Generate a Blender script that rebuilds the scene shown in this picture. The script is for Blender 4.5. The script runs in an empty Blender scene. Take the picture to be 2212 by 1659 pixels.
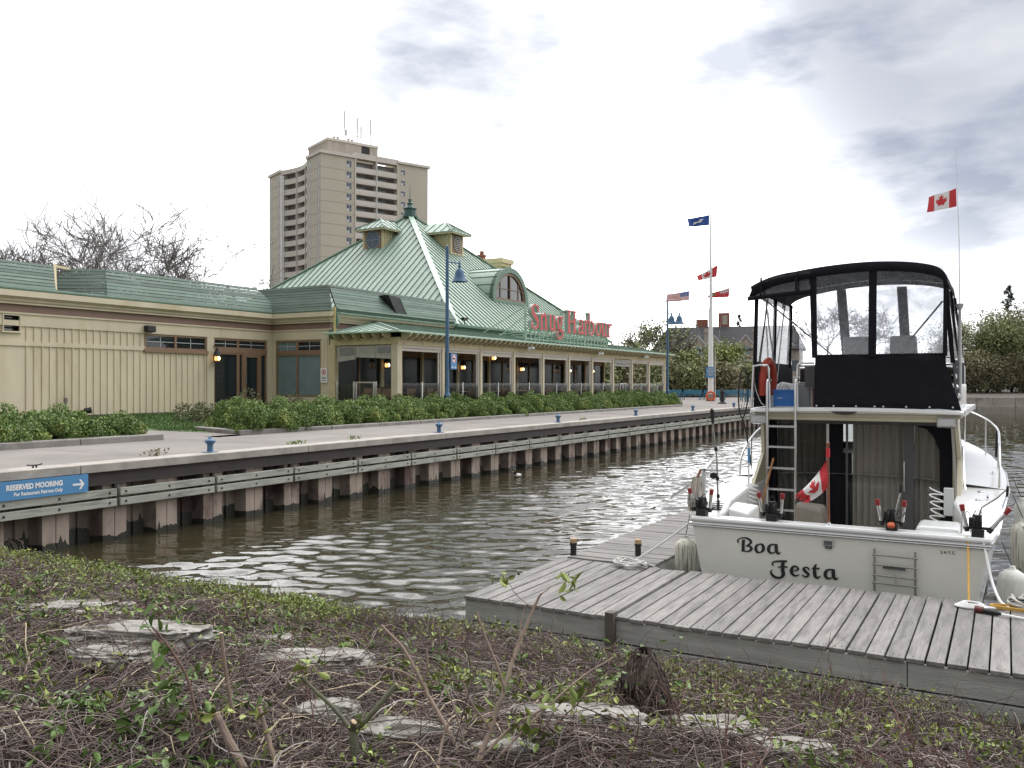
import bpy, bmesh, math, random
import numpy as np
from mathutils import Vector, Matrix, noise
S = bpy.context.scene
COL = S.collection
R = math.radians
PI = math.pi
# world frame: x runs along the quay away from the viewer, y across the basin to the left, z up, water at z = 0
TH = math.atan((2173 - 1106) / 1878.0)
CT, ST = math.cos(TH), math.sin(TH)

# ---------------------------------------------------------------- camera
cam = bpy.data.cameras.new('camera')
cam.sensor_width = 36
cam.lens = 1878 / 2212 * 36
cam.clip_end = 3000
co = bpy.data.objects.new('camera', cam)
COL.objects.link(co)
co.location = (0, 0, 3)
co.rotation_euler = (R(90), 0, TH - R(90))
S.camera = co
S.view_settings.view_transform = 'Standard'
S.view_settings.look = 'None'
S.view_settings.exposure = -0.15
S.view_settings.gamma = 1.0
S.cycles.use_denoising = True
S.cycles.max_bounces = 7
S.cycles.transparent_max_bounces = 24
S.cycles.caustics_reflective = False
S.cycles.caustics_refractive = False

# ---------------------------------------------------------------- sky
SUN_AZ, SUN_EL = 8.0, 42.0
W = bpy.data.worlds.new('World')
S.world = W
W.use_nodes = True
nt = W.node_tree
for n in list(nt.nodes):
    nt.nodes.remove(n)
def N(t, **k):
    n = nt.nodes.new(t)
    for a, b in k.items():
        setattr(n, a, b)
    return n
LK = nt.links.new
def mth(op, a, b=None, c=None):
    n = N('ShaderNodeMath', operation=op)
    for i, q in enumerate((a, b, c)):
        if q is None: continue
        if isinstance(q, (int, float)): n.inputs[i].default_value = q
        else: LK(q, n.inputs[i])
    return n.outputs[0]
out = N('ShaderNodeOutputWorld')
sky = N('ShaderNodeTexSky', sky_type='NISHITA', sun_disc=False)
sky.sun_elevation = R(SUN_EL)
sky.sun_rotation = R(90 - SUN_AZ)
b_sky = N('ShaderNodeBackground')
b_sky.inputs['Strength'].default_value = 0.1
LK(sky.outputs[0], b_sky.inputs['Color'])
tc = N('ShaderNodeTexCoord')
def blob(d, lo, hi):
    v = Vector(d).normalized()
    n = N('ShaderNodeVectorMath', operation='DOT_PRODUCT')
    n.inputs[1].default_value = v
    LK(tc.outputs['Generated'], n.inputs[0])
    m = N('ShaderNodeMapRange', interpolation_type='SMOOTHSTEP')
    LK(n.outputs['Value'], m.inputs[0])
    m.inputs[1].default_value = lo
    m.inputs[2].default_value = hi
    return m.outputs[0]
mp = N('ShaderNodeMapping')
mp.inputs['Scale'].default_value = (2.9, 2.9, 8.5)
mp.inputs['Location'].default_value = (0.35, 0.1, 0.2)
LK(tc.outputs['Generated'], mp.inputs[0])
cn = N('ShaderNodeTexNoise')
cn.inputs['Scale'].default_value = 1.5
cn.inputs['Detail'].default_value = 7
cn.inputs['Roughness'].default_value = 0.56
LK(mp.outputs[0], cn.inputs['Vector'])
def skydir(x, y):
    a, b = (x - 1106) / 1878, (829.5 - y) / 1878
    return (CT + a * ST, ST - a * CT, b)
m_right = blob(skydir(2350, -230), 0.885, 0.985)
m_mid = blob(skydir(1000, 120), 0.968, 0.999)
m_low = blob(skydir(2080, 520), 0.9955, 0.9999)
m_all = mth('MAXIMUM', m_right, mth('MULTIPLY', m_mid, 0.85))
m_all = mth('MAXIMUM', m_all, mth('MULTIPLY', blob(skydir(1650, -20), 0.955, 0.998), 0.75))
m_all = mth('MAXIMUM', m_all, mth('MULTIPLY', m_low, 0.65))
m_all = mth('MAXIMUM', m_all, mth('MULTIPLY', blob(skydir(60, 470), 0.975, 0.999), 0.4))
m_all = mth('MAXIMUM', m_all, mth('MULTIPLY', blob(skydir(1250, 60), 0.965, 0.998), 0.55))
g = mth('MULTIPLY_ADD', cn.outputs[0], 3.3, -1.12)
g = mth('MINIMUM', mth('MAXIMUM', g, 0.0), 1.0)
g = mth('MULTIPLY', g, m_all)
# plain broad unevenness of the overcast
cn2 = N('ShaderNodeTexNoise')
cn2.inputs['Scale'].default_value = 1.1
cn2.inputs['Detail'].default_value = 4
LK(mp.outputs[0], cn2.inputs['Vector'])
g2 = mth('MULTIPLY_ADD', cn2.outputs[0], 5.0, -1.9)
g2 = mth('MINIMUM', mth('MAXIMUM', g2, 0.0), 1.0)
g2 = mth('MULTIPLY', mth('MULTIPLY', g2, m_all), 0.6)
g = mth('MAXIMUM', g, g2)
mix = N('ShaderNodeMix', data_type='RGBA')
LK(g, mix.inputs['Factor'])
# the cloud is brightest where the sun stands behind it, ahead of the viewer
sv = (math.cos(R(SUN_AZ)) * math.cos(R(SUN_EL)), math.sin(R(SUN_AZ)) * math.cos(R(SUN_EL)), math.sin(R(SUN_EL)))
st = mth('MULTIPLY_ADD', cn2.outputs[0], 0.2, 0.74)
st = mth('MULTIPLY_ADD', blob(sv, -0.1, 0.97), 2.0, st)
st = mth('MULTIPLY_ADD', blob(sv, 0.55, 0.99), 3.6, st)
wv = N('ShaderNodeVectorMath', operation='SCALE')
wv.inputs[0].default_value = (1.0, 1.0, 1.015)
LK(st, wv.inputs['Scale'])
wb = N('ShaderNodeMix', data_type='RGBA')                      # thinner, less glaring cloud around the grey patches
LK(m_all, wb.inputs['Factor'])
LK(wv.outputs[0], wb.inputs[6])
wb.inputs[7].default_value = (.99, 1.0, 1.03, 1)
LK(wb.outputs[2], mix.inputs[6])
mix.inputs[7].default_value = (0.44, 0.495, 0.63, 1)
b_cl = N('ShaderNodeBackground')
LK(mix.outputs[2], b_cl.inputs['Color'])

ms = N('ShaderNodeMixShader')
ms.inputs[0].default_value = 0.92
LK(b_sky.outputs[0], ms.inputs[1])
LK(b_cl.outputs[0], ms.inputs[2])
LK(ms.outputs[0], out.inputs['Surface'])

# ---------------------------------------------------------------- sun behind the cloud
sl = bpy.data.lights.new('sun', 'SUN')
sl.energy = 0.5
sl.angle = R(20)
sl.color = (1.0, 0.96, 0.9)
so = bpy.data.objects.new('sun', sl)
COL.objects.link(so)
so.rotation_euler = Vector((-math.cos(R(SUN_AZ)) * math.cos(R(SUN_EL)), -math.sin(R(SUN_AZ)) * math.cos(R(SUN_EL)), -math.sin(R(SUN_EL)))).to_track_quat('-Z', 'Y').to_euler()

# ---------------------------------------------------------------- helpers
def mat(name, col, rough=0.65, var=0.12, scale=3.0, stretch=(1, 1, 1), bump=0.0, bscale=40.0, metal=0.0, col2=None, t2=(0.5, 0.65), s2=2.0, st2=(1, 1, 1), island=0.0, spec=0.5, coat=0.0, emit=0.0, trans=False, bstretch=None):
    m = bpy.data.materials.new(name)
    m.use_nodes = True
    t = m.node_tree
    p = t.nodes['Principled BSDF']
    p.inputs['Roughness'].default_value = rough
    p.inputs['Metallic'].default_value = metal
    p.inputs['Specular IOR Level'].default_value = spec
    p.inputs['Coat Weight'].default_value = coat
    def nn(ty, **k):
        n = t.nodes.new(ty)
        for a, b in k.items(): setattr(n, a, b)
        return n
    lk = t.links.new
    tc = nn('ShaderNodeTexCoord')
    def nz(sc, stc, det=5, rg=0.6):
        mpn = nn('ShaderNodeMapping')
        mpn.inputs['Scale'].default_value = stc
        lk(tc.outputs['Object'], mpn.inputs[0])
        n = nn('ShaderNodeTexNoise')
        n.inputs['Scale'].default_value = sc
        n.inputs['Detail'].default_value = det
        n.inputs['Roughness'].default_value = rg
        lk(mpn.outputs[0], n.inputs['Vector'])
        return n.outputs[0]
    c = None
    def rgb(x): return (x[0], x[1], x[2], 1)
    if col2 is not None:
        r = nn('ShaderNodeMapRange')
        lk(nz(s2, st2), r.inputs[0])
        r.inputs[1].default_value, r.inputs[2].default_value = t2
        mx = nn('ShaderNodeMix', data_type='RGBA')
        lk(r.outputs[0], mx.inputs['Factor'])
        mx.inputs[6].default_value = rgb(col)
        mx.inputs[7].default_value = rgb(col2)
        c = mx.outputs[2]
    f = None
    if var > 0:
        r = nn('ShaderNodeMapRange')
        lk(nz(scale, stretch), r.inputs[0])
        r.inputs[1].default_value, r.inputs[2].default_value = 0.3, 0.7
        r.inputs[3].default_value, r.inputs[4].default_value = 1 - var, 1 + var
        f = r.outputs[0]
    if island > 0:
        gi = nn('ShaderNodeNewGeometry')
        r = nn('ShaderNodeMapRange')
        lk(gi.outputs['Random Per Island'], r.inputs[0])
        r.inputs[3].default_value, r.inputs[4].default_value = 1 - island, 1 + island
        if f is None: f = r.outputs[0]
        else:
            q = nn('ShaderNodeMath', operation='MULTIPLY')
            lk(f, q.inputs[0]); lk(r.outputs[0], q.inputs[1])
            f = q.outputs[0]
    if f is not None:
        vm = nn('ShaderNodeVectorMath', operation='SCALE')
        if c is None: vm.inputs[0].default_value = col
        else: lk(c, vm.inputs[0])
        lk(f, vm.inputs['Scale'])
        c = vm.outputs[0]
    if c is None: p.inputs['Base Color'].default_value = rgb(col)
    else: lk(c, p.inputs['Base Color'])
    if bump > 0:
        b = nn('ShaderNodeBump')
        b.inputs['Strength'].default_value = bump
        b.inputs['Distance'].default_value = 0.02
        lk(nz(bscale, bstretch or stretch, 4), b.inputs['Height'])
        lk(b.outputs[0], p.inputs['Normal'])
    if emit > 0:
        p.inputs['Emission Color'].default_value = rgb(col)
        p.inputs['Emission Strength'].default_value = emit
    return m

class MB:
    def __init__(s):
        s.v = []; s.f = []; s.m = []; s.k = 0
    def add(s, vs, fs):
        o = len(s.v)
        s.v += [tuple(p) for p in vs]
        for q in fs:
            s.f.append([i + o for i in q]); s.m.append(s.k)
        return s
    def mi(s, k):
        s.k = k; return s
    def poly(s, pts):
        return s.add(pts, [list(range(len(pts)))])
    def box(s, x0, x1, y0, y1, z0, z1):
        v = [(x, y, z) for x in (x0, x1) for y in (y0, y1) for z in (z0, z1)]
        return s.add(v, [(0, 1, 3, 2), (4, 6, 7, 5), (0, 4, 5, 1), (2, 3, 7, 6), (0, 2, 6, 4), (1, 5, 7, 3)])
    def hexa(s, b, t):
        v = list(b) + list(t)
        return s.add(v, [(3, 2, 1, 0), (4, 5, 6, 7), (0, 1, 5, 4), (1, 2, 6, 5), (2, 3, 7, 6), (3, 0, 4, 7)])
    def bar(s, p, q, w, h, up=(0, 0, 1)):
        p = Vector(p); q = Vector(q); d = (q - p).normalized(); up = Vector(up)
        sd = d.cross(up)
        if sd.length < 1e-4: sd = d.cross(Vector((1, 0, 0)))
        sd.normalize(); u = sd.cross(d)
        a, b = sd * w / 2, u * h / 2
        return s.hexa([p - a - b, p + a - b, p + a + b, p - a + b], [q - a - b, q + a - b, q + a + b, q - a + b])
    def prism(s, pts, vec):
        n = len(pts); vec = Vector(vec)
        v = [Vector(p) for p in pts] + [Vector(p) + vec for p in pts]
        return s.add(v, [list(range(n))[::-1], list(range(n, 2 * n))] + [(i, (i + 1) % n, n + (i + 1) % n, n + i) for i in range(n)])
    def tube(s, pts, r, n=8, cap=True, closed=False):
        pts = [Vector(p) for p in pts]; L = len(pts)
        rs = r if isinstance(r, (list, tuple)) else [r] * L
        v = []; prev = None
        for i, p in enumerate(pts):
            if closed: d = pts[(i + 1) % L] - pts[i - 1]
            else: d = pts[min(i + 1, L - 1)] - pts[max(i - 1, 0)]
            d.normalize()
            if prev is None:
                a = d.cross(Vector((0, 0, 1)))
                if a.length < 1e-3: a = d.cross(Vector((1, 0, 0)))
            else:
                a = prev - d * prev.dot(d)
            a.normalize(); prev = a; b = d.cross(a)
            for j in range(n):
                t = 2 * PI * j / n
                v.append(p + (a * math.cos(t) + b * math.sin(t)) * rs[i])
        f = []
        for i in range(L if closed else L - 1):
            i2 = (i + 1) % L
            for j in range(n):
                f.append((i * n + j, i * n + (j + 1) % n, i2 * n + (j + 1) % n, i2 * n + j))
        if cap and not closed:
            f.append(list(range(n))[::-1]); f.append([(L - 1) * n + j for j in range(n)])
        return s.add(v, f)
    def lathe(s, prof, c=(0, 0, 0), n=16, ax=(0, 0, 1), seg=None):
        ax = Vector(ax).normalized(); c = Vector(c)
        a = ax.cross(Vector((1, 0, 0)))
        if a.length < 1e-3: a = ax.cross(Vector((0, 1, 0)))
        a.normalize(); b = ax.cross(a)
        v = []
        for r, z in prof:
            for j in range(n):
                t = 2 * PI * j / n
                v.append(c + ax * z + (a * math.cos(t) + b * math.sin(t)) * r)
        f = []
        for i in range(len(prof) - 1):
            for j in range(n):
                f.append((i * n + j, i * n + (j + 1) % n, (i + 1) * n + (j + 1) % n, (i + 1) * n + j))
        f.append(list(range(n))[::-1]); f.append([(len(prof) - 1) * n + j for j in range(n)])
        return s.add(v, f)
    def sheet(s, g):
        nr, nc = len(g), len(g[0])
        v = [p for row in g for p in row]
        return s.add(v, [(i * nc + j, i * nc + j + 1, (i + 1) * nc + j + 1, (i + 1) * nc + j) for i in range(nr - 1) for j in range(nc - 1)])
    def build(s, name, mats, parent=None, smooth=0.6, bevel=0.0, local=False, solid=0.0):
        me = bpy.data.meshes.new(name)
        off = Vector((0, 0, 0))
        q = parent
        while q is not None and not local:
            off = off + Vector(q.location); q = q.parent
        me.from_pydata([(p[0] - off.x, p[1] - off.y, p[2] - off.z) for p in s.v], [], s.f)
        mats = mats if isinstance(mats, (list, tuple)) else [mats]
        for q in mats: me.materials.append(q)
        if len(mats) > 1: me.polygons.foreach_set('material_index', s.m)
        me.update()
        if smooth:
            me.polygons.foreach_set('use_smooth', [True] * len(me.polygons))
            me.set_sharp_from_angle(angle=smooth)
        o = bpy.data.objects.new(name, me)
        COL.objects.link(o)
        if parent is not None: o.parent = parent
        if bevel:
            b = o.modifiers.new('bevel', 'BEVEL'); b.width = bevel; b.segments = 2; b.limit_method = 'ANGLE'
        if solid:
            b = o.modifiers.new('solid', 'SOLIDIFY'); b.thickness = solid
        return o

def tag(o, label=None, cat=None, group=None, kind=None):
    if label: o['label'] = label
    if cat: o['category'] = cat
    if group: o['group'] = group
    if kind: o['kind'] = kind
    return o
def thing(name, label, cat, loc=(0, 0, 0), rz=0, group=None):
    o = bpy.data.objects.new(name, None)
    o.empty_display_size = 0.1
    COL.objects.link(o)
    o.location = loc; o.rotation_euler = (0, 0, rz)
    return tag(o, label, cat, group)
def dup(root, loc, rz=None, label=None, scale=None):
    def cp(o, par):
        c = o.copy(); COL.objects.link(c); c.parent = par
        for ch in o.children: cp(ch, c)
        return c
    r = cp(root, None)
    r.location = loc
    if rz is not None: r.rotation_euler = (0, 0, rz)
    if label: r['label'] = label
    if scale: r.scale = scale
    return r
def npmesh(name, V, F, m, parent=None, smooth=False):
    me = bpy.data.meshes.new(name)
    V = np.asarray(V, dtype=np.float32); F = np.asarray(F, dtype=np.int32)
    k = F.shape[1]
    me.vertices.add(len(V)); me.vertices.foreach_set('co', V.ravel())
    me.loops.add(F.size); me.loops.foreach_set('vertex_index', F.ravel())
    me.polygons.add(len(F)); me.polygons.foreach_set('loop_start', np.arange(0, F.size, k, dtype=np.int32))
    me.polygons.foreach_set('loop_total', np.full(len(F), k, dtype=np.int32))
    ms = m if isinstance(m, (list, tuple)) else [m]
    for q in ms: me.materials.append(q)
    me.update(calc_edges=True)
    if smooth: me.polygons.foreach_set('use_smooth', [True] * len(F))
    o = bpy.data.objects.new(name, me)
    COL.objects.link(o)
    if parent is not None:
        o.parent = parent
    return o
def leaves(C, size, rng, flat=0.0, asp=0.55, up=None):
    """one leaf-shaped quad per centre, turned at random"""
    C = np.asarray(C); n = len(C)
    a = rng.normal(size=(n, 3)); a[:, 2] *= (1 - flat)
    if up is not None: a = a + np.asarray(up)
    a /= np.linalg.norm(a, axis=1)[:, None]
    b = rng.normal(size=(n, 3)); b[:, 2] *= (1 - flat)
    b -= a * (a * b).sum(1)[:, None]; b /= np.linalg.norm(b, axis=1)[:, None]
    sz = size * rng.uniform(0.6, 1.4, n)[:, None]
    v = np.stack([C - a * sz * .5, C + b * sz * .5 * asp, C + a * sz * .5, C - b * sz * .5 * asp], 1).reshape(-1, 3)
    return v, np.arange(4 * n).reshape(n, 4)
def leaves6(C, size, rng, flat=0.0, asp=0.6, up=None):
    """pointed, slightly cupped leaf blades of six corners"""
    C = np.asarray(C); n = len(C)
    a = rng.normal(size=(n, 3)); a[:, 2] *= (1 - flat)
    if up is not None: a = a + np.asarray(up)
    a /= np.linalg.norm(a, axis=1)[:, None]
    b = rng.normal(size=(n, 3)); b -= a * (a * b).sum(1)[:, None]; b /= np.linalg.norm(b, axis=1)[:, None]
    c = np.cross(a, b); sz = size * rng.uniform(.55, 1.45, n)[:, None]; w = asp * rng.uniform(.75, 1.2, n)[:, None]
    P = lambda s, t, h: C + sz * (a * s + b * t * w + c * h)
    v = np.stack([P(-.5, 0, 0), P(-.2, .36, .1), P(.15, .32, .12), P(.55, 0, -.08), P(.15, -.32, .12), P(-.2, -.36, .1)], 1).reshape(-1, 3)
    i = np.arange(n)[:, None] * 6
    return v, np.concatenate([i + np.array([0, 1, 2, 3]), i + np.array([0, 3, 4, 5])])
def tubes(P, Rr, n=3):
    """many tubes at once: P (N,K,3) centre lines, Rr (N,K) radii"""
    P = np.asarray(P, float); Nn, K, _ = P.shape
    d = np.empty_like(P)
    d[:, 1:-1] = P[:, 2:] - P[:, :-2]; d[:, 0] = P[:, 1] - P[:, 0]; d[:, -1] = P[:, -1] - P[:, -2]
    d /= np.linalg.norm(d, axis=2)[:, :, None] + 1e-9
    ref = np.where(np.abs(d[:, :, 2:3]) > 0.9, np.array([1., 0, 0]), np.array([0, 0, 1.]))
    a = np.cross(d, ref); a /= np.linalg.norm(a, axis=2)[:, :, None] + 1e-9
    b = np.cross(d, a)
    t = 2 * np.pi * np.arange(n) / n
    v = P[:, :, None, :] + (a[:, :, None, :] * np.cos(t)[None, None, :, None] + b[:, :, None, :] * np.sin(t)[None, None, :, None]) * np.asarray(Rr)[:, :, None, None]
    i = np.arange(Nn)[:, None, None] * K * n + np.arange(K - 1)[None, :, None] * n
    j = np.arange(n)[None, None, :]; j2 = (j + 1) % n
    f = np.stack([i + j, i + j2, i + n + j2, i + n + j], -1).reshape(-1, 4)
    return v.reshape(-1, 3), f
def spline(pts, k=6, closed=False):
    P = [Vector(p) for p in pts]; o = []; L = len(P)
    for i in range(L if closed else L - 1):
        if closed: p0, p1, p2, p3 = P[i - 1], P[i], P[(i + 1) % L], P[(i + 2) % L]
        else: p0, p1, p2, p3 = P[max(i - 1, 0)], P[i], P[i + 1], P[min(i + 2, L - 1)]
        for j in range(k):
            t = j / k
            o.append(0.5 * ((2 * p1) + (p2 - p0) * t + (2 * p0 - 5 * p1 + 4 * p2 - p3) * t * t + (3 * p1 - p0 - 3 * p2 + p3) * t ** 3))
    if not closed: o.append(P[-1])
    return o
def textmesh(body, size, bold=0.0, align='LEFT'):
    """vertices and faces of upright lettering in the xy plane"""
    cu = bpy.data.curves.new('lettering', 'FONT')
    cu.body = body; cu.size = size; cu.offset = bold; cu.align_x = align; cu.resolution_u = 3
    o = bpy.data.objects.new('lettering', cu); COL.objects.link(o)
    bpy.context.view_layer.update()
    me = bpy.data.meshes.new_from_object(o.evaluated_get(bpy.context.evaluated_depsgraph_get()))
    v = [tuple(q.co) for q in me.vertices]; f = [list(q.vertices) for q in me.polygons]
    bpy.data.objects.remove(o); bpy.data.curves.remove(cu); bpy.data.meshes.remove(me)
    return v, f
def lettering(mb, body, size, org, right, up, bold=0.0, wide=1.0):
    v, f = textmesh(body, size, bold)
    org, right, up = Vector(org), Vector(right), Vector(up)
    mb.add([org + right * p[0] * wide + up * p[1] for p in v], f)

# ---------------------------------------------------------------- materials
M = {}
def dm(k, *a, **b): M[k] = mat(k, *a, **b)
dm('cream', (.6, .528, .385), .7, .07, 1.2, stretch=(1, 1, .3), col2=(.44, .37, .22), t2=(.56, .8), s2=.9, st2=(1, 1, .25))
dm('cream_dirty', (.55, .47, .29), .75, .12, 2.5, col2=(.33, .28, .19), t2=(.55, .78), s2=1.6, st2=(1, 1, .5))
dm('frieze', (.215, .14, .11), .7, .08)
dm('frame', (.235, .148, .092), .6, .12, 6)
dm('glass', (.014, .02, .024), .04, 0, spec=.7)
dm('glass_pale', (.17, .24, .25), .12, .1, 1.5, spec=.6)
dm('muntin', (.55, .56, .56), .5, 0)
dm('slat', (.092, .135, .106), .75, .2, 2.2, stretch=(.4, .4, 3), island=.32)
dm('gutter', (.12, .195, .14), .5, .15, 3)
dm('roof', (.3, .385, .315), .5, .08, .7, col2=(.255, .33, .265), t2=(.5, .75), s2=.5)
dm('seam', (.1, .165, .12), .5, .1)  # darker than the roof: the ribs' shading is put into the colour
dm('flash', (.36, .49, .38), .45, .06)
dm('corbel', (.58, .5, .33), .75, .15, 3)
dm('dark', (.02, .02, .022), .7, .2)
dm('black', (.012, .012, .013), .5, .1)
dm('interior', (.06, .05, .042), .8, .2)
dm('blind', (.6, .55, .48), .8, .06, 3)
dm('canvas_grey', (.42, .4, .37), .85, .15, 5)
dm('alu', (.55, .55, .55), .32, .06, metal=.75)
dm('steel', (.62, .62, .62), .18, .04, metal=.95)
dm('chrome', (.7, .7, .7), .12, 0, metal=1)
dm('blue', (.05, .125, .22), .45, .12, 6, col2=(.03, .09, .17), t2=(.55, .75), s2=5)
dm('teal', (.03, .15, .23), .5, .12, 4)
dm('sign_blue', (.075, .24, .46), .5, .05)
dm('white', (.78, .78, .77), .5, .05)
dm('white_gloss', (.8, .8, .79), .18, .03, 2, coat=.3)
dm('concrete', (.205, .184, .167), .85, .12, .8, col2=(.16, .143, .13), t2=(.45, .7), s2=.35, bump=.15, bscale=60)
dm('cap', (.36, .33, .295), .9, .16, 3, col2=(.22, .2, .18), t2=(.5, .75), s2=1.2, bump=.3, bscale=25)
dm('waler', (.045, .034, .032), .7, .25, 2)
dm('stone', (.23, .215, .2), .9, .22, 3, bump=.5, bscale=14)
dm('lawn', (.075, .13, .035), .9, .3, 9)
dm('soil', (.06, .048, .036), .95, .3, 6)
dm('leaf', (.145, .22, .055), .6, .25, 1.3, island=.38, col2=(.25, .27, .065), t2=(.52, .7), s2=1.1)
dm('leaf_red', (.115, .12, .05), .6, .25, 1.3, island=.35)
dm('leaf_spring', (.22, .26, .075), .6, .25, .3, island=.35)
dm('leaf_far', (.225, .25, .11), .7, .3, .2, island=.35)
dm('leaf_brown', (.24, .22, .125), .7, .25, .2, island=.35)
dm('leaf_dark', (.045, .065, .04), .7, .3, .2, island=.3)
dm('bark', (.1, .085, .075), .9, .3, 4)
dm('bark_light', (.17, .15, .14), .9, .25, 3)
dm('brick', (.25, .095, .06), .85, .2, 6)
dm('shingle', (.036, .036, .044), .8, .2, 1)
dm('stucco', (.4, .36, .31), .85, .1, .5)
dm('tower', (.5, .465, .375), .85, .06, .1, stretch=(1, 1, .3))
dm('tower_dark', (.4, .355, .295), .85, .08, .2)
dm('tower_pale', (.6, .56, .5), .85, .08, .2)
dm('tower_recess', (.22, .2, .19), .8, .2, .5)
dm('lamp_glow', (1, .5, .16), .5, 0, emit=2.0)
dm('lamp_core', (1, .8, .45), .5, 0, emit=8.0)
dm('wicker', (.12, .075, .045), .8, .2, 30)
dm('red', (.58, .018, .022), .45, .1)
dm('letter_side', (.33, .38, .33), .55, .05)
# ---------------------------------------------------------------- water
def water_mat():
    m = bpy.data.materials.new('water'); m.use_nodes = True
    t = m.node_tree; p = t.nodes['Principled BSDF']
    p.inputs['Base Color'].default_value = (.035, .03, .016, 1)
    p.inputs['Roughness'].default_value = .025
    p.inputs['IOR'].default_value = 1.38
    tc = t.nodes.new('ShaderNodeTexCoord')
    hs = None
    # crests lie across the basin, seen end to end from the bank
    for ang, sc, stx, sty, det, w, loc in ((TH - R(3), 1.0, 1.5, .55, 1.5, 1.0, 0), (TH + R(14), 1.0, 3.6, 1.7, 1.0, .38, 7), (TH - R(20), 1.0, 9.0, 4.5, 1.0, .05, 3)):
        r = t.nodes.new('ShaderNodeMapping'); r.vector_type = 'TEXTURE'
        r.inputs['Rotation'].default_value = (0, 0, ang)
        t.links.new(tc.outputs['Object'], r.inputs[0])
        q = t.nodes.new('ShaderNodeMapping'); q.inputs['Scale'].default_value = (stx, sty, 1); q.inputs['Location'].default_value = (loc, loc, 0)
        t.links.new(r.outputs[0], q.inputs[0])
        n = t.nodes.new('ShaderNodeTexNoise'); n.inputs['Scale'].default_value = sc; n.inputs['Detail'].default_value = det; n.inputs['Roughness'].default_value = .45
        n.inputs['Distortion'].default_value = .5
        t.links.new(q.outputs[0], n.inputs['Vector'])
        f = t.nodes.new('ShaderNodeMath'); f.operation = 'MULTIPLY_ADD'; f.inputs[1].default_value = w
        t.links.new(n.outputs[0], f.inputs[0])
        if hs is not None: t.links.new(hs, f.inputs[2])
        else: f.inputs[2].default_value = 0
        hs = f.outputs[0]
    b = t.nodes.new('ShaderNodeBump'); b.inputs['Strength'].default_value = 1; b.inputs['Distance'].default_value = .035
    t.links.new(hs, b.inputs['Height']); t.links.new(b.outputs[0], p.inputs['Normal'])
    return m
M['water'] = water_mat()
def water_grid():
    xs = [6.3]
    while xs[-1] < 118.6: xs.append(xs[-1] + .04 * max(1, xs[-1] / 10))
    ys = []; y = 15.25
    while y > -46: ys.append(y); y -= .055 if y > 4 else .11
    X, Y = np.meshgrid(np.array(xs), np.array(ys), indexing='ij')
    rg = np.random.default_rng(2); Z = np.zeros_like(X)
    sp = np.maximum(.04 * np.maximum(1, X / 10), .055)
    for i in range(72):
        lam = .15 * (.85 / .15) ** rg.random(); th = TH + rg.normal(-.02, .42); ph = rg.uniform(0, 2 * np.pi); k = 2 * np.pi / lam
        slope = .029 if lam > .4 else .026
        q = k * (X * np.cos(th) + Y * np.sin(th)) + ph + .9 * np.sin(.35 * X * np.sin(th) - .35 * Y * np.cos(th) + ph)
        Z += slope / k * np.sin(q) * np.clip((lam / sp - 2.2) / 2, 0, 1)
    Z *= .75 + .35 * np.sin(.21 * X + .33 * Y) * np.sin(.17 * X - .4 * Y + 1)      # calmer and livelier patches
    Z *= np.clip((15.3 - Y) / 4, .3, 1)
    nr, nc = X.shape
    idx = np.arange(nr * nc).reshape(nr, nc)
    F = np.stack([idx[:-1, :-1], idx[1:, :-1], idx[1:, 1:], idx[:-1, 1:]], -1).reshape(-1, 4)[:, ::-1]
    V = np.stack([X, Y, Z], -1).reshape(-1, 3)
    b = len(V)
    ext = np.array([(-60, -260, -.04), (300, -260, -.04), (300, -45.9, -.04), (-60, -45.9, -.04), (-60, -45.9, -.04), (6.3, -45.9, -.04), (6.3, 15.2, -.04), (-60, 15.2, -.04)])
    return npmesh('water', np.concatenate([V, ext]), np.concatenate([F, [[b, b + 1, b + 2, b + 3], [b + 4, b + 5, b + 6, b + 7]]]), M['water'], None, True)
tag(water_grid(), kind='structure')

# ---------------------------------------------------------------- ground behind the quay, rising beyond the basin
def land_h(x, y):
    h = 1.44
    a = min(max((x - 92) / 45, 0), 1)
    h += 2.4 * a * a * (3 - 2 * a) * min(max((y - 14) / 14, 0), 1)
    h += .5 * min(max((x - 121) / 30, 0), 1)
    b = min(max((y - 28.6) / 1.2, 0), 1) * min(max((31 - x) / 3, 0), 1)
    return h + .3 * b
xs = list(range(-80, 10, 15)) + list(range(10, 118, 6)) + [118.4, 122, 128, 136, 146, 160, 200, 300, 500, 900, 1600]
ys = [15.1, 16, 20, 24, 28.5, 29.2, 29.9, 33, 40, 50, 60, 80, 120, 200, 400, 800, 1500]
g = MB().sheet([[(x, y, land_h(x, y)) for y in ys] for x in xs])
xs2 = [118.4, 122, 128, 136, 146, 160, 200, 300, 500, 900, 1600]
ys2 = [-1500, -600, -300, -150, -80, -40, -20, -5, 5, 15.1]
g.sheet([[(x, y, land_h(x, y)) for y in ys2] for x in xs2])
tag(g.build('ground', M['soil'], smooth=0), kind='structure')
g = MB()
for x0, x1, y0, y1 in ((-30, 17.2, 15.35, 19.9), (17.2, 51, 15.35, 19.3), (51, 112, 15.35, 34), (15.9, 18.8, 19.9, 29.4)):
    g.poly([(x0, y0, 1.5), (x1, y0, 1.5), (x1, y1, 1.5), (x0, y1, 1.5)])
tag(g.build('promenade', M['concrete'], smooth=0), kind='structure')
g = MB()
for x in range(-24, 110, 4):                                   # expansion joints
    g.box(x, x + .03, 15.4, 19.2 if x < 51 else 33, 1.496, 1.503)
tag(g.build('paving_joints', M['stone'], smooth=0), kind='structure')
g = MB().sheet([[(x, y, 1.5 + .28 * min(max((y - 24) / 5.4, 0), 1)) for y in (20.2, 24, 26, 28, 29.9)] for x in (18.7, 20, 22, 25, 29.9)])
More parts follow.
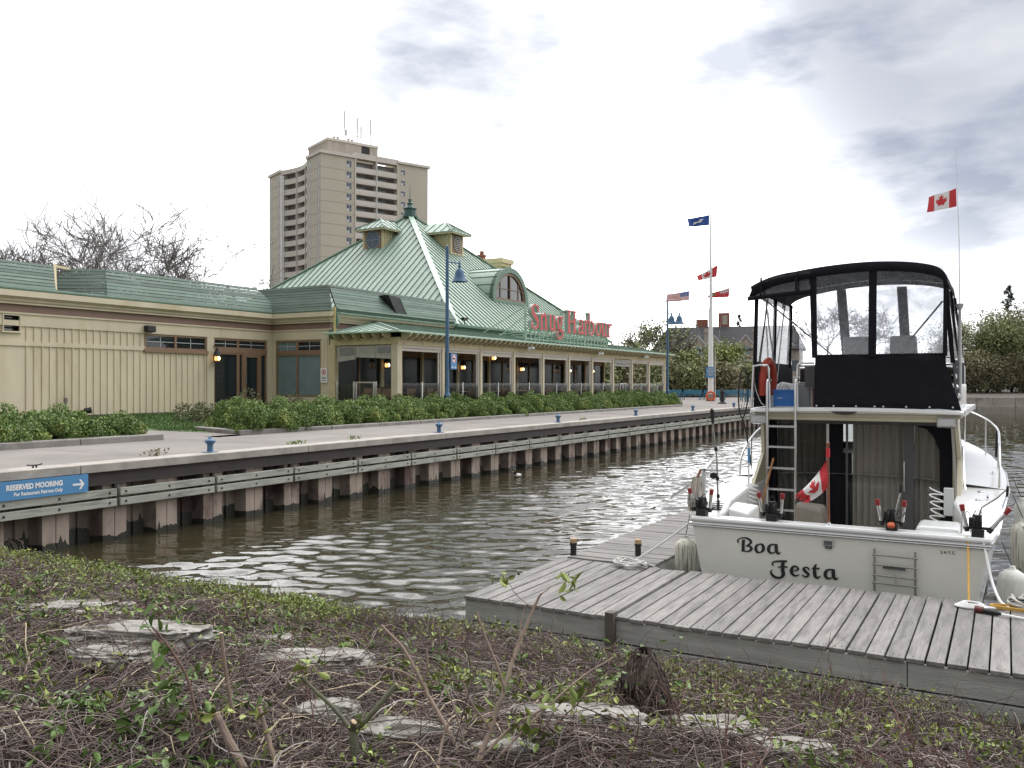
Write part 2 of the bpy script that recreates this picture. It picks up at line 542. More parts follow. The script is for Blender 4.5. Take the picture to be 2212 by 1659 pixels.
g.sheet([[(x, y, 1.5 + .28 * min(max((y - 24) / 5.4, 0), 1)) for y in (20.2, 24, 26, 28, 29.9)] for x in (2, 8, 12, 14, 15.9)])
tag(g.build('lawn', M['lawn'], smooth=0), kind='structure')
rng = np.random.default_rng(5)
n = 9000
P = np.stack([rng.uniform(18.8, 24, n), rng.uniform(22, 29.8, n), np.zeros(n)], 1)
P[:, 2] = 1.53 + .28 * np.clip((P[:, 1] - 24) / 5.4, 0, 1)
v, f = leaves(P, .11, rng, asp=.2, up=(0, 0, 2.2))
o = npmesh('lawn_grass', v, f, M['lawn']); tag(o, 'short green grass of the small lawn between the planter beds and the cream wall', 'grass', kind='stuff')

# ---------------------------------------------------------------- quay wall
Q = thing('quay_wall', 'long steel sheet pile quay wall with concrete cap and bolted timber fender boards', 'quay wall', (6, 15, 0))
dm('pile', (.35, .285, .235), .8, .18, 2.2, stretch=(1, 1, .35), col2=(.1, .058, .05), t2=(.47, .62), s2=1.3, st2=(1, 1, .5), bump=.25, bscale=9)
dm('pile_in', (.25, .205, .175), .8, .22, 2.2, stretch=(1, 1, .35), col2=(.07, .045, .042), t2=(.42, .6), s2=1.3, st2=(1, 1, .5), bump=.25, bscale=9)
dm('algae', (.02, .02, .014), .55, .4, 6)
x = 9.345 - 1.195 * 18
g = MB(); al = MB()
prof = []
while x < 112:
    prof += [(x, 14.95), (x + .25, 14.95), (x + .251, 14.985), (x + .265, 14.985), (x + .266, 14.95), (x + .51, 14.95), (x + .60, 15.22), (x + .84, 15.24), (x + .845, 15.2), (x + .86, 15.2), (x + .865, 15.24), (x + 1.105, 15.22)]
    x += 1.195
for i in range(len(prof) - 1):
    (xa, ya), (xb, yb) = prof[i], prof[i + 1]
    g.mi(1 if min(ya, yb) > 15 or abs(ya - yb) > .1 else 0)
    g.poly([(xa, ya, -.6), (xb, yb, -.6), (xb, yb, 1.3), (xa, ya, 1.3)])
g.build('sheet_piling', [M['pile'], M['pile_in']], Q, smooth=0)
random.seed(3)
for i in range(len(prof) - 1):                                  # weed growth with a ragged upper edge
    (xa, ya), (xb, yb) = prof[i], prof[i + 1]
    if xa < 4 or xa > 80: continue
    inn = min(ya, yb) > 15
    nseg = max(1, int((xb - xa) / .035))
    hh = [(.27 if inn else .11) + .07 * noise.noise(((xa + (xb - xa) * q / nseg) * 3.1, 2 * inn, 0)) + .05 * noise.noise(((xa + (xb - xa) * q / nseg) * 17, 5, 0)) + (random.uniform(.05, .2) if random.random() < .05 else 0) for q in range(nseg + 1)]
    for k in range(nseg):
        t0, t1 = k / nseg, (k + 1) / nseg
        p0 = (xa + (xb - xa) * t0, ya + (yb - ya) * t0 - .006); p1 = (xa + (xb - xa) * t1, ya + (yb - ya) * t1 - .006)
        al.poly([(p0[0], p0[1], -.5), (p1[0], p1[1], -.5), (p1[0], p1[1], hh[k + 1]), (p0[0], p0[1], hh[k])])
al.build('weed_growth', M['algae'], Q, smooth=0)
g = MB()
x = -14.0
while x < 112:
    g.box(x, x + 5.985, 14.8, 15.36, 1.34, 1.502); x += 6
g.build('concrete_cap', M['cap'], Q, smooth=0, bevel=.012)
g = MB().box(-14, 112, 14.88, 15.2, 1.3, 1.34).box(-14, 112, 14.9, 14.93, 1.12, 1.3).box(-14, 112, 14.86, 15.2, 1.09, 1.12)
g.build('waler_beam', M['waler'], Q, smooth=0)
dm('fender', (.36, .37, .325), .85, .2, 2, stretch=(.6, 3, 6), col2=(.17, .165, .14), t2=(.5, .72), s2=2.4, st2=(.5, 2, 4), bump=.35, bscale=20)
x = 10.8 - 2.36 * 3; k = 0
while x < 64:
    for z0 in (.668, .858):
        b = MB().box(x, x + 2.29, 14.78, 14.88, z0, z0 + .145)
        bo = MB()
        for q in (.12, 1.12, 2.13):
            bo.lathe([(.022, 0), (.022, .012)], (x + q, 14.78, z0 + .075), 8, (0, -1, 0))
        ob = b.build('fender_board', M['fender'], Q, smooth=0, bevel=.01)
        bo.build('bolts', M['black'], ob)
    b = MB().box(x + 2.295, x + 2.35, 14.86, 14.95, .66, 1.08).build('fender_post', M['algae'], Q, smooth=0)
    x += 2.36; k += 1

# mooring sign hung on the quay wall
sg = thing('mooring_sign', 'blue board reading RESERVED MOORING For Restaurant Patrons Only with an arrow, on the quay wall', 'sign', (9, 14.75, 1.05))
MB().box(7.2, 10.1, 14.745, 14.775, 1.012, 1.337).build('sign_board', M['sign_blue'], sg, smooth=0)
g = MB()
lettering(g, 'RESERVED MOORING', .125, (8.58, 14.741, 1.185), (1, 0, 0), (0, 0, 1), .006, .85)
lettering(g, 'For Restaurant Patrons Only', .085, (8.71, 14.741, 1.078), (1, 0, 0), (0, 0, 1), .003, .89)
ax, az = 9.91, 1.165
for q in ([(-.12, -.02), (.06, -.02), (.06, .02), (-.12, .02)], [(0, .09), (.04, .09), (.11, 0), (.06, 0)], [(0, -.09), (.04, -.09), (.11, 0), (.06, 0)]):
    g.poly([(ax + p[0], 14.74 - .001 * len(g.f) % .003, az + p[1]) for p in q])
g.build('sign_text', M['white'], sg, smooth=0)

# mooring bollards
def bollard():
    t = thing('mooring_bollard', '', 'bollard', (13.33, 15.2, 1.5), group='blue mooring bollards along the quay edge')
    MB().lathe([(.0, 0), (.115, 0), (.115, .018), (.07, .03), (.062, .1), (.066, .17), (.09, .2), (.115, .225), (.118, .255), (.1, .28), (.05, .3), (.036, .325), (.02, .345), (.0, .35)], (13.33, 15.2, 1.5), 18).build('bollard_post', M['blue'], t)
    MB().box(13.2, 13.46, 15.08, 15.33, 1.502, 1.516).build('base_plate', M['blue'], t, smooth=0)
    return t
b0 = bollard(); b0['label'] = 'blue mooring bollard on the quay edge nearest the blue mooring sign'
for x, l in ((22.2, 'second blue mooring bollard from the mooring sign, below the patio corner'), (30.4, 'third blue mooring bollard from the mooring sign along the quay edge'), (38.6, 'fourth blue mooring bollard from the mooring sign, two before the boat hides the quay'), (47.2, 'fifth blue mooring bollard on the quay, before the end of the long hedge'), (55.6, 'farthest blue mooring bollard on the quay, in front of the blue benches')):
    dup(b0, (x, 15.2, 1.5), label=l)
b0.children
t = thing('mooring_cleat', 'small dark iron cleat on the quay cap above the mooring sign', 'cleat', (9.3, 15.1, 1.5))
MB().tube([(9.16, 15.1, 1.56), (9.24, 15.1, 1.55), (9.36, 15.1, 1.55), (9.44, 15.1, 1.565)], .014, 6).build('horn', M['black'], t)
MB().box(9.26, 9.28, 15.085, 15.115, 1.5, 1.55).box(9.32, 9.34, 15.085, 15.115, 1.5, 1.55).build('foot', M['black'], t)
# weeds rooted in the joint behind the cap
rng = np.random.default_rng(8)
wi = 0
for x, n_, l in ((12.1, 60, 'dry weed tuft sprouting beside the nearest blue bollard'), (16.2, 50, 'green weed sprouting from the quay cap joint between two bollards'), (18.4, 30, 'low flat weed in the quay cap joint before the second bollard'), (33.2, 30, 'small weed on the quay cap between the third and fourth bollards')):
    C = np.stack([rng.normal(x, .16, n_), rng.normal(15.42, .05, n_), 1.5 + rng.uniform(.01, .14 if n_ > 55 else .08, n_)], 1)
    v, f = leaves(C, .07, rng, up=(0, 0, .8))
    tag(npmesh('weed', v, f, M['leaf_brown' if n_ == 60 else 'leaf']), l, 'weed')

# floating duck
t = thing('duck', 'small duck with a dark head and pale flanks swimming below the quay wall', 'duck', (24.5, 13.7, 0))
dm('duck_body', (.45, .43, .4), .7, .2, 20, col2=(.05, .045, .04), t2=(.5, .6), s2=7)
g = MB()
rings = []
for i in range(9):
    a = i / 8; x = 24.72 - a * .46 + .0
    r = .11 * math.sin(PI * min(max(a * .92 + .06, .02), .97)) ** .7
    rings.append([(x + .0, 13.7 + r * math.cos(q), .035 + .03 * a * a + r * .75 * math.sin(q)) for q in [2 * PI * j / 12 for j in range(13)]])
g.sheet(rings)
g.build('body', M['duck_body'], t)
g = MB().tube(spline([(24.36, 13.7, .06), (24.32, 13.7, .13), (24.31, 13.7, .19), (24.28, 13.7, .215), (24.23, 13.7, .21)], 4), [.05] * 4 + [.036] * 4 + [.034] * 4 + [.045] * 4 + [.03], 8)
g.build('head', M['dark'], t)
MB().tube([(24.24, 13.7, .205), (24.19, 13.7, .198), (24.16, 13.7, .197)], [.02, .014, .006], 6).build('bill', mat('bill', (.3, .22, .05)), t)
MB().tube([(24.68, 13.7, .06), (24.78, 13.7, .1)], [.04, .008], 6).build('tail', M['dark'], t)
# ---------------------------------------------------------------- restaurant
B = thing('restaurant', 'cream clapboard waterfront restaurant with a big green hipped metal roof and a long covered patio', 'building', (30, 30, 1.5))
X1, Y1, Y2, Y3, UC = 30.0, 30.0, 26.5, 22.8, 30.15
g = MB()
# left wing: solid wall with openings modelled by leaving gaps in the wall pieces
zt = 6.0
def wallx(x0, x1, z0, z1, y=Y1, d=.25): g.box(x0, x1, y, y + d, z0, z1)
wallx(2, 17.34, 1.84, zt); wallx(17.34, 17.9, 1.84, 4.84); wallx(17.34, 17.9, 5.38, zt)
wallx(17.9, 23.0, 1.84, zt); wallx(23.0, 26.1, 1.84, 4.4); wallx(23.0, 26.1, 5.02, zt)
wallx(26.1, 26.48, 1.84, zt); wallx(26.48, 29.6, 5.0, zt); wallx(29.6, 30.0, 1.84, zt)
g.box(30.0, 30.25, 29.75, 30.25, 1.84, zt); g.box(30.0, 30.25, 26.5, 26.98, 1.84, zt); g.box(30.0, 30.25, 26.98, 29.75, 5.0, zt); g.box(30.0, 30.25, 26.98, 29.75, 1.84, 2.42)
g.box(30.25, 39.6, 26.5, 26.7, 4.98, 6.15)
g.box(2, 2.25, 30.25, 46, 1.84, zt); g.box(2, 60.5, 46, 46.25, 1.84, zt); g.box(60.3, 60.5, 26.7, 46, 1.84, 6.2)
g.build('wall', M['cream'], B, smooth=0)
g = MB().box(1.9, 30, 30.03, 30.3, 1.3, 1.84).box(30.03, 30.3, 26.5, 30.2, 1.3, 1.84)
g.build('foundation', M['cap'], B, smooth=0)
g = MB().box(2, 39.6, 30.25, 46, 5.98, 6.05).box(30.25, 39.6, 26.7, 30.25, 6.0, 6.06)
g.build('flat_roof', M['shingle'], B, smooth=0)
# battens and trim boards
g = MB()
x = 2.2
while x < 26.2:
    if not (17.2 < x < 18.0) : g.box(x, x + .045, 29.962, 30.0, 1.86, 4.3 if 22.9 < x else 4.34)
    if not (17.2 < x < 18.0) and not (22.9 < x < 26.2): g.box(x, x + .045, 29.962, 30.0, 4.5, 5.03)
    x += .29
g.box(2, 23.0, 29.945, 30, 4.34, 4.5).box(2, 29.9, 29.94, 30, 5.03, 5.22).box(2, 17.3, 29.95, 30, 5.22, 5.44).box(17.95, 29.9, 29.95, 30, 5.22, 5.44)
g.box(26.1, 26.47, 29.94, 30, 1.86, 5.03).box(29.62, 29.93, 29.95, 30, 1.86, 5.03)
g.box(29.945, 30, 29.76, 30.0, 1.86, 5.03).box(29.945, 30, 26.5, 26.97, 1.86, 5.03).box(29.94, 30, 26.5, 30.0, 5.03, 5.44)
for y in (26.58, 26.76, 26.9): g.box(29.92, 29.945, y, y + .03, 1.9, 5.02)
g.build('battens', M['cream'], B, smooth=0)
# cornice bands carried round the step in the wall
def band(mb, z0, z1, off):
    mb.box(2, 30 - off, 30 - off, 30.0, z0, z1)
    mb.box(30 - off, 30.0, 26.5 - off, 30.0, z0, z1)
    mb.box(30.0, 39.6, 26.5 - off, 26.5, z0, z1)
g = MB()
for z0, z1, off in ((5.44, 5.5, .1), (5.78, 5.82, .2), (5.82, 5.88, .13), (5.88, 5.98, .2), (5.98, 6.03, .28), (6.03, 6.24, .4)): band(g, z0, z1, off)
g.build('cornice', M['cream'], B, smooth=0)
g = MB(); band(g, 5.5, 5.78, .07); g.build('frieze', M['frieze'], B, smooth=0)
g = MB(); band(g, 6.243, 6.35, .41); g.box(30, 39.6, 25.92, 26.06, 6.34, 6.4).box(30, 39.75, 25.9, 26.0, 6.12, 6.22); g.build('gutter', M['gutter'], B, smooth=0, bevel=.03)
# slatted roof screens
def screen(name, quads, n, gap):
    g = MB()
    for (a, b, c, d) in quads:             # a,b lower edge, d,c upper edge
        a, b, c, d = map(Vector, (a, b, c, d))
        nr = (b - a).cross(d - a).normalized() * .025
        for i in range(n):
            t0, t1 = i / n, (i + 1 - gap * (.75 if i < n * .55 else 1)) / n
            j = random.uniform(-.008, .008)
            p = [a.lerp(d, t0 + j), b.lerp(c, t0 - j), b.lerp(c, t1 - j), a.lerp(d, t1 + j)]
            g.prism(p, nr)
    return g
random.seed(4)
sc_ = screen('', [((21.15, 29.75, 6.36), (30.35, 29.75, 6.36), (29.6, 30.7, 7.52), (21.75, 30.7, 7.52)), ((19.9, 31.9, 6.36), (21.15, 29.75, 6.36), (21.75, 30.7, 7.52), (20.95, 31.9, 7.52))], 8, .24)
ob = sc_.build('slat_screen', M['slat'], B, smooth=0)
g = MB()
for x in (22.2, 24.1, 26, 27.9): g.bar((x, 29.86, 6.36), (x, 30.78, 7.5), .05, .09)
g.build('screen_frame', M['gutter'], ob, smooth=0)
sc_ = screen('', [((8, 29.75, 6.36), (19.1, 29.75, 6.36), (19.6, 30.7, 7.4), (8, 30.7, 7.4))], 8, .26)
ob = sc_.build('slat_screen', M['slat'], B, smooth=0)
g = MB().bar((19.15, 29.8, 6.36), (19.7, 30.75, 7.42), .07, .1).bar((19.75, 30.8, 6.3), (19.75, 30.8, 7.4), .08, .08).bar((19.7, 30.75, 7.38), (21.0, 31.8, 7.5), .05, .1)
g.build('screen_frame', M['cream_dirty'], ob, smooth=0)
MB().box(19.3, 21.2, 31.9, 33.2, 6.05, 7.15).build('roof_hatch', mat('hatch', (.16, .1, .08)), B, smooth=0)
sc_ = screen('', [((30.02, 26.1, 6.36), (39.9, 26.1, 6.36), (39.9, 27.0, 7.56), (30.5, 27.0, 7.56)), ((29.72, 31.2, 6.36), (29.72, 26.1, 6.36), (30.5, 27.0, 7.56), (30.5, 31.4, 7.56))], 9, .14)
ob = sc_.build('slat_screen', M['slat'], B, smooth=0)
g = MB().poly([(30.1, 26.2, 6.36), (39.9, 26.2, 6.36), (39.9, 27.1, 7.5), (30.56, 27.1, 7.5)]).poly([(29.82, 31.2, 6.36), (29.82, 26.2, 6.36), (30.6, 27.06, 7.5), (30.6, 31.2, 7.5)])
g.build('screen_backing', M['dark'], ob, smooth=0)
# windows of the wing
def window(name, p, r, u, w, h, cols, rows_at, fr=.07, pane='glass', label=None, grid=(), mull=.05, par=None):
    """p lower left, r right vector, u up vector"""
    p, r, u = Vector(p), Vector(r).normalized(), Vector(u).normalized()
    nrm = r.cross(u)                                             # outwards
    g = MB()
    def bx(a0, a1, b0, b1, d0, d1): 
        q = [p + r * a + u * b + nrm * d0 for a, b in ((a0, b0), (a1, b0), (a1, b1), (a0, b1))]
        g.prism(q, nrm * (d1 - d0))
    bx(0, fr, 0, h, -.06, .02); bx(w - fr, w, 0, h, -.06, .02); bx(fr, w - fr, 0, fr, -.06, .02); bx(fr, w - fr, h - fr, h, -.06, .02)
    for c in cols: bx(c - mull, c + mull, fr, h - fr, -.055, .015)
    edges = [fr] + [x for c in cols for x in (c - mull, c + mull)] + [w - fr]
    for q in rows_at:
        for i in range(0, len(edges), 2): bx(edges[i], edges[i + 1], q - .05, q + .05, -.055, .012)
    ob = g.build(name, M['frame'], par or B, smooth=0)
    if label: ob['label'] = label
    g = MB()
    g.poly([p + r * a + u * b - nrm * .045 for a, b in ((fr, fr), (w - fr, fr), (w - fr, h - fr), (fr, h - fr))])
    g.build('pane', M[pane] if isinstance(pane, str) else pane, ob, smooth=0)
    if grid:
        g = MB()
        for a0, b0, a1, b1 in grid:
            g.bar(p + r * a0 + u * b0 - nrm * .035, p + r * a1 + u * b1 - nrm * .035, .022, .012, nrm)
        g.build('muntins', M['muntin'], ob, smooth=0)
    return ob
ob = window('window', (23.0, 30, 4.42), (1, 0, 0), (0, 0, 1), 3.1, .6, [1.5], [], grid=[(.78, .07, .78, .53), (2.3, .07, 2.3, .53), (.07, .3, 1.45, .3), (1.55, .3, 3.03, .3)])
MB().box(22.95, 26.15, 29.9, 30.02, 4.28, 4.42).build('sill', M['frame'], ob, smooth=0)
window('window', (26.48, 30, 4.56), (1, 0, 0), (0, 0, 1), 3.12, .44, [1.4], [], grid=[(.7, .07, .7, .37), (2.2, .07, 2.2, .37), (.07, .22, 1.35, .22), (1.45, .22, 3.05, .22)])
MB().box(26.48, 29.6, 29.96, 30.1, 4.38, 4.56).build('transom_rail', M['frame'], B, smooth=0)
window('window', (26.48, 30, 1.95), (1, 0, 0), (0, 0, 1), 1.4, 2.43, [], [])
window('window', (29.2, 30, 1.95), (1, 0, 0), (0, 0, 1), .4, 2.43, [], [])
window('window', (27.88, 30, 1.95), (1, 0, 0), (0, 0, 1), .3, 2.43, [], [])
ob = window('door', (28.18, 29.98, 1.95), (1, 0, 0), (0, 0, 1), 1.02, 2.43, [], [], fr=.17)
MB().bar((28.28, 29.9, 3.0), (28.28, 29.9, 3.4), .03, .03).build('handle', M['chrome'], ob)
# windows on the step, panes whitish behind blinds
window('window', (30, 29.75, 2.42), (0, -1, 0), (0, 0, 1), 2.77, 1.96, [1.3], [], pane='glass_pale')
window('window', (30, 29.75, 4.48), (0, -1, 0), (0, 0, 1), 1.3, .52, [], [], pane='glass_pale', grid=[(.65, .07, .65, .45), (.07, .26, 1.23, .26)])
window('window', (30, 28.45, 4.48), (0, -1, 0), (0, 0, 1), 1.47, .52, [], [], grid=[(.73, .07, .73, .45), (.07, .26, 1.4, .26)])
MB().box(29.97, 30.1, 26.98, 29.75, 4.38, 4.48).build('transom_rail', M['frame'], B, smooth=0)
MB().box(26.4, 30.2, 30.6, 30.7, 1.9, 5).box(30.6, 30.7, 26.8, 30.6, 1.9, 5).build('room_back', M['interior'], B, smooth=0)
# louvred vent
g = MB().box(17.3, 17.34, 29.92, 30.2, 4.84, 5.42).box(17.9, 17.94, 29.92, 30.2, 4.84, 5.42).box(17.34, 17.9, 29.92, 30.2, 5.38, 5.42).box(17.26, 17.98, 29.9, 30.2, 4.78, 4.84)
ob = g.build('louvre_vent', M['cream'], B, smooth=0)
g = MB()
for i in range(5): g.bar((17.35, 30.1, 4.9 + i * .105), (17.72, 30.1, 4.9 + i * .105), .05, .012, (0, -.6, .8))
g.build('slats', M['muntin'], ob, smooth=0)
MB().box(17.4, 17.85, 30.16, 30.2, 4.86, 5.33).build('backing', M['black'], ob, smooth=0)

# ------------------------- main hipped roof
A0, A1, Bq0, Bq1, ZE = 39.6, 60.6, 26.0, 47.6, 6.22
AP = Vector((50.1, 36.8, 15.02))
def roof_z(x, y):
    return ZE + (AP.z - ZE) * min((x - A0) / (AP.x - A0), (A1 - x) / (A1 - AP.x), (y - Bq0) / (AP.y - Bq0), (Bq1 - y) / (Bq1 - AP.y))
c = [Vector(q) for q in ((A0, Bq0, ZE), (A1, Bq0, ZE), (A1, Bq1, ZE), (A0, Bq1, ZE))]
g = MB()
for i in range(4): g.poly([c[i], c[(i + 1) % 4], AP])
g.poly([p - Vector((0, 0, .02)) for p in c])
RF = g.build('main_roof', M['roof'], B, smooth=0)
g = MB()
n_l = Vector((-(AP.z - ZE), 0, AP.x - A0)).normalized(); n_f = Vector((0, -(AP.z - ZE), AP.y - Bq0)).normalized()
y = Bq0 + .25
while y < Bq1 - .2:                                             # seams of the west face
    t = (y - Bq0) / (AP.y - Bq0) if y < AP.y else (Bq1 - y) / (Bq1 - AP.y)
    a = Vector((A0, y, ZE)); b = Vector((A0 + (AP.x - A0) * t, y, ZE + (AP.z - ZE) * t))
    g.bar(a + n_l * .02, b + n_l * .02, .045, .06, n_l); y += .5
x = A0 + .25
while x < A1 - .2:
    t = (x - A0) / (AP.x - A0) if x < AP.x else (A1 - x) / (A1 - AP.x)
    a = Vector((x, Bq0, ZE)); b = Vector((x, Bq0 + (AP.y - Bq0) * t, ZE + (AP.z - ZE) * t))
    g.bar(a + n_f * .02, b + n_f * .02, .045, .06, n_f); x += .5
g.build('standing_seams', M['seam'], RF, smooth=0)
g = MB()
for q in c: g.bar(q + Vector((0, 0, .05)), AP + Vector((0, 0, .05)), .36, .06)
g.build('hip_flashing', M['flash'], RF, smooth=0)
g = MB().box(A0 - .12, A1 + .12, Bq0 - .2, Bq0 - .02, ZE - .12, ZE + .04).box(A0, A1, Bq0 + .05, Bq0 + .4, ZE - .3, ZE - .03)
g.build('eave_gutter', M['gutter'], RF, smooth=0, bevel=.03)
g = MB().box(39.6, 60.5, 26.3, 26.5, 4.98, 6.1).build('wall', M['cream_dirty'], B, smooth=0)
g = MB().lathe([(.56, 0), (.56, .12), (.46, .16), (.42, .55), (.5, .6), (.5, .66), (.3, .74), (.17, .95), (.22, .98), (.22, 1.03), (.14, 1.1), (.12, 1.25), (.16, 1.3), (.03, 1.36), (.015, 2.3), (.01, 2.31)], (AP.x, AP.y, AP.z - .22), 10)
g.build('roof_lantern', mat('verdigris', (.03, .085, .07), .5, .2, 4), B)
dm('cream_board', (.57, .5, .3), .7, .06, 1.5)
# west dormer with a round window
def gable_hip(pts, ridge, seams):
    """hip-fronted little roof: eave rectangle pts (front l, front r, back r, back l), ridge (front, back)"""
    a, b, c_, d = map(Vector, pts); r0, r1 = map(Vector, ridge)
    g = MB(); th = Vector((0, 0, -.07))
    for q in ([a, b, r0], [b, c_, r1, r0], [d, a, r0, r1]): g.prism(q, th)
    s = MB()
    for (e0, e1, t0, t1) in ((b, c_, r0, r1), (d, a, r1, r0)):
        for i in range(seams):
            t = (i + .5) / seams
            lo = e0.lerp(e1, t); 
            tt = t if (e0 - r0).length < (e0 - r1).length else 1 - t
            # the hip cuts the first part of each side
            ax_ = (r1 - r0).normalized(); s_lo = (lo - r0).dot(ax_)
            if s_lo < 0:
                k = 1 + s_lo / abs((a - r0).dot(ax_)); hi = lo + (r0 - lo - ax_ * (r0 - lo).dot(ax_)) * max(k, .12)
            else: hi = r0 + ax_ * s_lo
            s.bar(lo + Vector((0, 0, .02)), hi + Vector((0, 0, .02)), .035, .05)
    for i in range(1, seams):
        t = i / seams; lo = a.lerp(b, t); k = 1 - abs(2 * t - 1)
        hi = lo + (r0 - a.lerp(b, .5)) * k
        s.bar(lo + Vector((0, 0, .02)), hi + Vector((0, 0, .02)), .035, .05)
    for q in (a, b): s.bar(q + Vector((0, 0, .03)), r0 + Vector((0, 0, .03)), .12, .04)
    return g, s
D = MB()
D.prism([(46.8, 36.62, 12.0), (46.8, 38.26, 12.0), (46.8, 38.26, 13.5), (46.8, 36.62, 13.5)], (3.2, 0, 0))
ob = D.build('dormer', M['cream_board'], B, smooth=0)
g = MB()
for i in range(8): g.box(46.95 + i * .28, 46.98 + i * .28, 36.59, 36.62, 12.1, 13.45)
g.box(46.74, 46.8, 36.56, 36.72, 12.0, 13.46).box(46.74, 46.8, 38.16, 38.32, 12.0, 13.46).box(46.7, 46.8, 36.5, 38.4, 11.98, 12.1).build('corner_boards', M['cream_board'], ob, smooth=0)
MB().box(46.6, 46.8, 36.45, 38.45, 11.86, 11.98).build('flashing', M['gutter'], ob, smooth=0)
MB().box(46.755, 46.8, 36.78, 38.1, 12.14, 13.42).build('window_frame', M['frame'], ob, smooth=0)
g = MB(); g.poly([(46.75, 37.44 + .56 * math.cos(t), 12.8 + .6 * math.sin(t)) for t in [2 * PI * i / 28 for i in range(28)]]).build('round_pane', mat('pane_blue', (.07, .1, .14), .08, 0), ob, smooth=0)
g = MB().tube([(46.74, 37.44 + .57 * math.cos(t), 12.8 + .61 * math.sin(t)) for t in [2 * PI * i / 28 for i in range(28)]], .025, 5, closed=True).bar((46.74, 37.44, 12.2), (46.74, 37.44, 13.4), .02, .03).bar((46.738, 36.9, 12.8), (46.738, 38.0, 12.8), .02, .03)
g.build('muntins', mat('pane_rim', (.3, .36, .36)), ob)
r_, s_ = gable_hip(((46.35, 38.72, 13.55), (46.35, 36.16, 13.55), (50, 36.16, 13.55), (50, 38.72, 13.55)), ((47.6, 37.44, 14.36), (50, 37.44, 14.36)), 6)
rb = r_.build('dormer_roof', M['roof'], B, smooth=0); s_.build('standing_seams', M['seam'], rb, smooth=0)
MB().box(46.38, 49.6, 36.2, 36.3, 13.4, 13.52).box(46.38, 46.46, 36.3, 38.68, 13.4, 13.52).build('fascia', M['cream_board'], rb, smooth=0)
# south dormer with an oval louvre
D = MB().prism([(49.72, 33.09, 11.9), (51.17, 33.09, 11.9), (51.17, 33.09, 13.4), (49.72, 33.09, 13.4)], (0, 3.2, 0))
ob = D.build('dormer', M['cream_board'], B, smooth=0)
g = MB()
for i in range(9): g.box(49.69, 49.72, 33.25 + i * .28, 33.28 + i * .28, 12.0, 13.36)
g.box(49.66, 49.8, 33.03, 33.09, 11.9, 13.36).box(51.08, 51.23, 33.03, 33.09, 11.9, 13.36).box(49.6, 51.3, 32.98, 33.09, 11.88, 12.02).build('corner_boards', M['cream_board'], ob, smooth=0)
MB().box(49.6, 51.3, 32.9, 33.09, 11.76, 11.88).build('flashing', M['gutter'], ob, smooth=0)
MB().box(49.84, 51.05, 33.045, 33.09, 12.05, 13.36).build('louvre_frame', M['frame'], ob, smooth=0)
g = MB()
for i in range(9):
    z = 12.2 + i * .125; k = math.sqrt(max(0, 1 - ((z - 12.7) / .6) ** 2))
    if k > .15: g.bar((50.45 - .46 * k, 33.02, z), (50.45 + .46 * k, 33.02, z), .1, .03, (0, -.5, .8))
g.build('louvre', M['blind'], ob, smooth=0)
MB().poly([(50.45 + .47 * math.cos(t), 33.04, 12.7 + .6 * math.sin(t)) for t in [2 * PI * i / 24 for i in range(24)]]).build('backing', M['black'], ob, smooth=0)
r_, s_ = gable_hip(((49.2, 32.62, 13.42), (51.7, 32.62, 13.42), (51.7, 36.4, 13.42), (49.2, 36.4, 13.42)), ((50.45, 33.9, 14.22), (50.45, 36.4, 14.22)), 6)
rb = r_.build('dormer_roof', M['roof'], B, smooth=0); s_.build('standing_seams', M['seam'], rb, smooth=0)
MB().box(49.24, 49.34, 32.66, 35.6, 13.27, 13.4).box(49.34, 51.66, 32.66, 32.74, 13.27, 13.4).build('fascia', M['cream_board'], rb, smooth=0)
# arched dormer above the patio
def arc(rx, rz, n=22, cx=50.15, z0=8.5): return [(cx - rx * math.cos(PI * i / n), z0 + rz * math.sin(PI * i / n)) for i in range(n + 1)]
g = MB()
oa, ia = arc(2.36, 2.22), arc(2.0, 1.86)
for y in (28.55,):
    for i in range(22):
        q = [(oa[i][0], y, oa[i][1]), (oa[i + 1][0], y, oa[i + 1][1]), (ia[i + 1][0], y, ia[i + 1][1]), (ia[i][0], y, ia[i][1])]
        g.prism(q[::-1], (0, .3, 0))
g.box(47.79, 52.51, 28.5, 28.86, 8.28, 8.5)
AD = g.build('arched_dormer', M['gutter'], B, smooth=.5)
g = MB(); oo = arc(2.36, 2.22)
g.sheet([[(p[0], y, p[1]) for p in oo] for y in (28.6, 32.2)])
g.poly([(p[0], 28.8, p[1]) for p in oo])
ob = g.build('barrel_roof', M['roof'], AD, smooth=.5)
g = MB()
for i in range(1, 22, 2):
    g.bar((oo[i][0], 28.6, oo[i][1] + .01), (oo[i][0], 32.2, oo[i][1] + .01), .05, .05)
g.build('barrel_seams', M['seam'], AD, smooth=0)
wa, wb = arc(1.98, 1.84), arc(1.84, 1.7)
g = MB()
for i in range(22):
    g.prism([(wa[i][0], 28.62, wa[i][1]), (wb[i][0], 28.62, wb[i][1]), (wb[i + 1][0], 28.62, wb[i + 1][1]), (wa[i + 1][0], 28.62, wa[i + 1][1])], (0, .16, 0))
g.box(48.17, 52.13, 28.6, 28.8, 8.5, 8.62)
g.build('window_frame', M['frame'], AD, smooth=.5)
MB().poly([(p[0], 28.72, p[1]) for p in wb]).build('arched_pane', M['glass'], AD, smooth=0)
g = MB()
for x in (48.95, 51.35): g.bar((x, 28.68, 8.6), (x, 28.68, 8.5 + 1.7 * math.sqrt(1 - ((x - 50.15) / 1.84) ** 2)), .035, .04)
g.bar((50.15, 28.66, 8.6), (50.15, 28.66, 10.22), .09, .06).bar((48.36, 28.68, 9.25), (51.94, 28.68, 9.25), .04, .035)
g.build('muntins', M['frame'], AD, smooth=0)
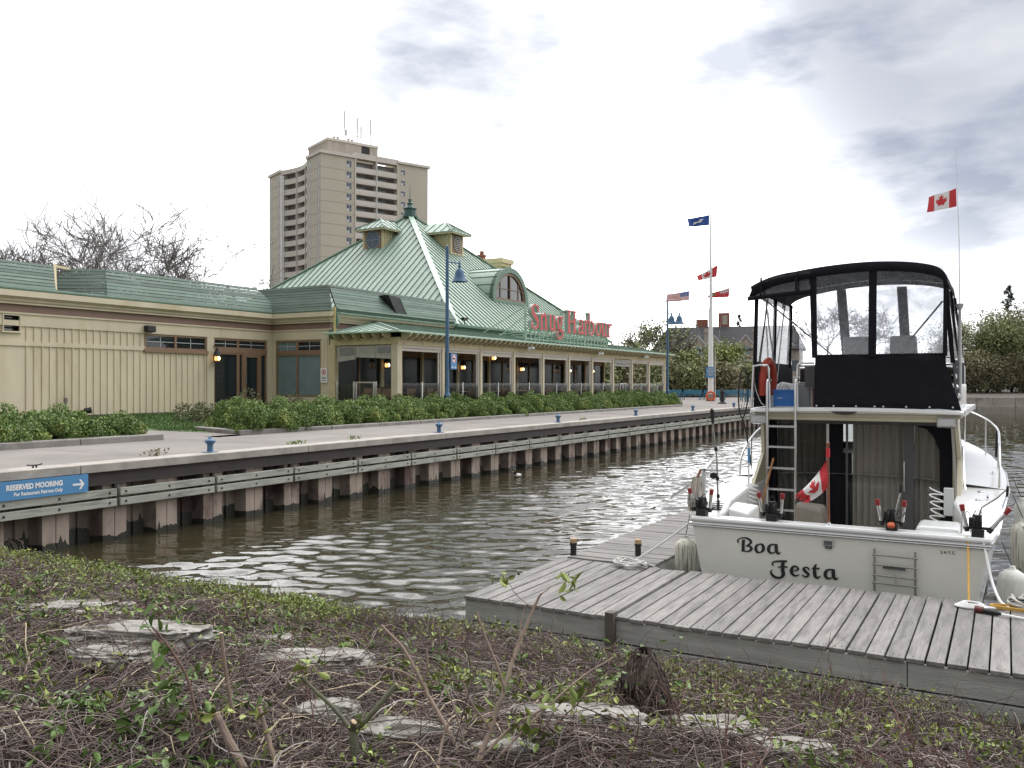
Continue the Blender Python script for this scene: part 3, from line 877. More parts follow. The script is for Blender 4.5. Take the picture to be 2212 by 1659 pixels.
# chimney
g = MB().box(59.1, 60.4, 34.6, 36.1, 5, 12.3).box(58.95, 60.55, 34.45, 36.25, 12.3, 12.55).box(58.8, 60.7, 34.3, 36.4, 12.55, 12.9)
ob = g.build('chimney', M['cream_board'], B, smooth=0)
MB().box(59.75, 60.2, 36.65, 37.1, 5, 13.3).box(59.69, 60.26, 36.59, 37.16, 13.3, 13.45).box(59.85, 60.1, 36.75, 37.0, 13.45, 13.75).build('flue', M['brick'], ob, smooth=0)
MB().lathe([(.2, 0), (.2, .5), (.26, .5), (.26, .75), (.05, .8)], (35.2, 38.5, 7.2), 12).build('vent_pipe', M['alu'], B)
MB().lathe([(.22, 0), (.22, 1.0), (.3, 1.0), (.3, 1.25)], (27.9, 40, 7.4), 12).build('vent_pipe', M['muntin'], B)

# ------------------------- patio
EX0, EX1, EY, EZ = 29.4, 64.3, 22.2, 5.26
TZ = 5.98
g = MB(); th = Vector((0, 0, -.07))
g.prism([(EX0, EY, EZ), (EX1, EY, EZ), (EX1 - 1.5, 26.32, TZ), (EX0 + 3.6, 26.32, TZ)], th)
g.prism([(EX0, 26.32, EZ), (EX0, EY, EZ), (EX0 + 3.6, 26.32, TZ)], th)
g.prism([(EX1, EY, EZ), (EX1, 26.5, EZ), (EX1 - 1.5, 26.5, TZ)], th)
PR = g.build('patio_roof', M['roof'], B, smooth=0)
g = MB(); nf = Vector((0, -(TZ - EZ), 26.32 - EY)).normalized()
x = EX0 + .4
while x < EX1 - .3:
    t = min(1, (x - EX0) / 3.6)
    t = min(t, (EX1 - x) / 1.5)
    g.bar(Vector((x, EY, EZ)) + nf * .015, Vector((x, EY + (26.32 - EY) * t, EZ + (TZ - EZ) * t)) + nf * .015, .04, .04, nf); x += .5
y = EY + .4
while y < 26.2:
    t = (y - EY) / (26.32 - EY)
    g.bar((EX0, y, EZ + .015), (EX0 + 3.6 * t, y, EZ + .015 + (TZ - EZ) * t), .04, .04); y += .5
g.bar((EX0, EY, EZ + .02), (EX0 + 3.6, 26.32, TZ + .02), .14, .05)
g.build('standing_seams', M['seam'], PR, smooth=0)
MB().box(EX0 - .06, EX1 + .06, EY - .09, EY - .005, EZ - .075, EZ + .02).box(EX0 - .06, EX0 - .003, EY - .005, 26.3, EZ - .075, EZ + .02).build('eave_gutter', M['flash'], PR, smooth=0, bevel=.02)
MB().poly([(30.3, 22.6, 5.02), (63.8, 22.6, 5.02), (63.8, 26.45, 5.02), (30.3, 26.45, 5.02)]).build('patio_ceiling', M['corbel'], B, smooth=0)
def corbel_pts():
    return [(0, 0), (-.52, 0), (-.52, -.06), (-.46, -.1), (-.43, -.16), (-.36, -.17), (-.3, -.2), (-.22, -.26), (-.1, -.28), (0, -.28)]
cb = MB().prism([(0, y, z) for y, z in corbel_pts()], (.13, 0, 0)).build('corbel', M['corbel'], B, smooth=0, local=True)
k = 0
x = 30.2
while x < 63.9:
    q = cb if k == 0 else cb.copy()
    if k: COL.objects.link(q); q.parent = B
    q.location = (x - 30, 22.65 - 30, 5.2 - 1.5); x += .479; k += 1
for y in (23.05, 23.6, 24.15, 24.7, 25.25, 25.8):
    q = cb.copy(); COL.objects.link(q); q.parent = B; q.location = (30.0 - 30, y + .13 - 30, 5.2 - 1.5); q.rotation_euler = (0, 0, -PI / 2)
g = MB().box(29.98, 63.7, 22.66, 22.95, 4.7, 5.02).box(29.98, 30.26, 22.95, 26.45, 4.72, 5.02).box(63.42, 63.7, 22.95, 26.45, 4.7, 5.02)
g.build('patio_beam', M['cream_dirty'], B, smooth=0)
for i in range(11):
    x = UC + 3.35 * i; w = .17 if i == 0 else .1
    ob = MB().box(x - w, x + w, 22.68, 22.68 + 2 * w, 1.5, 4.7).build('patio_column', M['cream'], B, smooth=0, bevel=.01)
    g = MB()
    if i < 10: g.box(x + w, x + w + .07, 22.74, 22.84, 1.9, 4.7)
    if i > 0: g.box(x - w - .1, x - w, 22.74, 22.84, 1.9, 4.7).box(x - w - .2, x - w - .13, 22.78, 22.84, 1.9, 4.7)
    g.build('jamb', M['blind'], ob, smooth=0)
MB().box(29.95, 30.2, 26.15, 26.5, 1.6, 4.75).build('patio_column', M['cream_dirty'], B, smooth=0)
MB().box(30.0, 64.0, 22.62, 26.5, 1.3, 1.9).build('patio_floor', M['cap'], B, smooth=0)
for i in range(10):
    x0, x1 = UC + 3.35 * i + (.17 if i == 0 else .1), UC + 3.35 * (i + 1) - .1
    if i == 7:
        g = MB()
        for k in range(3): g.tube([(x0 + .1, 22.74, 4.6 - k * .07), ((x0 + x1) / 2, 22.74, 4.57 - k * .09), (x1 - .1, 22.74, 4.6 - k * .07)], .06, 8)
        g.box(x0 + .15, x1 - .15, 22.76, 22.78, 4.2, 4.45)
        ob = g.build('rolled_blind', M['canvas_grey'], B)
    else:
        drop = (.0, -.03, .04, .0, .03, .0, .02, 0, -.02, .02)[i]
        g = MB().box(x0 + .04, x1 - .04, 22.7, 22.86, 4.58, 4.7).box(x0 + .06, x1 - .06, 22.755, 22.775, 4.47 - drop, 4.58).box(x0 + .06, x1 - .06, 22.74, 22.79, 4.44 - drop, 4.47 - drop)
        g.build('roller_blind', M['blind'], B, smooth=0)
# rolled clear curtain on the short side of the patio
g = MB()
for a, b, lo, hi in ((26.1, 25.05, 4.0, 4.12), (25.03, 23.95, 4.2, 4.16), (23.93, 22.95, 4.16, 4.1)):
    g.poly([(30.08, a, lo), (30.08, b, hi), (30.02, b, 4.68), (30.02, a, 4.68)])
    g.bar((30.07, a, lo + .05), (30.07, b, hi + .05), .03, .14)
ob = g.build('rolled_blind', M['canvas_grey'], B, smooth=0)
MB().poly([(30.0, 25.9, 4.3), (30.0, 25.15, 4.32), (29.99, 25.15, 4.6), (29.99, 25.9, 4.6)]).poly([(30.0, 23.8, 4.38), (30.0, 23.1, 4.4), (29.99, 23.1, 4.6), (29.99, 23.8, 4.6)]).build('clear_strip', mat('vinyl_strip', (.25, .25, .26), .3, .1), ob, smooth=0)
# glazed back wall
g = MB().box(30.25, 60.5, 26.42, 26.5, 4.35, 5.0).box(30.25, 60.5, 26.42, 26.5, 1.9, 2.05)
for i in range(19):
    x = 30.3 + i * 1.675
    g.box(x - .045, x + .045, 26.4, 26.5, 2.05, 4.35)
g.build('glazing_frame', M['frame'], B, smooth=0)
for i in range(9):
    x = 33.6 + i * 3.35
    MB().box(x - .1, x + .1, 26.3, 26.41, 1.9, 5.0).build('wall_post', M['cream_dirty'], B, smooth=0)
dm('glass_patio', (.03, .042, .04), .12, .5, .6, spec=.08)
for i in range(18):
    x = 30.3 + i * 1.675
    MB().poly([(x + .045, 26.46, 2.05), (x + 1.63, 26.46, 2.05), (x + 1.63, 26.46, 4.35), (x + .045, 26.46, 4.35)]).build('pane', M['glass_patio'], B, smooth=0)
# wind screens of clear glass between the columns
def clear_mat(name, tint, gloss=.08, haze=0.0, hcol=(.6, .62, .66)):
    m = bpy.data.materials.new(name); m.use_nodes = True
    t = m.node_tree; t.nodes.remove(t.nodes['Principled BSDF'])
    o = t.nodes['Material Output']
    tr = t.nodes.new('ShaderNodeBsdfTransparent'); tr.inputs[0].default_value = (*tint, 1)
    gl = t.nodes.new('ShaderNodeBsdfGlossy'); gl.inputs['Roughness'].default_value = .06
    fr = t.nodes.new('ShaderNodeFresnel'); fr.inputs[0].default_value = 1.45
    mx = t.nodes.new('ShaderNodeMixShader')
    a = t.nodes.new('ShaderNodeMath'); a.operation = 'MULTIPLY'; a.inputs[1].default_value = gloss * 12
    t.links.new(fr.outputs[0], a.inputs[0]); t.links.new(a.outputs[0], mx.inputs[0])
    t.links.new(tr.outputs[0], mx.inputs[1]); t.links.new(gl.outputs[0], mx.inputs[2])
    last = mx.outputs[0]
    if haze > 0:
        df = t.nodes.new('ShaderNodeBsdfTranslucent'); df.inputs[0].default_value = (*hcol, 1)
        tc = t.nodes.new('ShaderNodeTexCoord'); nz = t.nodes.new('ShaderNodeTexNoise'); nz.inputs['Scale'].default_value = 3; nz.inputs['Detail'].default_value = 6; nz.inputs['Distortion'].default_value = 1.5
        t.links.new(tc.outputs['Object'], nz.inputs['Vector'])
        r = t.nodes.new('ShaderNodeMapRange'); r.inputs[1].default_value = .35; r.inputs[2].default_value = .75; r.inputs[3].default_value = haze * .4; r.inputs[4].default_value = haze * 1.6
        t.links.new(nz.outputs[0], r.inputs[0])
        m2 = t.nodes.new('ShaderNodeMixShader'); t.links.new(r.outputs[0], m2.inputs[0]); t.links.new(last, m2.inputs[1]); t.links.new(df.outputs[0], m2.inputs[2])
        last = m2.outputs[0]
    t.links.new(last, o.inputs[0])
    return m
M['clear'] = clear_mat('clear_glass', (.86, .92, .9), .1)
for i in range(10):
    x0 = UC + 3.35 * i; xm = x0 + 1.72
    g = MB().box(xm - .03, xm + .03, 22.72, 22.78, 1.9, 3.08)
    if i == 7: g.box(xm - .5, xm - .45, 22.72, 22.77, 1.9, 3.05).box(xm + .5, xm + .55, 22.72, 22.77, 1.9, 3.05).box(xm - .45, xm + .5, 22.72, 22.77, 3.0, 3.05)
    ob = g.build('wind_screen', M['alu'], B, smooth=0)
    MB().poly([(x0 + .2, 22.75, 1.95), (x0 + 3.2, 22.75, 1.95), (x0 + 3.2, 22.75, 3.04), (x0 + .2, 22.75, 3.04)]).build('glass_sheet', M['clear'], ob, smooth=0)
g = MB()
for y in (26.1, 25.12, 24.98, 24.0, 23.88): g.box(30.0, 30.05, y - .03, y + .03, 1.9, 3.1)
g.box(30.0, 30.05, 24.01, 24.97, 3.04, 3.1)
ob = g.build('wind_screen', M['alu'], B, smooth=0)
MB().poly([(30.03, 26.1, 1.95), (30.03, 22.9, 1.95), (30.03, 22.9, 3.02), (30.03, 26.1, 3.02)]).build('glass_sheet', M['clear'], ob, smooth=0)
# downpipe at the step
MB().tube(spline([(29.9, 26.0, 6.2), (29.85, 25.9, 5.75), (29.9, 26.2, 5.4), (29.9, 26.4, 5.1)], 3), .09, 4).build('downspout', M['gutter'], B)
MB().tube([(29.7, 25.95, 5.25), (29.7, 25.95, 6.45)], .05, 8).build('vent_pipe', mat('pipe_yellow', (.45, .36, .15)), B)
# small fittings of the wing
g = MB().box(22.93, 23.33, 29.7, 29.98, 5.08, 5.34); ob = g.build('loudspeaker', M['black'], None, bevel=.03); tag(ob, 'small black outdoor loudspeaker on the cream wall above the long strip window', 'loudspeaker')
t = thing('floodlight', 'grey floodlight on a post by the foot of the cream wall, left of the lawn', 'floodlight', (19.6, 29.6, 1.8))
MB().tube([(19.45, 29.7, 1.8), (19.45, 29.7, 2.45)], .025, 6).box(19.4, 19.5, 29.66, 29.74, 2.3, 2.5).build('post', M['bark_light'], t)
MB().lathe([(.03, 0), (.1, .04), (.11, .2), (.13, .26), (.0, .26)], (20.15, 29.7, 2.0), 12, (1, -.4, .1)).tube([(20.15, 29.7, 1.8), (20.15, 29.7, 2.0)], .02, 6).build('lamp_head', M['black'], t)
# dark funnel-shaped vent on the slat screen and roof spotlight
t = thing('roof_vent_hood', 'open black wedge-shaped hood standing on the green slatted roof screen', 'hood', (34.6, 26.3, 6.5))
MB().hexa([(34.55, 26.15, 6.4), (35.35, 26.15, 6.4), (35.35, 26.6, 6.4), (34.55, 26.6, 6.4)], [(33.9, 26.2, 7.35), (35.0, 26.35, 7.3), (35.0, 26.9, 7.3), (33.9, 26.9, 7.35)]).build('hood_shell', M['dark'], t, smooth=0)
MB().poly([(35.02, 26.33, 7.3), (35.37, 26.12, 6.4), (35.75, 26.12, 6.42), (35.05, 26.33, 7.32)]).build('side_flap', M['gutter'], t, smooth=0, solid=.03)
t = thing('spotlight', 'small black spotlight at the foot of the big roof beside the tall blue lamp post', 'spotlight', (40.3, 25.9, 6.3))
MB().tube([(40.3, 25.9, 6.25), (40.3, 25.9, 6.5)], .03, 6).box(40.1, 40.5, 25.8, 26.0, 6.5, 6.65).build('spotlight_body', M['black'], t)
for x, l in ((41.3, 'white twin soffit floodlight under the patio eave left of the red sign'), (50.6, 'white twin soffit floodlight under the patio eave below the red sign letters'), (58.6, 'white soffit floodlight under the patio eave, right of the red sign')):
    t = thing('soffit_floodlight', l, 'floodlight', (x, 22.3, 4.95), group='floodlights under the patio eave')
    MB().box(x - .06, x + .06, 22.45, 22.66, 4.95, 5.08).lathe([(.05, 0), (.09, .05), (.09, .26), (0, .28)], (x - .1, 22.4, 4.98), 10, (-.7, -.6, -.4)).lathe([(.05, 0), (.09, .05), (.09, .26), (0, .28)], (x + .1, 22.4, 4.98), 10, (.9, -.5, -.3)).build('lamp_heads', M['white'], t)
# ---------------------------------------------------------------- red letters on the roof edge
def ribbon(pts, ws, k=5, closed=False):
    """a stroke with changing width, as left and right edges in 2-D"""
    P = spline([(p[0], p[1], w) for p, w in zip(pts, ws)], k, closed)
    L, Rr = [], []; n = len(P)
    for i, p in enumerate(P):
        a, b = (P[i - 1], P[(i + 1) % n]) if closed else (P[max(i - 1, 0)], P[min(i + 1, n - 1)])
        d = Vector((b.x - a.x, b.y - a.y)); d = d.normalized() if d.length > 1e-9 else Vector((1, 0))
        h = max(p.z, .004) / 2
        L.append((p.x - d.y * h, p.y + d.x * h)); Rr.append((p.x + d.y * h, p.y - d.x * h))
    return L, Rr
def ribbon_prism(mb, L, Rr, f, front, back, closed=False, mf=0, ms_=1):
    """f maps 2-D to 3-D at a depth; front face in slot mf, the rest in ms_"""
    n = len(L)
    rg = range(n if closed else n - 1)
    F = [f(p, front) for p in L] + [f(p, front) for p in Rr]
    K = [f(p, back) for p in L] + [f(p, back) for p in Rr]
    o = len(mb.v); mb.v += [tuple(p) for p in F + K]
    def q(ids, m):
        mb.f.append([o + i for i in ids]); mb.m.append(m)
    for i in rg:
        j = (i + 1) % n
        q((i, n + i, n + j, j), mf); q((2 * n + i, 2 * n + j, 3 * n + j, 3 * n + i), ms_)
        q((i, j, 2 * n + j, 2 * n + i), ms_); q((n + i, 3 * n + i, 3 * n + j, n + j), ms_)
    if not closed:
        q((0, 2 * n, 3 * n, n), ms_); q((n - 1, 2 * n - 1, 4 * n - 1, 3 * n - 1), ms_)
def ser(x, y, w=.34, h=.05): return ([(x - w / 2, y), (x + w / 2, y)], [h, h], 0)
def ell(cx, cy, rx, ry, thick, thin, n=12):
    return ([(cx + rx * math.cos(2 * PI * i / n), cy + ry * math.sin(2 * PI * i / n)) for i in range(n)], [thin + (thick - thin) * abs(math.cos(2 * PI * i / n)) ** 1.5 for i in range(n)], 1)
def st(x, y0, y1, w=.145): return ([(x, y0), (x, y1)], [w, w], 0)
GL = {
 'S': [([(.73, .98), (.7, 1.14), (.52, 1.28), (.3, 1.27), (.12, 1.1), (.14, .9), (.33, .73), (.54, .58), (.71, .4), (.68, .17), (.5, .04), (.27, .03), (.1, .16), (.05, .42)], [.03, .05, .06, .09, .13, .16, .18, .18, .16, .13, .08, .06, .05, .03], 0), ([(.75, .92), (.75, 1.3)], [.04, .05], 0), ([(.04, .02), (.04, .42)], [.05, .04], 0)],
 'n': [st(.22, 0, .84), st(.72, 0, .62), ([(.27, .62), (.42, .8), (.6, .83), (.72, .6)], [.04, .08, .13, .145], 0), ser(.22, .02), ser(.72, .02), ([(.04, .79), (.22, .86)], [.05, .06], 0)],
 'u': [([(.2, .86), (.2, .3), (.3, .08), (.46, .04), (.64, .18)], [.145, .145, .12, .08, .04], 0), st(.66, .02, .87), ([(.04, .85), (.22, .85)], [.05, .05], 0), ([(.48, .85), (.68, .85)], [.05, .05], 0), ([(.66, .03), (.86, .06)], [.06, .04], 0)],
 'g': [ell(.38, .57, .25, .27, .14, .05), ([(.22, .36), (.14, .25), (.26, .13), (.5, .08), (.72, 0), (.74, -.2), (.56, -.38), (.34, -.42), (.12, -.34), (.08, -.16), (.2, -.02), (.36, .1)], [.03, .07, .1, .13, .13, .12, .08, .06, .08, .09, .06, .03], 0), ([(.58, .76), (.72, .84), (.86, .82)], [.03, .06, .1], 0)],
 'H': [st(.3, 0, 1.3, .17), st(1.02, 0, 1.3, .17), ([(.3, .66), (1.02, .66)], [.06, .06], 0), ser(.3, .025, .46), ser(1.02, .025, .46), ser(.3, 1.275, .46), ser(1.02, 1.275, .46)],
 'a': [([(.16, .62), (.2, .78), (.38, .86), (.56, .76), (.58, .5), (.58, .14), (.66, .03), (.8, .08)], [.13, .08, .06, .12, .145, .145, .09, .03], 0), ([(.56, .52), (.36, .44), (.16, .3), (.14, .12), (.28, .03), (.46, .1), (.56, .24)], [.03, .06, .12, .14, .1, .05, .03], 0)],
 'r': [st(.22, 0, .84), ([(.26, .6), (.38, .78), (.52, .84), (.58, .76)], [.04, .09, .12, .12], 0), ser(.22, .02), ([(.05, .8), (.22, .86)], [.05, .06], 0)],
 'b': [st(.2, .04, 1.34), ([(.24, .66), (.44, .84), (.68, .76), (.82, .46), (.7, .14), (.46, .03), (.2, .1)], [.03, .07, .13, .16, .13, .07, .04], 0), ([(.02, 1.3), (.2, 1.34)], [.05, .06], 0)],
 'o': [ell(.43, .435, .31, .4, .155, .05)],
}
SG = thing('roof_sign', 'large red serif letters reading Snug Harbour on a green lattice frame along the patio eave', 'sign', (47, 22.5, 5.4))
z0 = 6.04
for ch, x0, x1, w in (('S', 41.62, 42.45, .8), ('n', 42.6, 43.52, .93), ('u', 43.7, 44.58, .86), ('g', 44.68, 45.56, .88), ('H', 45.98, 47.36, 1.32), ('a', 47.56, 48.4, .82), ('r', 48.42, 48.98, .6), ('b', 48.98, 49.94, .92), ('o', 50.1, 50.98, .86), ('u', 51.0, 51.93, .86), ('r', 51.98, 52.72, .6)):
    g = MB(); sx = (x1 - x0) / w; k = 0
    for pts, ws, cl in GL[ch]:
        L, Rr = ribbon([(p[0] * sx, p[1]) for p in pts], [max(q * 1.4, .095) for q in ws], 5 if len(pts) > 2 else 1, bool(cl))
        ribbon_prism(g, L, Rr, lambda p, d: (x0 + p[0], d, z0 + p[1]), 22.42 - .003 * k, 22.66 - .003 * k, bool(cl)); k += 1
    ob = g.build('letter', [M['red'], M['letter_side']], SG, smooth=.5); ob['label'] = 'red letter ' + ch
g = MB()
for i in range(23):
    x = 41.55 + i * .5
    g.box(x, x + .05, 22.7, 22.75, 5.32, 6.0)
for x in (41.5, 45.98, 49.2, 52.6): g.box(x, x + .08, 22.74, 22.82, 5.3, 7.3 if x < 46 else 6.2); 
for z in (5.45, 5.72, 5.99): g.box(41.5, 52.6, 22.755, 22.8, z, z + .05)
g.box(45.96, 46.06, 22.75, 22.83, 6.2, 7.35)
g.box(41.55, 46, 22.77, 22.8, 6.75, 6.8)
for x in (41.5, 43.2, 44.6, 46, 47.6, 49.2, 50.9, 52.6):
    zt = 7.2 if x < 42 or x == 46 else 6.0
    g.bar((x, 22.8, zt), (x, 25.4, 5.88), .045, .045); g.bar((x, 22.8, zt - .5), (x, 24.3, 5.7), .045, .045)
g.build('lattice_frame', M['flash'], SG, smooth=0)

# ---------------------------------------------------------------- lamp posts
def bell(mb, c):
    mb.lathe([(.02, .78), (.06, .76), (.07, .62), (.12, .58), (.19, .48), (.22, .34), (.25, .2), (.32, .07), (.36, 0), (.33, .0), (.2, .18), (.0, .3)], c, 18)
t = thing('lamp_post', 'tall blue lamp post with one bell lamp, rising from the hedge near the patio corner', 'lamp post', (31.74, 21.3, 1.5))
MB().lathe([(.14, 0), (.14, .95), (.16, 1.0), (.12, 1.06), (.09, 1.2), (.085, 3), (.07, 7.56), (.0, 7.6)], (31.74, 21.3, 1.5), 14).build('post', M['blue'], t)
g = MB().tube([(31.74, 21.3, 8.36), (32.5, 21.3, 8.4), (32.72, 21.3, 8.42)], .035, 8).tube([(32.73, 21.3, 8.5), (32.73, 21.3, 8.1)], .04, 8); g.build('arm', M['blue'], t)
g = MB(); bell(g, (32.73, 21.3, 7.58)); g.build('lamp_shade', M['blue'], t)
t2 = thing('lamp_post', 'blue lamp post with two bell shaped lamps at the far corner of the patio', 'lamp post', (60.28, 21.3, 1.5))
MB().lathe([(.14, 0), (.14, .95), (.16, 1.0), (.12, 1.06), (.09, 1.2), (.085, 3), (.06, 7.5), (.0, 7.52)], (60.28, 21.3, 1.5), 12).build('post', M['blue'], t2)
MB().tube([(60.28, 21.3, 8.1), (60.28, 20.35, 8.12)], .035, 8).build('arm', M['blue'], t2)
for y in (21.0, 20.42):
    g = MB(); bell(g, (60.28, y, 7.32)); g.build('lamp_shade', M['blue'], t2)
def ring2(mb, c, r, w, right, up, n=20, a0=0, a1=2 * PI):
    c, right, up = Vector(c), Vector(right), Vector(up)
    for i in range(n):
        p, q = a0 + (a1 - a0) * i / n, a0 + (a1 - a0) * (i + 1) / n
        mb.poly([c + (right * math.cos(p) + up * math.sin(p)) * r, c + (right * math.cos(q) + up * math.sin(q)) * r, c + (right * math.cos(q) + up * math.sin(q)) * (r - w), c + (right * math.cos(p) + up * math.sin(p)) * (r - w)])
s_ = thing('post_sign', 'small blue directional sign with a round symbol and two arrows on the near lamp post', 'sign', (32.05, 21.2, 3.65))
MB().box(31.83, 32.3, 21.16, 21.2, 3.65, 4.34).build('sign_board', M['sign_blue'], s_, smooth=0)
g = MB(); R_, U_ = (1, 0, 0), (0, 0, 1)
g.poly([(32.065 + .17 * math.cos(q), 21.156, 4.12 + .19 * math.sin(q)) for q in [2 * PI * i / 20 for i in range(20)]])
for x, d in ((31.95, -1), (32.18, 1)): g.poly([(x + d * .07, 21.156, 3.74), (x, 21.156, 3.79), (x, 21.156, 3.76), (x - d * .06, 21.156, 3.76), (x - d * .06, 21.156, 3.72), (x, 21.156, 3.72), (x, 21.156, 3.69)][::d])
g.build('white_symbols', M['white'], s_, smooth=0)
g = MB(); ring2(g, (32.065, 21.153, 4.12), .17, .03, R_, U_); g.bar((31.95, 21.152, 4.22), (32.18, 21.152, 4.02), .002, .03, (0, 0, 1)); g.build('red_ring', M['red'], s_, smooth=0)
MB().poly([(31.96, 21.15, 4.08), (32.1, 21.15, 4.08), (32.18, 21.15, 4.12), (32.1, 21.15, 4.16), (31.96, 21.15, 4.15)]).build('black_symbol', M['black'], s_, smooth=0)
s_ = thing('prohibition_sign', 'white notice with a red prohibition ring on the cream corner post beside the patio', 'sign', (29.93, 26.75, 3.1))
MB().box(29.88, 29.92, 26.55, 26.93, 3.06, 3.72).build('sign_board', M['white'], s_, smooth=0)
g = MB(); ring2(g, (29.877, 26.74, 3.53), .13, .03, (0, -1, 0), U_); g.bar((29.876, 26.82, 3.62), (29.876, 26.66, 3.44), .002, .03, U_); g.build('red_ring', M['red'], s_, smooth=0)
g = MB()
for z in (3.3, 3.24, 3.16): g.box(29.876, 29.878, 26.62, 26.86, z - .012, z + .012)
g.box(29.876, 29.878, 26.7, 26.78, 3.48, 3.58); g.build('sign_text', M['dark'], s_, smooth=0)

# ---------------------------------------------------------------- wall lanterns
def lantern(loc, label):
    t = thing('wall_lantern', label, 'lantern', loc, group='glowing brass lanterns on the restaurant')
    x, y, z = loc
    g = MB().lathe([(.0, .62), (.05, .6), (.06, .5), (.11, .46), (.17, .34), (.19, .3), (.0, .3)], loc, 10).lathe([(.19, 0), (.19, .03), (.0, .03)], loc, 10)
    for i in range(4): q = PI / 4 + i * PI / 2; g.bar((x + .16 * math.cos(q), y + .16 * math.sin(q), z + .03), (x + .16 * math.cos(q), y + .16 * math.sin(q), z + .3), .015, .015)
    g.build('cage', M['dark'], t)
    MB().lathe([(.09, .06), (.11, .1), (.11, .2), (.09, .25)], loc, 10).build('glass_bowl', M['lamp_glow'], t)
    MB().lathe([(.0, .08), (.05, .12), (.05, .2), (.0, .25)], (x, y - .1, z), 8).build('bulb', M['lamp_core'], t)
    MB().tube([(x, y, z + .6), (x, y, z + .74), (x, y + .2, z + .72), (x, y + .28, z + .5)], .018, 6).build('bracket', M['dark'], t)
    return t
L0 = lantern((26.45, 29.72, 3.95), 'glowing lantern on the cream pilaster between the strip window and the door')
for x, y, z, l in ((33.55, 26.0, 3.75, 'glowing lantern nearest the corner post, behind the short side of the patio'), (40.3, 26.0, 3.75, 'glowing lantern seen just right of the blue post sign'), (43.6, 26.0, 4.35, 'small ceiling lantern high in the fourth patio bay'), (47.0, 26.0, 3.75, 'glowing lantern at the left of the fifth patio bay'), (53.7, 26.0, 3.75, 'glowing lantern at the left of the seventh patio bay'), (57.05, 25.8, 3.75, 'glowing lantern of the eighth patio bay, farthest along the patio')):
    dup(L0, (x, y, z), label=l)

# ---------------------------------------------------------------- patio furniture
dm('chair_frame', (.03, .028, .028), .5, .1)
def chair():
    t = thing('patio_chair', '', 'chair', (0, 0, 0), group='wicker chairs on the patio')
    MB().box(-.25, .25, -.25, .25, .41, .46).build('seat', M['wicker'], t, smooth=0, bevel=.015)
    g = MB().hexa([(-.22, .22, .5), (.22, .22, .5), (.22, .25, .5), (-.22, .25, .5)], [(-.22, .34, .9), (.22, .34, .9), (.22, .37, .9), (-.22, .37, .9)]).build('backrest', mat('wicker_back', (.27, .17, .11), .8, .15, 40), t, smooth=0)
    MB().tube(spline([(-.25, .24, .44), (-.26, .32, .8), (-.2, .37, .95), (.2, .37, .95), (.26, .32, .8), (.25, .24, .44)], 4), .025, 6).build('back_frame', M['chair_frame'], t)
    for a in (-1, 1):
        for b in (-1, 1): MB().bar((a * .23, b * .22, .42), (a * .26, b * .27, 0), .045, .045).build('leg', M['chair_frame'], t, smooth=0)
        MB().tube([(a * .26, -.22, .42), (a * .28, -.22, .66), (a * .28, .22, .68)], .02, 6).build('armrest', M['chair_frame'], t)
    return t
def ptable():
    t = thing('patio_table', '', 'table', (0, 0, 0), group='tables on the patio')
    MB().lathe([(.0, .7), (.5, .7), (.5, .735), (.0, .735)], (0, 0, 0), 20).build('tabletop', M['corbel'], t)
    MB().lathe([(.25, 0), (.22, .03), (.04, .06), (.04, .69), (.2, .7)], (0, 0, 0), 10).build('pedestal', M['chair_frame'], t)
    return t
random.seed(12)
c0 = chair(); p0_ = ptable()
sp = [(30.9, 24.7, -1.4, 'wicker chair by the wind screen nearest the downspout, back turned to the lawn'), (31.5, 25.5, -.9, 'wicker chair second from the short wind screen, beside the aluminium gate'), (31.3, 24.2, 2.2, 'dark armchair behind the aluminium gate frame of the patio'), (31.6, 23.35, -1.5, 'wicker chair behind the corner post, its back toward the lawn'), (33.1, 23.4, 2.9, 'wicker chair just right of the corner post of the patio')]
first = True
for x, y, rz, l in sp:
    if first: c0.location = (x, y, 1.9); c0.rotation_euler = (0, 0, rz); c0['label'] = l; first = False
    else: dup(c0, (x, y, 1.9), rz, l)
ft = True
for i in range(10):
    x = 34.6 + i * 2.9; y = 24.0
    if ft: p0_.location = (x, y, 1.9); p0_['label'] = 'round table in the row on the patio behind the wind screens'; ft = False
    else: dup(p0_, (x, y, 1.9), 0)
    for a in (.3, 2.2, 4.1): 
        q = a + random.uniform(-.3, .3)
        dup(c0, (x + .75 * math.cos(q), y + .75 * math.sin(q), 1.9), q - PI / 2, 'dark wicker chair drawn up to a patio table behind the wind screens')

# ---------------------------------------------------------------- planter beds and shrubs
def kerb(name, label, pts, w, z0, z1):
    g = MB()
    for a, b in zip(pts[:-1], pts[1:]):
        a, b = Vector(a), Vector(b); n = max(1, round((b - a).length / 2.4))
        for i in range(n):
            p, q = a.lerp(b, i / n), a.lerp(b, (i + .995) / n)
            g.bar((p.x, p.y, (z0 + z1) / 2), (q.x, q.y, (z0 + z1) / 2), w, z1 - z0)
    return tag(g.build(name, M['stone'], None, smooth=0, bevel=.025), label, 'planter kerb')
kerb('planter_kerb', 'low stone kerb around the short planter bed at the far left', [(-6, 20.1, 0), (15.7, 19.85, 0)], .38, 1.44, 1.66)
kerb('planter_kerb', 'long low stone kerb in front of the hedge along the promenade', [(19.6, 22.9, 0), (18.6, 20.05, 0), (22, 19.45, 0), (56.5, 19.1, 0), (58.2, 20.2, 0), (58.6, 22, 0)], .3, 1.44, 1.62)
tag(MB().poly([(-6, 20.2, 1.54), (15.4, 20.0, 1.54), (13, 24, 1.54), (-6, 25, 1.54)]).poly([(19.7, 23, 1.54), (18.7, 20.2, 1.54), (22, 19.6, 1.54), (56.5, 19.2, 1.54), (58, 21.5, 1.54), (58, 22.4, 1.54)]).build('planting_soil', M['soil'], smooth=0), kind='structure')
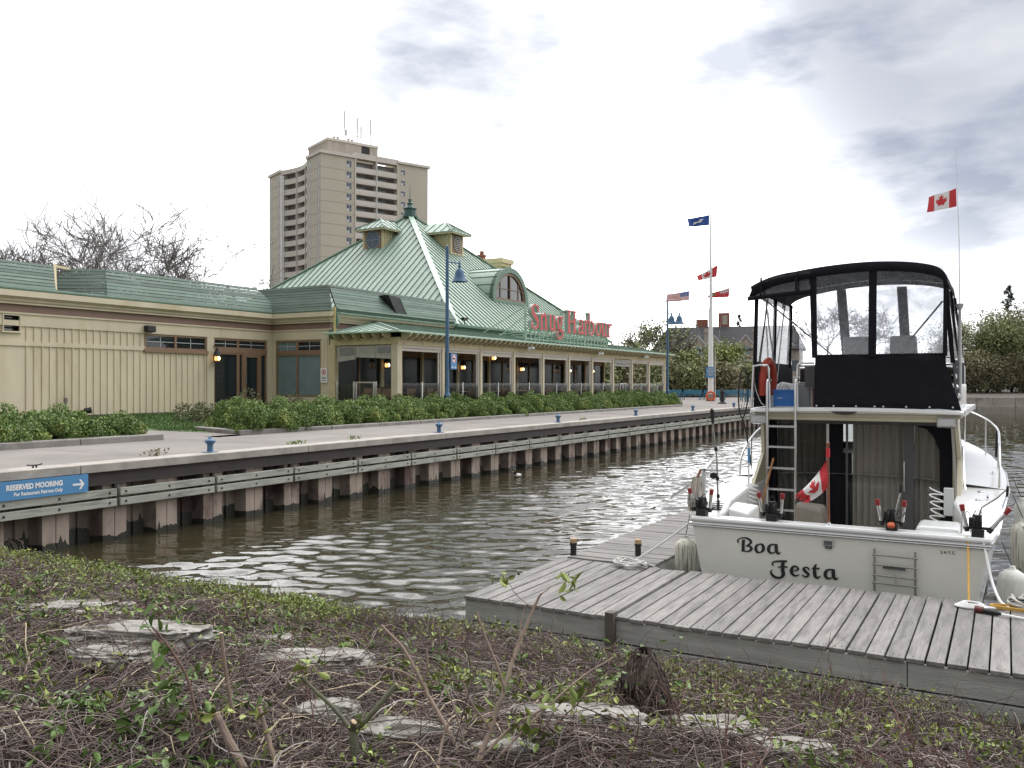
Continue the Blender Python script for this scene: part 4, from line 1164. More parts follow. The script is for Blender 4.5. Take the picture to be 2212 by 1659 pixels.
def shrub_mesh(name, seed, n, rx, rz, size, m, lumps=9):
    rg = np.random.default_rng(seed)
    cs = rg.normal(size=(lumps, 3)); cs /= np.linalg.norm(cs, axis=1)[:, None]; cs[:, 2] = np.abs(cs[:, 2])
    cs *= rg.uniform(.45, .8, (lumps, 1)); rad = rg.uniform(.22, .42, lumps)
    k = rg.integers(0, lumps, n)
    d = rg.normal(size=(n, 3)); d /= np.linalg.norm(d, axis=1)[:, None]
    P = cs[k] + d * rad[k][:, None] * rg.uniform(.55, 1.08, n)[:, None] ** .6
    P[:, 2] = np.abs(P[:, 2])
    P *= np.array([rx, rx, rz])
    v, f = leaves(P, size, rg, asp=.6, up=(0, 0, .25))
    # shoots sticking out
    return npmesh(name, v, f, m)
LBL = {1: ('leafy green shrub in the short bed at the far left, behind the stone kerb', 'shrubs in the short planter bed at the left'), 2: ('leafy green shrub forming part of the long hedge in front of the patio', 'shrubs of the long hedge along the promenade')}
base = [shrub_mesh('shrub', 20 + i, 6500, .86, .82, .062, M['leaf']) for i in range(4)]
used = set()
def put(b, loc, rz, sc, kind):
    if id(b) in used:
        b = b.copy(); COL.objects.link(b)
    else: used.add(id(b))
    b.location = loc; b.rotation_euler = (0, 0, rz); b.scale = sc
    tag(b, LBL[kind][0], 'shrub', LBL[kind][1])
random.seed(7)
x = 19.2; i = 0
while x < 57.3:
    fy = 20.05 - .02 * min(x - 19, 12)
    put(base[i % 4], (x, fy + .25 + random.uniform(-.08, .08), 1.54), random.uniform(0, 6), (1, 1, random.uniform(1.08, 1.28)), 2)
    if x > 19.6: put(base[(i + 2) % 4], (x + .5, fy + 1.25, 1.54), random.uniform(0, 6), (1.05, 1.05, random.uniform(1.2, 1.35)), 2)
    if 19.8 < x < 56.5: put(base[(i + 1) % 4], (x + .2, fy + 2.2, 1.54), random.uniform(0, 6), (1.05, 1.05, random.uniform(1.25, 1.4)), 2)
    x += 1.12; i += 1
x = 5.5
while x < 15.3:
    for r_ in range(3):
        if x + .2 * r_ > (15.25, 15.0, 14.2)[r_]: continue
        put(base[(i + r_) % 4], (x + .2 * r_, 20.55 + .95 * r_, 1.54), random.uniform(0, 6), (1, 1, random.uniform(1.0, 1.2) * (1.0 if r_ else .9)), 1)
    x += 1.05; i += 1
sb = shrub_mesh('reddish_shrub', 61, 1900, 1.0, 1.1, .085, M['leaf_red'])
sb.location = (22.4, 26.2, 1.6); tag(sb, 'sparse reddish shrub against the cream wall at the back of the lawn', 'shrub')
sb = shrub_mesh('reddish_shrub', 62, 2400, 1.0, 1.0, .085, M['leaf_red'])
sb.location = (25.6, 27.2, 1.7); tag(sb, 'reddish shrub in front of the entrance door, behind the hedge', 'shrub')
sb = shrub_mesh('reddish_shrub', 63, 1200, .9, .9, .085, M['leaf_red'])
sb.location = (27.6, 26.4, 1.7); tag(sb, 'low reddish shrub below the pale windows at the wall corner', 'shrub')

# ---------------------------------------------------------------- flags
LEAF = []
_p = [(-90, 2030), (-45, 1167), (-156, 1069), (-1015, 1220), (-899, 900), (-919, 827), (-1860, 65), (-1648, -34), (-1614, -113), (-1800, -685), (-1258, -570), (-1185, -608), (-1080, -855), (-657, -401), (-546, -458), (-750, -1510), (-423, -1321), (-332, -1348), (0, -2000)]
LEAF = [(x / 4800, -y / 4800) for x, y in _p] + [(-x / 4800, -y / 4800) for x, y in _p[::-1][1:]]
def inpoly(x, y, P):
    c = False; j = len(P) - 1
    for i in range(len(P)):
        if (P[i][1] > y) != (P[j][1] > y) and x < (P[j][0] - P[i][0]) * (y - P[i][1]) / (P[j][1] - P[i][1]) + P[i][0]: c = not c
        j = i
    return c
def canada(u, v):                                                # u from the hoist, v from the top
    if u < .25 or u > .75: return 1
    return 1 if inpoly((u - .5) * 2, .5 - v, LEAF) else 0
def usa(u, v):
    if u < .4 and v < 7 / 13:
        a, b = u / .4 * 11, v / (7 / 13) * 9
        return 0 if (abs(a - round(a)) < .3 and abs(b - round(b)) < .3 and (round(a) + round(b)) % 2 == 0 and 0 < round(a) < 11 and 0 < round(b) < 9) else 2
    return 1 if int(v * 13) % 2 == 0 else 0
def ensign(u, v):
    if u < .5 and v < .5:
        a, b = u * 2, v * 2
        if abs(a - .5) < .06 or abs(b - .5) < .1: return 1
        if abs(a - .5) < .11 or abs(b - .5) < .18: return 0
        e = min(abs(a - b), abs(a - (1 - b)))
        return 1 if e < .05 else 0 if e < .13 else 2
    return 3 if abs(u - .76) < .1 and abs(v - .5) < .18 and v < .72 - abs(u - .76) else 1
def club(u, v):
    return 0 if (abs(v - .5 - .9 * (u - .5)) < .06 and .3 < u < .75) or (abs(v - .55) < .05 and .45 < u < .7) or (abs(u - .42) < .04 and .3 < v < .6) else 2
FM = [mat('flag_white', (.75, .74, .73), .8, .05), mat('flag_red', (.55, .04, .05), .8, .06), mat('flag_blue', (.03, .08, .3), .8, .08), mat('flag_green', (.1, .3, .1), .8, .05)]
def flag(label, c4, fn, waves=2.2, amp=.06, nx=48, ny=28, cut=None, group=None):
    """c4: hoist top, hoist bottom, fly top, fly bottom"""
    a, b, c_, d = map(Vector, c4)
    nr = (b - a).cross(c_ - a).normalized()
    g = MB(); grid = []
    for j in range(ny + 1):
        row = []
        for i in range(nx + 1):
            u, v = i / nx, j / ny
            p = a.lerp(b, v).lerp(c_.lerp(d, v), u)
            p = p + nr * amp * u ** .6 * math.sin(2 * PI * waves * u + 1.3 * v) + Vector((0, 0, -.25 * amp * math.sin(PI * u)))
            row.append(p)
        grid.append(row)
    o = len(g.v); g.v += [tuple(p) for r_ in grid for p in r_]
    for j in range(ny):
        for i in range(nx):
            u, v = (i + .5) / nx, (j + .5) / ny
            if cut and cut(u, v): continue
            g.f.append([j * (nx + 1) + i, j * (nx + 1) + i + 1, (j + 1) * (nx + 1) + i + 1, (j + 1) * (nx + 1) + i]); g.m.append(fn(u, v))
    ob = g.build('flag', FM, None, smooth=1.2)
    return tag(ob, label, 'flag', group)
# ---------------------------------------------------------------- flag mast
t = thing('flag_mast', 'tall white flag mast with a yardarm on a concrete foot, beyond the hedge', 'flag mast', (75.2, 22.6, 1.5))
MB().lathe([(.26, .6), (.24, 1.5), (.18, 6), (.12, 11), (.06, 16.4), (.0, 16.45)], (75.2, 22.6, 1.5), 14).build('mast', M['white'], t)
MB().box(74.85, 75.55, 22.25, 22.95, 1.5, 2.12).build('foot', M['cap'], t, smooth=0, bevel=.04)
MB().tube([(74.3, 24.6, 12.02), (75.2, 22.6, 12.15), (76.1, 20.85, 12.28)], [.03, .05, .03], 8).build('yard', M['white'], t)
MB().tube([(74.9, 22.1, 1.6), (75.0, 22.15, 6)], .03, 6).build('halyard', M['blind'], t)
g = MB()
for a, b in (((75.2, 22.6, 17.9), (74.95, 22.2, 2.4)), ((75.8, 21.4, 12.2), (75.1, 22.4, 2.6)), ((74.55, 24.1, 12.0), (75.0, 22.9, 2.6))): g.tube([a, b], .008, 4)
g.build('lines', M['muntin'], t)
lb = thing('life_ring', 'orange life ring hung on the foot of the white flag mast', 'life ring', (74.9, 22.4, 1.9))
rg_ = MB(); cc = Vector((74.66, 22.44, 1.95)); r1 = Vector((ST, -CT, 0)); u1 = Vector((0, 0, 1))
rg_.tube([cc + r1 * .34 * math.cos(q) + u1 * .36 * math.sin(q) for q in [2 * PI * i / 28 for i in range(28)]], .085, 10, closed=True).build('ring', mat('life_orange', (.6, .1, .03), .6, .1), lb)
s_ = thing('information_board', 'blue notice board fixed to the white flag mast', 'sign', (74.9, 22.5, 3.6))
MB().bar((74.73, 22.88, 4.03), (75.13, 22.16, 4.03), .05, .92).build('sign_board', M['sign_blue'], s_, smooth=0)
g = MB()
for k, w in enumerate((.5, .62, .62, .55, .62, .4)):
    z = 4.34 - k * .12; a = Vector((74.915, 22.51, z)); dv = Vector((.34, -.72, 0)).normalized()
    g.bar(a - dv * w / 2 + Vector((-.028, -.014, 0)), a + dv * w / 2 + Vector((-.028, -.014, 0)), .004, .05)
g.build('sign_text', M['muntin'], s_, smooth=0)
flag('dark blue club flag with a white emblem flying at the top of the white mast', ((75.15, 22.7, 17.9), (75.15, 22.72, 17.0), (74.15, 24.4, 17.55), (74.2, 24.3, 16.85)), club, 1.6, .12)
flag('red and white maple leaf flag flying just above the yard of the white mast', ((75.45, 22.05, 13.5), (75.4, 22.12, 12.45), (74.55, 23.7, 12.5), (74.6, 23.55, 12.1)), canada, 1.7, .14)
flag('red ensign with a union canton flying below the right end of the yard', ((76.0, 21.1, 11.5), (75.95, 21.2, 10.65), (75.15, 22.6, 11.0), (75.0, 22.9, 10.6)), ensign, 1.4, .1)
flag('red and white striped flag with a blue canton below the left end of the yard', ((74.6, 24.35, 11.25), (74.6, 24.35, 10.42), (73.7, 26.1, 10.95), (73.65, 26.2, 10.25)), usa, 1.8, .12)

# ---------------------------------------------------------------- benches, iron post
def bench(w=1.8):
    t = thing('bench', '', 'bench', (0, 0, 0), group='blue benches at the end of the promenade')
    g = MB()
    for i in range(4): g.box(-w / 2, w / 2, -.25 + i * .13, -.15 + i * .13, .42, .45)
    g.build('seat', M['teal'], t, smooth=0)
    g = MB()
    for i in range(4): g.hexa([(-w / 2, .27 + i * .03, .52 + i * .11), (w / 2, .27 + i * .03, .52 + i * .11), (w / 2, .3 + i * .03, .52 + i * .11), (-w / 2, .3 + i * .03, .52 + i * .11)], [(-w / 2, .29 + i * .03, .62 + i * .11), (w / 2, .29 + i * .03, .62 + i * .11), (w / 2, .32 + i * .03, .62 + i * .11), (-w / 2, .32 + i * .03, .62 + i * .11)])
    g.build('backrest', M['teal'], t, smooth=0)
    for x in (-w / 2 + .1, w / 2 - .1):
        MB().bar((x, -.22, 0), (x, -.2, .64), .06, .05).bar((x, .22, 0), (x, .4, .9), .06, .05).bar((x, -.24, .64), (x, .3, .66), .06, .04).bar((x, -.2, .4), (x, .28, .4), .05, .05).build('leg', M['teal'], t, smooth=0)
    return t
b_ = bench()
k = 0
for i in range(5):
    y = 27.6 - i * 1.86; x = 79.2 + i * .35
    if k == 0: b_.location = (x, y, 1.5); b_.rotation_euler = (0, 0, -PI / 2); b_['label'] = 'blue slatted bench in the row behind the white flag mast'
    else: dup(b_, (x, y, 1.5), -PI / 2)
    k += 1
dup(b_, (73.6, 19.0, 1.5), -PI / 2 - .9, 'blue bench turned sideways right of the dark iron post, nearer one of two')
dup(b_, (76.0, 18.7, 1.5), -PI / 2 - .9, 'blue bench turned sideways right of the dark iron post, farther one of two')
MB_ = MB().lathe([(.36, 0), (.34, .06), (.17, .16), (.15, .8), (.2, .84), (.22, .95), (.12, 1.0), (.14, 1.1), (.0, 1.16)], (65.2, 18.7, 1.5), 16)
tag(MB_.build('iron_post', M['dark']), 'dark flared iron post standing on the promenade left of the sideways blue benches', 'post')
# ---------------------------------------------------------------- apartment tower (local axes: x along the south face, y along the west face)
def XY(X, Y): return (X * ST + Y * CT, -X * CT + Y * ST)
tw = XY(-46.8, 213)
ta = math.atan2(-math.cos(R(37)) * CT + math.sin(R(37)) * ST, math.cos(R(37)) * ST + math.sin(R(37)) * CT)
T = thing('apartment_tower', 'tall beige concrete apartment tower with curved rows of balconies behind the green roof', 'apartment tower', (tw[0], tw[1], 0), ta)
HT, FL, TX, TY = 59.7, 2.76, 30.5, 33.3
g = MB()
wy0, wy1 = 8.4, 25.4                       # balcony bays of the west face
sx0, sx1 = 9.3, 21.4                       # balcony bays of the south face
def wcurve(y): return 2.2 * math.sin(PI * (y - wy0) / (wy1 - wy0)) + .35
g.box(0, 9.3, 0, 8.4, 0, HT).box(0, 9.0, 25.4, TY, 0, HT).box(21.4, TX, 0, 14, 0, HT + .6).box(4.2, TX, 8.4, TY - .2, 0, HT - .3).box(9.3, 21.4, 2.0, 8.4, 0, HT - .25)
g.build('wall', M['tower'], T, smooth=0, local=True)
g = MB().box(-.35, 9.3, -.35, 8.5, HT, HT + .75).box(-.35, 9.2, 25.3, TY + .35, HT, HT + .75).box(21.4, TX + .5, -.4, 14.2, HT + .6, HT + 1.2).box(9.3, 21.4, -.1, 2.1, HT + .1, HT + 1.5)
n = 12
for i in range(n):
    a, b = wy0 + (wy1 - wy0) * i / n, wy0 + (wy1 - wy0) * (i + 1) / n
    g.prism([(wcurve(a) - .2, a, HT - .6), (wcurve(b) - .2, b, HT - .6), (5, b, HT - .6), (5, a, HT - .6)], (0, 0, 1.2))
g.build('parapet', M['tower_pale'], T, smooth=0, local=True)
g = MB()
for k in range(20):
    z = HT - .6 - FL * (k + 1)
    g.box(-.03, 9.3, -.03, 0, z, z + .12).box(-.03, 0, 0, 8.4, z, z + .12).box(-.03, 0, 25.4, TY, z, z + .12)
g.build('floor_joints', M['tower_dark'], T, smooth=0, local=True)
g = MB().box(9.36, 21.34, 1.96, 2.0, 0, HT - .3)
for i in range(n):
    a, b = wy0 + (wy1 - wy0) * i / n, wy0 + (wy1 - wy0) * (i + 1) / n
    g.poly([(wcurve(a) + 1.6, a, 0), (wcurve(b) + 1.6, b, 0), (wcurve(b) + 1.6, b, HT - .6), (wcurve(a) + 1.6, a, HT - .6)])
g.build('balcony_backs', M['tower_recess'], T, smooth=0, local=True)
g = MB()
for x in (9.3, 15.3, 21.4): g.box(x - .14, x + .14, -.15, 2.0, 0, HT + (1.5 if x > 10 else .9))
for y in (wy0, 14.1, 19.8, wy1): g.box(wcurve(y) - .3, 4.3, y - .14, y + .14, 0, HT + .4)
g.build('fin_walls', M['tower_pale'], T, smooth=0, local=True)
MB().box(-.2, .6, 24.4, 24.9, 0, HT - 1).build('white_pipe', M['white'], T, smooth=0, local=True)
for k in range(15):
    z = HT - .4 - FL * (k + 1)
    for x0, x1 in ((9.44, 15.16), (15.44, 21.26)):
        g = MB(); g.box(x0, x1, -.05, 1.96, z - .3, z).box(x0, x1, -.07, .05, z, z + 1.1)
        g.build('balcony', M['tower_pale'], T, smooth=0, local=True)
    for y0, y1 in ((wy0 + .14, 13.96), (14.24, 19.66), (19.94, wy1 - .14)):
        g = MB()
        for i in range(4):
            a, b = y0 + (y1 - y0) * i / 4, y0 + (y1 - y0) * (i + 1) / 4
            g.prism([(wcurve(a), a, z - .2), (wcurve(b), b, z - .2), (4.2, b, z - .2), (4.2, a, z - .2)], (0, 0, .2))
            g.prism([(wcurve(a) - .03, a, z - .25), (wcurve(b) - .03, b, z - .25), (wcurve(b) + .12, b, z - .25), (wcurve(a) + .12, a, z - .25)], (0, 0, 1.4))
        g.build('balcony', M['tower_pale'], T, smooth=0, local=True)
    for x0 in (9.7, 15.7):
        ob = MB().box(x0, x0 + 3.0, 1.9, 1.96, z + .3, z + 2.2).build('balcony_door', M['glass_pale'], T, smooth=0, local=True)
        g = MB()
        for q in (0, .75, 1.5, 2.25, 2.95): g.box(x0 + q, x0 + q + .07, 1.86, 1.9, z + .3, z + 2.2)
        g.build('door_frame', M['muntin'], ob, smooth=0, local=True)
dm('glass_tower', (.08, .1, .125), .1, .3, .05)
def twin(x0, x1, z0, z1, face):
    g = MB()
    if face == 's':
        g.box(x0, x1, -.02, .1, z0, z1); f = MB().box(x0 - .07, x1 + .07, -.05, .06, z1, z1 + .08).box(x0 - .07, x1 + .07, -.05, .06, z0 - .08, z0).box((x0 + x1) / 2 - .04, (x0 + x1) / 2 + .04, -.05, -.02, z0, z1).box(x0, x1, -.045, -.02, z0 + .5, z0 + .57)
        f.box(x0, (x0 + x1) / 2 - .04, -.04, -.02, z0, z0 + .5)
    else:
        g.box(-.02, .1, x0, x1, z0, z1); f = MB().box(-.08, .06, x0 - .1, x1 + .1, z1, z1 + .12).box(-.08, .06, x0 - .1, x1 + .1, z0 - .12, z0).box(-.06, -.02, x0, x0 + .45, z0, z1)
    ob = g.build('window', M['glass_tower'], T, smooth=0, local=True); f.build('frame', M['muntin'], ob, smooth=0, local=True)
for k in range(14):
    z = HT - FL * k
    twin(6.9, 8.2, z - 2.35, z - .8, 's'); twin(22.4, 23.6, z - 2.1, z - .95, 's')
    for y in (1.0, 6.3, 26.2, 31.2): twin(y, y + 1.0, z - 2.5, z - .8, 'w')
# penthouse and masts
g = MB().box(4.2, 18.2, 5, 17, HT, HT + 5.0)
ob = g.build('penthouse', M['tower_dark'], T, smooth=0, local=True)
MB().box(4, 18.4, 4.8, 17.2, HT + 5.0, HT + 5.6).build('roof_slab', M['tower_pale'], ob, smooth=0, local=True)
MB().box(5.6, 7.2, 4.95, 5, HT + 1, HT + 4.9).box(8.8, 11.9, 4.95, 5, HT + 1, HT + 4.9).box(17.4, 18.22, 4.95, 5, HT + 1, HT + 4.9).build('pale_panel', M['stucco'], ob, smooth=0, local=True)
MB().box(13.6, 15.9, 4.94, 5, HT + 2.2, HT + 4.9).build('dark_louvre', M['dark'], ob, smooth=0, local=True)
for x, y, h in ((9.8, 7, 8.2), (13.9, 8, 7.4), (15.5, 9, 5.6), (17.2, 7, 7.4)):
    g = MB().tube([(x, y, HT + 5.5), (x, y, HT + 5.6 + h * .45)], .1, 6).tube([(x, y, HT + 5.6 + h * .45), (x, y, HT + 5.5 + h)], .2, 6)
    if x in (13.9,): g.tube([(x, y, HT + 8.6), (x - .9, y, HT + 5.5)], .08, 4).tube([(x, y, HT + 8.6), (x + 1.8, y, HT + 5.5)], .08, 4)
    if x == 9.8: g.box(x, x + .6, y - .2, y + .2, HT + 7.5, HT + 9)
    g.build('antenna', M['alu'], ob, local=True)
for x in (6.6, 7.6, 10.6, 11.6): MB().lathe([(.2, 0), (.2, .6), (.4, .7), (.4, .9)], (x, 6.5, HT + 5.6), 8).build('vent', M['tower_dark'], ob, local=True)

# ---------------------------------------------------------------- trees
def tree_segs(rg, h, spread, levels, trunk_r, fork=3, up=.35, base=(0, 0, 0), first=.22, kids=(3, 5), minr=.012, lean=(0, 0), ll=(.55, .8), t0=.35):
    """returns (thick segments, thin segments, tips)"""
    thick, thin, tips = [], [], []
    def grow(p, d, L, r, lv):
        n = 4 if lv < levels - 1 else 3
        pts = [p]; q = p.copy(); dd = d.copy()
        for i in range(n):
            dd = dd + Vector(rg.normal(0, .13 + .03 * lv, 3)) + Vector((0, 0, up * .16)); dd.normalize()
            q = q + dd * (L / n); pts.append(q.copy())
        rr = [max(r * (1 - .5 * i / n), minr) for i in range(n + 1)]
        (thick if lv < 2 else thin).append((pts, rr))
        if lv >= levels:
            tips.append(q.copy()); return
        k = rg.integers(*kids) + (1 if lv == 0 else 0)
        for j in range(k):
            t = rg.uniform(t0, 1.0) if lv > 0 else rg.uniform(.75, 1.0)
            i = min(int(t * n), n - 1); a = pts[i].lerp(pts[i + 1], t * n - i)
            ax = Vector(rg.normal(size=3)); ax = (ax - dd * ax.dot(dd)).normalized()
            s = rg.uniform(.55, 1.0) * spread
            nd = (dd + ax * s).normalized()
            grow(a, nd, L * rg.uniform(*ll), rr[i] * rg.uniform(.5, .68), lv + 1)
        tips.append(q.copy())
    grow(Vector(base), Vector((lean[0], lean[1], 1)).normalized(), h * first, trunk_r, 0)
    return thick, thin, tips
def segs_mesh(name, segs, m, parent, n):
    V, F, o = [], [], 0
    by = {}
    for p, r in segs: by.setdefault(len(p), []).append((p, r))
    for k, L in by.items():
        v, f = tubes(np.array([[tuple(q) for q in p] for p, r in L]), np.array([r for p, r in L]), n)
        V.append(v); F.append(f + o); o += len(v)
    return npmesh(name, np.concatenate(V), np.concatenate(F), m, parent, True)
def fit(th, tn, tips, h):
    """scale the skeleton so that it stands h tall"""
    k = h / max(q.z for q in tips)
    for L in (th, tn):
        for p, r in L:
            for q in p: q *= k
            for i in range(len(r)): r[i] = max(r[i], .001)
    for q in tips: q *= k
def tree(name, label, loc, h, spread, seed, levels=5, tr=.25, leafm=None, nleaf=0, lsize=.3, up=.35, first=.24, kids=(3, 5), minr=.014, barkm='bark', cat='tree', group=None, lspread=.7, wide=1.0, lean=(0, 0), ll=(.55, .8), t0=.35, skirt=0):
    rg = np.random.default_rng(seed)
    th, tn, tips = tree_segs(rg, h, spread, levels, tr, up=up, first=first, kids=kids, minr=minr, lean=lean, ll=ll, t0=t0)
    fit(th, tn, tips, h)
    if wide != 1:
        for L in (th, tn):
            for p, r in L:
                for q in p: q.x *= wide; q.y *= wide
        for q in tips: q.x *= wide; q.y *= wide
    t = thing(name, label, cat, loc, group=group)
    segs_mesh('trunk', th, M[barkm], t, 6)
    if nleaf == 0 or not leafm:
        segs_mesh('crown', tn, M['bark_light'], t, 3)
    else:
        segs_mesh('branches', tn, M[barkm], t, 3)
        Tp = np.array([tuple(q) for q in tips if q.z > h * .2])
        C = Tp[rg.integers(0, len(Tp), nleaf)] + rg.normal(0, lspread, (nleaf, 3))
        C[:, 2] = np.maximum(C[:, 2], .3)
        if skirt:
            rad = np.percentile(np.hypot(Tp[:, 0], Tp[:, 1]), 85); ns = int(nleaf * skirt)
            cl = rg.normal(size=(40, 3)); cl /= np.linalg.norm(cl, axis=1)[:, None]
            cl = cl * np.array([rad * .85, rad * .85, h * .3]) * rg.uniform(.5, 1, (40, 1)) + np.array([0, 0, h * .36])
            K2 = cl[rg.integers(0, 40, ns)] + rg.normal(0, .12 * rad, (ns, 3)); K2[:, 2] = np.maximum(K2[:, 2], .1)
            C = np.concatenate([C, K2])
        v, f = leaves(C, lsize, rg, asp=.75)
        npmesh('crown', v, f, M[leafm], t)
    return t
def at(x, y, Y, z=0):
    X = (x - 1106) / 1878 * Y
    u, w = XY(X, Y)
    return (u, w, z)
def top(y, Y): return 3 + (829.5 - y) / 1878 * Y
# leafless trees behind the wing
p = at(66, 0, 74, 1.5); tree('bare_tree', 'leafless spreading tree behind the roof at the far left edge', p, (top(448, 74) - 1.5) * 1.04, .62, 31, 6, .26, first=.14, minr=.026, kids=(2, 5), ll=(.66, .93), t0=.4, wide=1.1, up=.45)
p = at(300, 0, 78, 1.5); tree('bare_tree', 'wide leafless tree behind the slatted roof screen, left of the tower', p, (top(446, 78) - 1.5) * 1.08, .66, 47, 6, .3, first=.13, minr=.026, kids=(2, 5), ll=(.66, .95), t0=.4, wide=1.25, up=.45)
p = at(400, 0, 86, 1.5); tree('bare_tree', 'smaller leafless tree leaning right, between the wide bare tree and the tower', p, top(500, 86) - 1.5, .75, 52, 6, .2, first=.15, minr=.03, kids=(3, 4), ll=(.64, .92), t0=.45, lean=(.1, -.25))
# trees past the end of the restaurant
tree('young_tree', 'thin tree with few spring leaves just right of the red sign letters', at(1330, 0, 92, 1.5), top(712, 92) - 1.5, .8, 3, 5, .14, 'leaf_far', 700, .22, minr=.02, lspread=.4)
tree('young_tree', 'loose spring green tree left of the dark roofed house, the tallest there', at(1400, 0, 98, 1.6), top(690, 98) - 1.6, .6, 4, 5, .18, 'leaf_spring', 1500, .24, minr=.02, lspread=.5)
tree('young_tree', 'low green tree behind the right end of the patio roof', at(1370, 0, 100, 1.6), top(745, 100) - 1.6, .9, 6, 5, .18, 'leaf_far', 3000, .26, lspread=.6)
tree('young_tree', 'brownish budding tree seen through the open end of the patio', at(1290, 0, 96, 1.6), top(760, 96) - 1.6, .9, 9, 5, .2, 'leaf_brown', 2600, .28, lspread=.7)
tree('young_tree', 'budding tree right of the two-lamp post, in front of the house gables', at(1470, 0, 108, 2), top(726, 108) - 2, .6, 8, 5, .15, 'leaf_brown', 700, .22, minr=.022, lspread=.5)
tree('young_tree', 'bright spring green tree left of the white flag mast', at(1500, 0, 104, 2), top(758, 104) - 2, .8, 10, 5, .18, 'leaf_spring', 2600, .26, lspread=.5)
tree('round_tree', 'round leafy bright green tree right of the white flag mast', at(1580, 0, 106, 2), top(742, 106) - 2, .8, 11, 5, .22, 'leaf_spring', 5200, .27, lspread=.55, first=.34)
k = 0
for x, y, Y, s, lm, l in ((1455, 792, 101, 21, 'leaf_brown', 'dense brown thicket bush beside the two-lamp post'), (1495, 800, 100, 22, 'leaf_far', 'dense green thicket bush left of the mast, above the blue benches'), (1525, 797, 103, 23, 'leaf_brown', 'brown budding thicket behind the white flag mast'), (1560, 798, 100, 24, 'leaf_brown', 'brown thicket bush right of the mast, above the sideways benches'), (1615, 800, 112, 25, 'leaf_far', 'green bush at the left edge of the boat canopy'), (1420, 770, 104, 26, 'leaf_far', 'green thicket bush at the end of the patio'), (1650, 790, 118, 27, 'leaf_far', 'green bush seen through the opening of the boat canopy'), (1290, 768, 82, 28, 'leaf_far', 'green thicket bush seen through the patio bay with the rolled blinds'), (1335, 762, 84, 29, 'leaf_brown', 'brownish thicket bush seen through the second last patio bay'), (1385, 760, 88, 30, 'leaf_far', 'green thicket bush seen through the last patio bay')):
    p = at(x, 0, Y, land_h(*at(x, 0, Y)[:2]))
    tree('thicket', l, p, top(y, Y) - p[2], 1.0, s, 5, .1, lm, 3600, .3, first=.16, lspread=.6, cat='bush', wide=1.15, skirt=.7)
for x, y, Y, s, l in ((1790, 640, 125, 71, 'tall leafless tree seen through the left clear window of the boat canopy'), (1860, 660, 130, 72, 'leafless tree seen behind the left seat back of the boat'), (1950, 720, 135, 73, 'leafless tree seen low through the right clear window of the boat canopy')):
    p = at(x, 0, Y, land_h(*at(x, 0, Y)[:2]))
    tree('bare_tree', l, p, top(y, Y) - p[2], .9, s, 5, .25, 'leaf_brown', 260, .3, minr=.03, first=.25, kids=(3, 5))
# far bank on the right
for x, y, Y, s, lm, nl, sp, l in ((2085, 705, 124, 81, 'leaf_brown', 4200, .9, 'budding brown-green tree on the far bank nearest the boat antenna'), (2118, 668, 128, 82, 'leaf_spring', 2300, .8, 'tall airy yellow-green tree on the far bank left of the dark spruce'), (2130, 700, 121, 83, 'leaf_far', 6500, .9, 'broad olive tree on the far bank in front of the airy tree'), (2185, 668, 122, 84, 'leaf_far', 7000, .9, 'broad olive tree on the far bank below the dark spruce'), (2235, 652, 123, 85, 'leaf_brown', 7000, .9, 'dense brown-green tree cut by the right edge of the picture'), (2105, 765, 120, 86, 'leaf_brown', 4500, 1.0, 'low dense bush on the far seawall right of the boat antenna'), (2160, 770, 119.5, 87, 'leaf_brown', 5000, 1.0, 'low dark bush on the far seawall in the middle'), (2215, 775, 119.5, 88, 'leaf_brown', 5000, 1.0, 'low bush on the far seawall at the right edge'), (2060, 745, 128, 89, 'leaf_far', 3000, .9, 'small tree on the far bank seen beside the canopy edge')):
    p = at(x, 0, Y + 3, land_h(*at(x, 0, Y + 3)[:2]))
    low = 'low' in l
    tree('bush' if low else 'bank_tree', l, p, top(y, Y) - p[2], sp, s, 5, .22, lm, int(nl * 1.5), .25, first=.14 if low else .2, lspread=.65, skirt=.9 if low else .5, wide=1.25 if low else 1.0, cat='bush' if low else 'tree')
# spruces
def spruce(label, loc, h, seed, nb=46):
    rg = np.random.default_rng(seed); t = thing('spruce', label, 'tree', loc)
    MB().tube([(loc[0], loc[1], loc[2]), (loc[0], loc[1], loc[2] + h)], [.22, .02], 6).build('trunk', M['bark'], t)
    C = []
    for i in range(nb):
        a = .3 + .7 * (i / nb) ** .8; z = h * a; L = (1 - a) * h * .26 * rg.uniform(.7, 1.25) + .25
        q = rg.uniform(0, 2 * PI)
        for k in range(26):
            s = rg.uniform(.1, 1) ** .7
            C.append((math.cos(q) * L * s + rg.normal(0, .12), math.sin(q) * L * s + rg.normal(0, .12), z - .22 * L * s + .12 * L * s * s + rg.normal(0, .12)))
    v, f = leaves(np.array(C), .5, rg, asp=.35, flat=.4)
    npmesh('crown', v, f, M['leaf_dark'], t)
p = at(2178, 0, 140, 2); spruce('dark pointed spruce rising above the trees of the far bank', p, top(617, 140) - 2, 5, 60)
p = at(1597, 0, 172, 3); spruce('ragged dark conifer poking above the ridge of the slate roofed house', p, top(678, 172) - 3, 6, 40)
# far seawall
sw = thing('far_seawall', 'low grey concrete seawall along the far shore at the right', 'seawall', (118, 0, 0))
g = MB()
for i in range(40):
    y = 15.0 - i * 4
    g.box(118.0, 118.5, y - 3.97, y, .42, 1.42).box(117.5, 118.6, y - 3.97, y, -.5, .42)
g.build('wall_blocks', M['cap'], sw, smooth=0, bevel=.03)
MB().box(118.35, 119.2, -150, 15.2, -.6, 1.43).build('wall_core', M['cap'], sw, smooth=0)
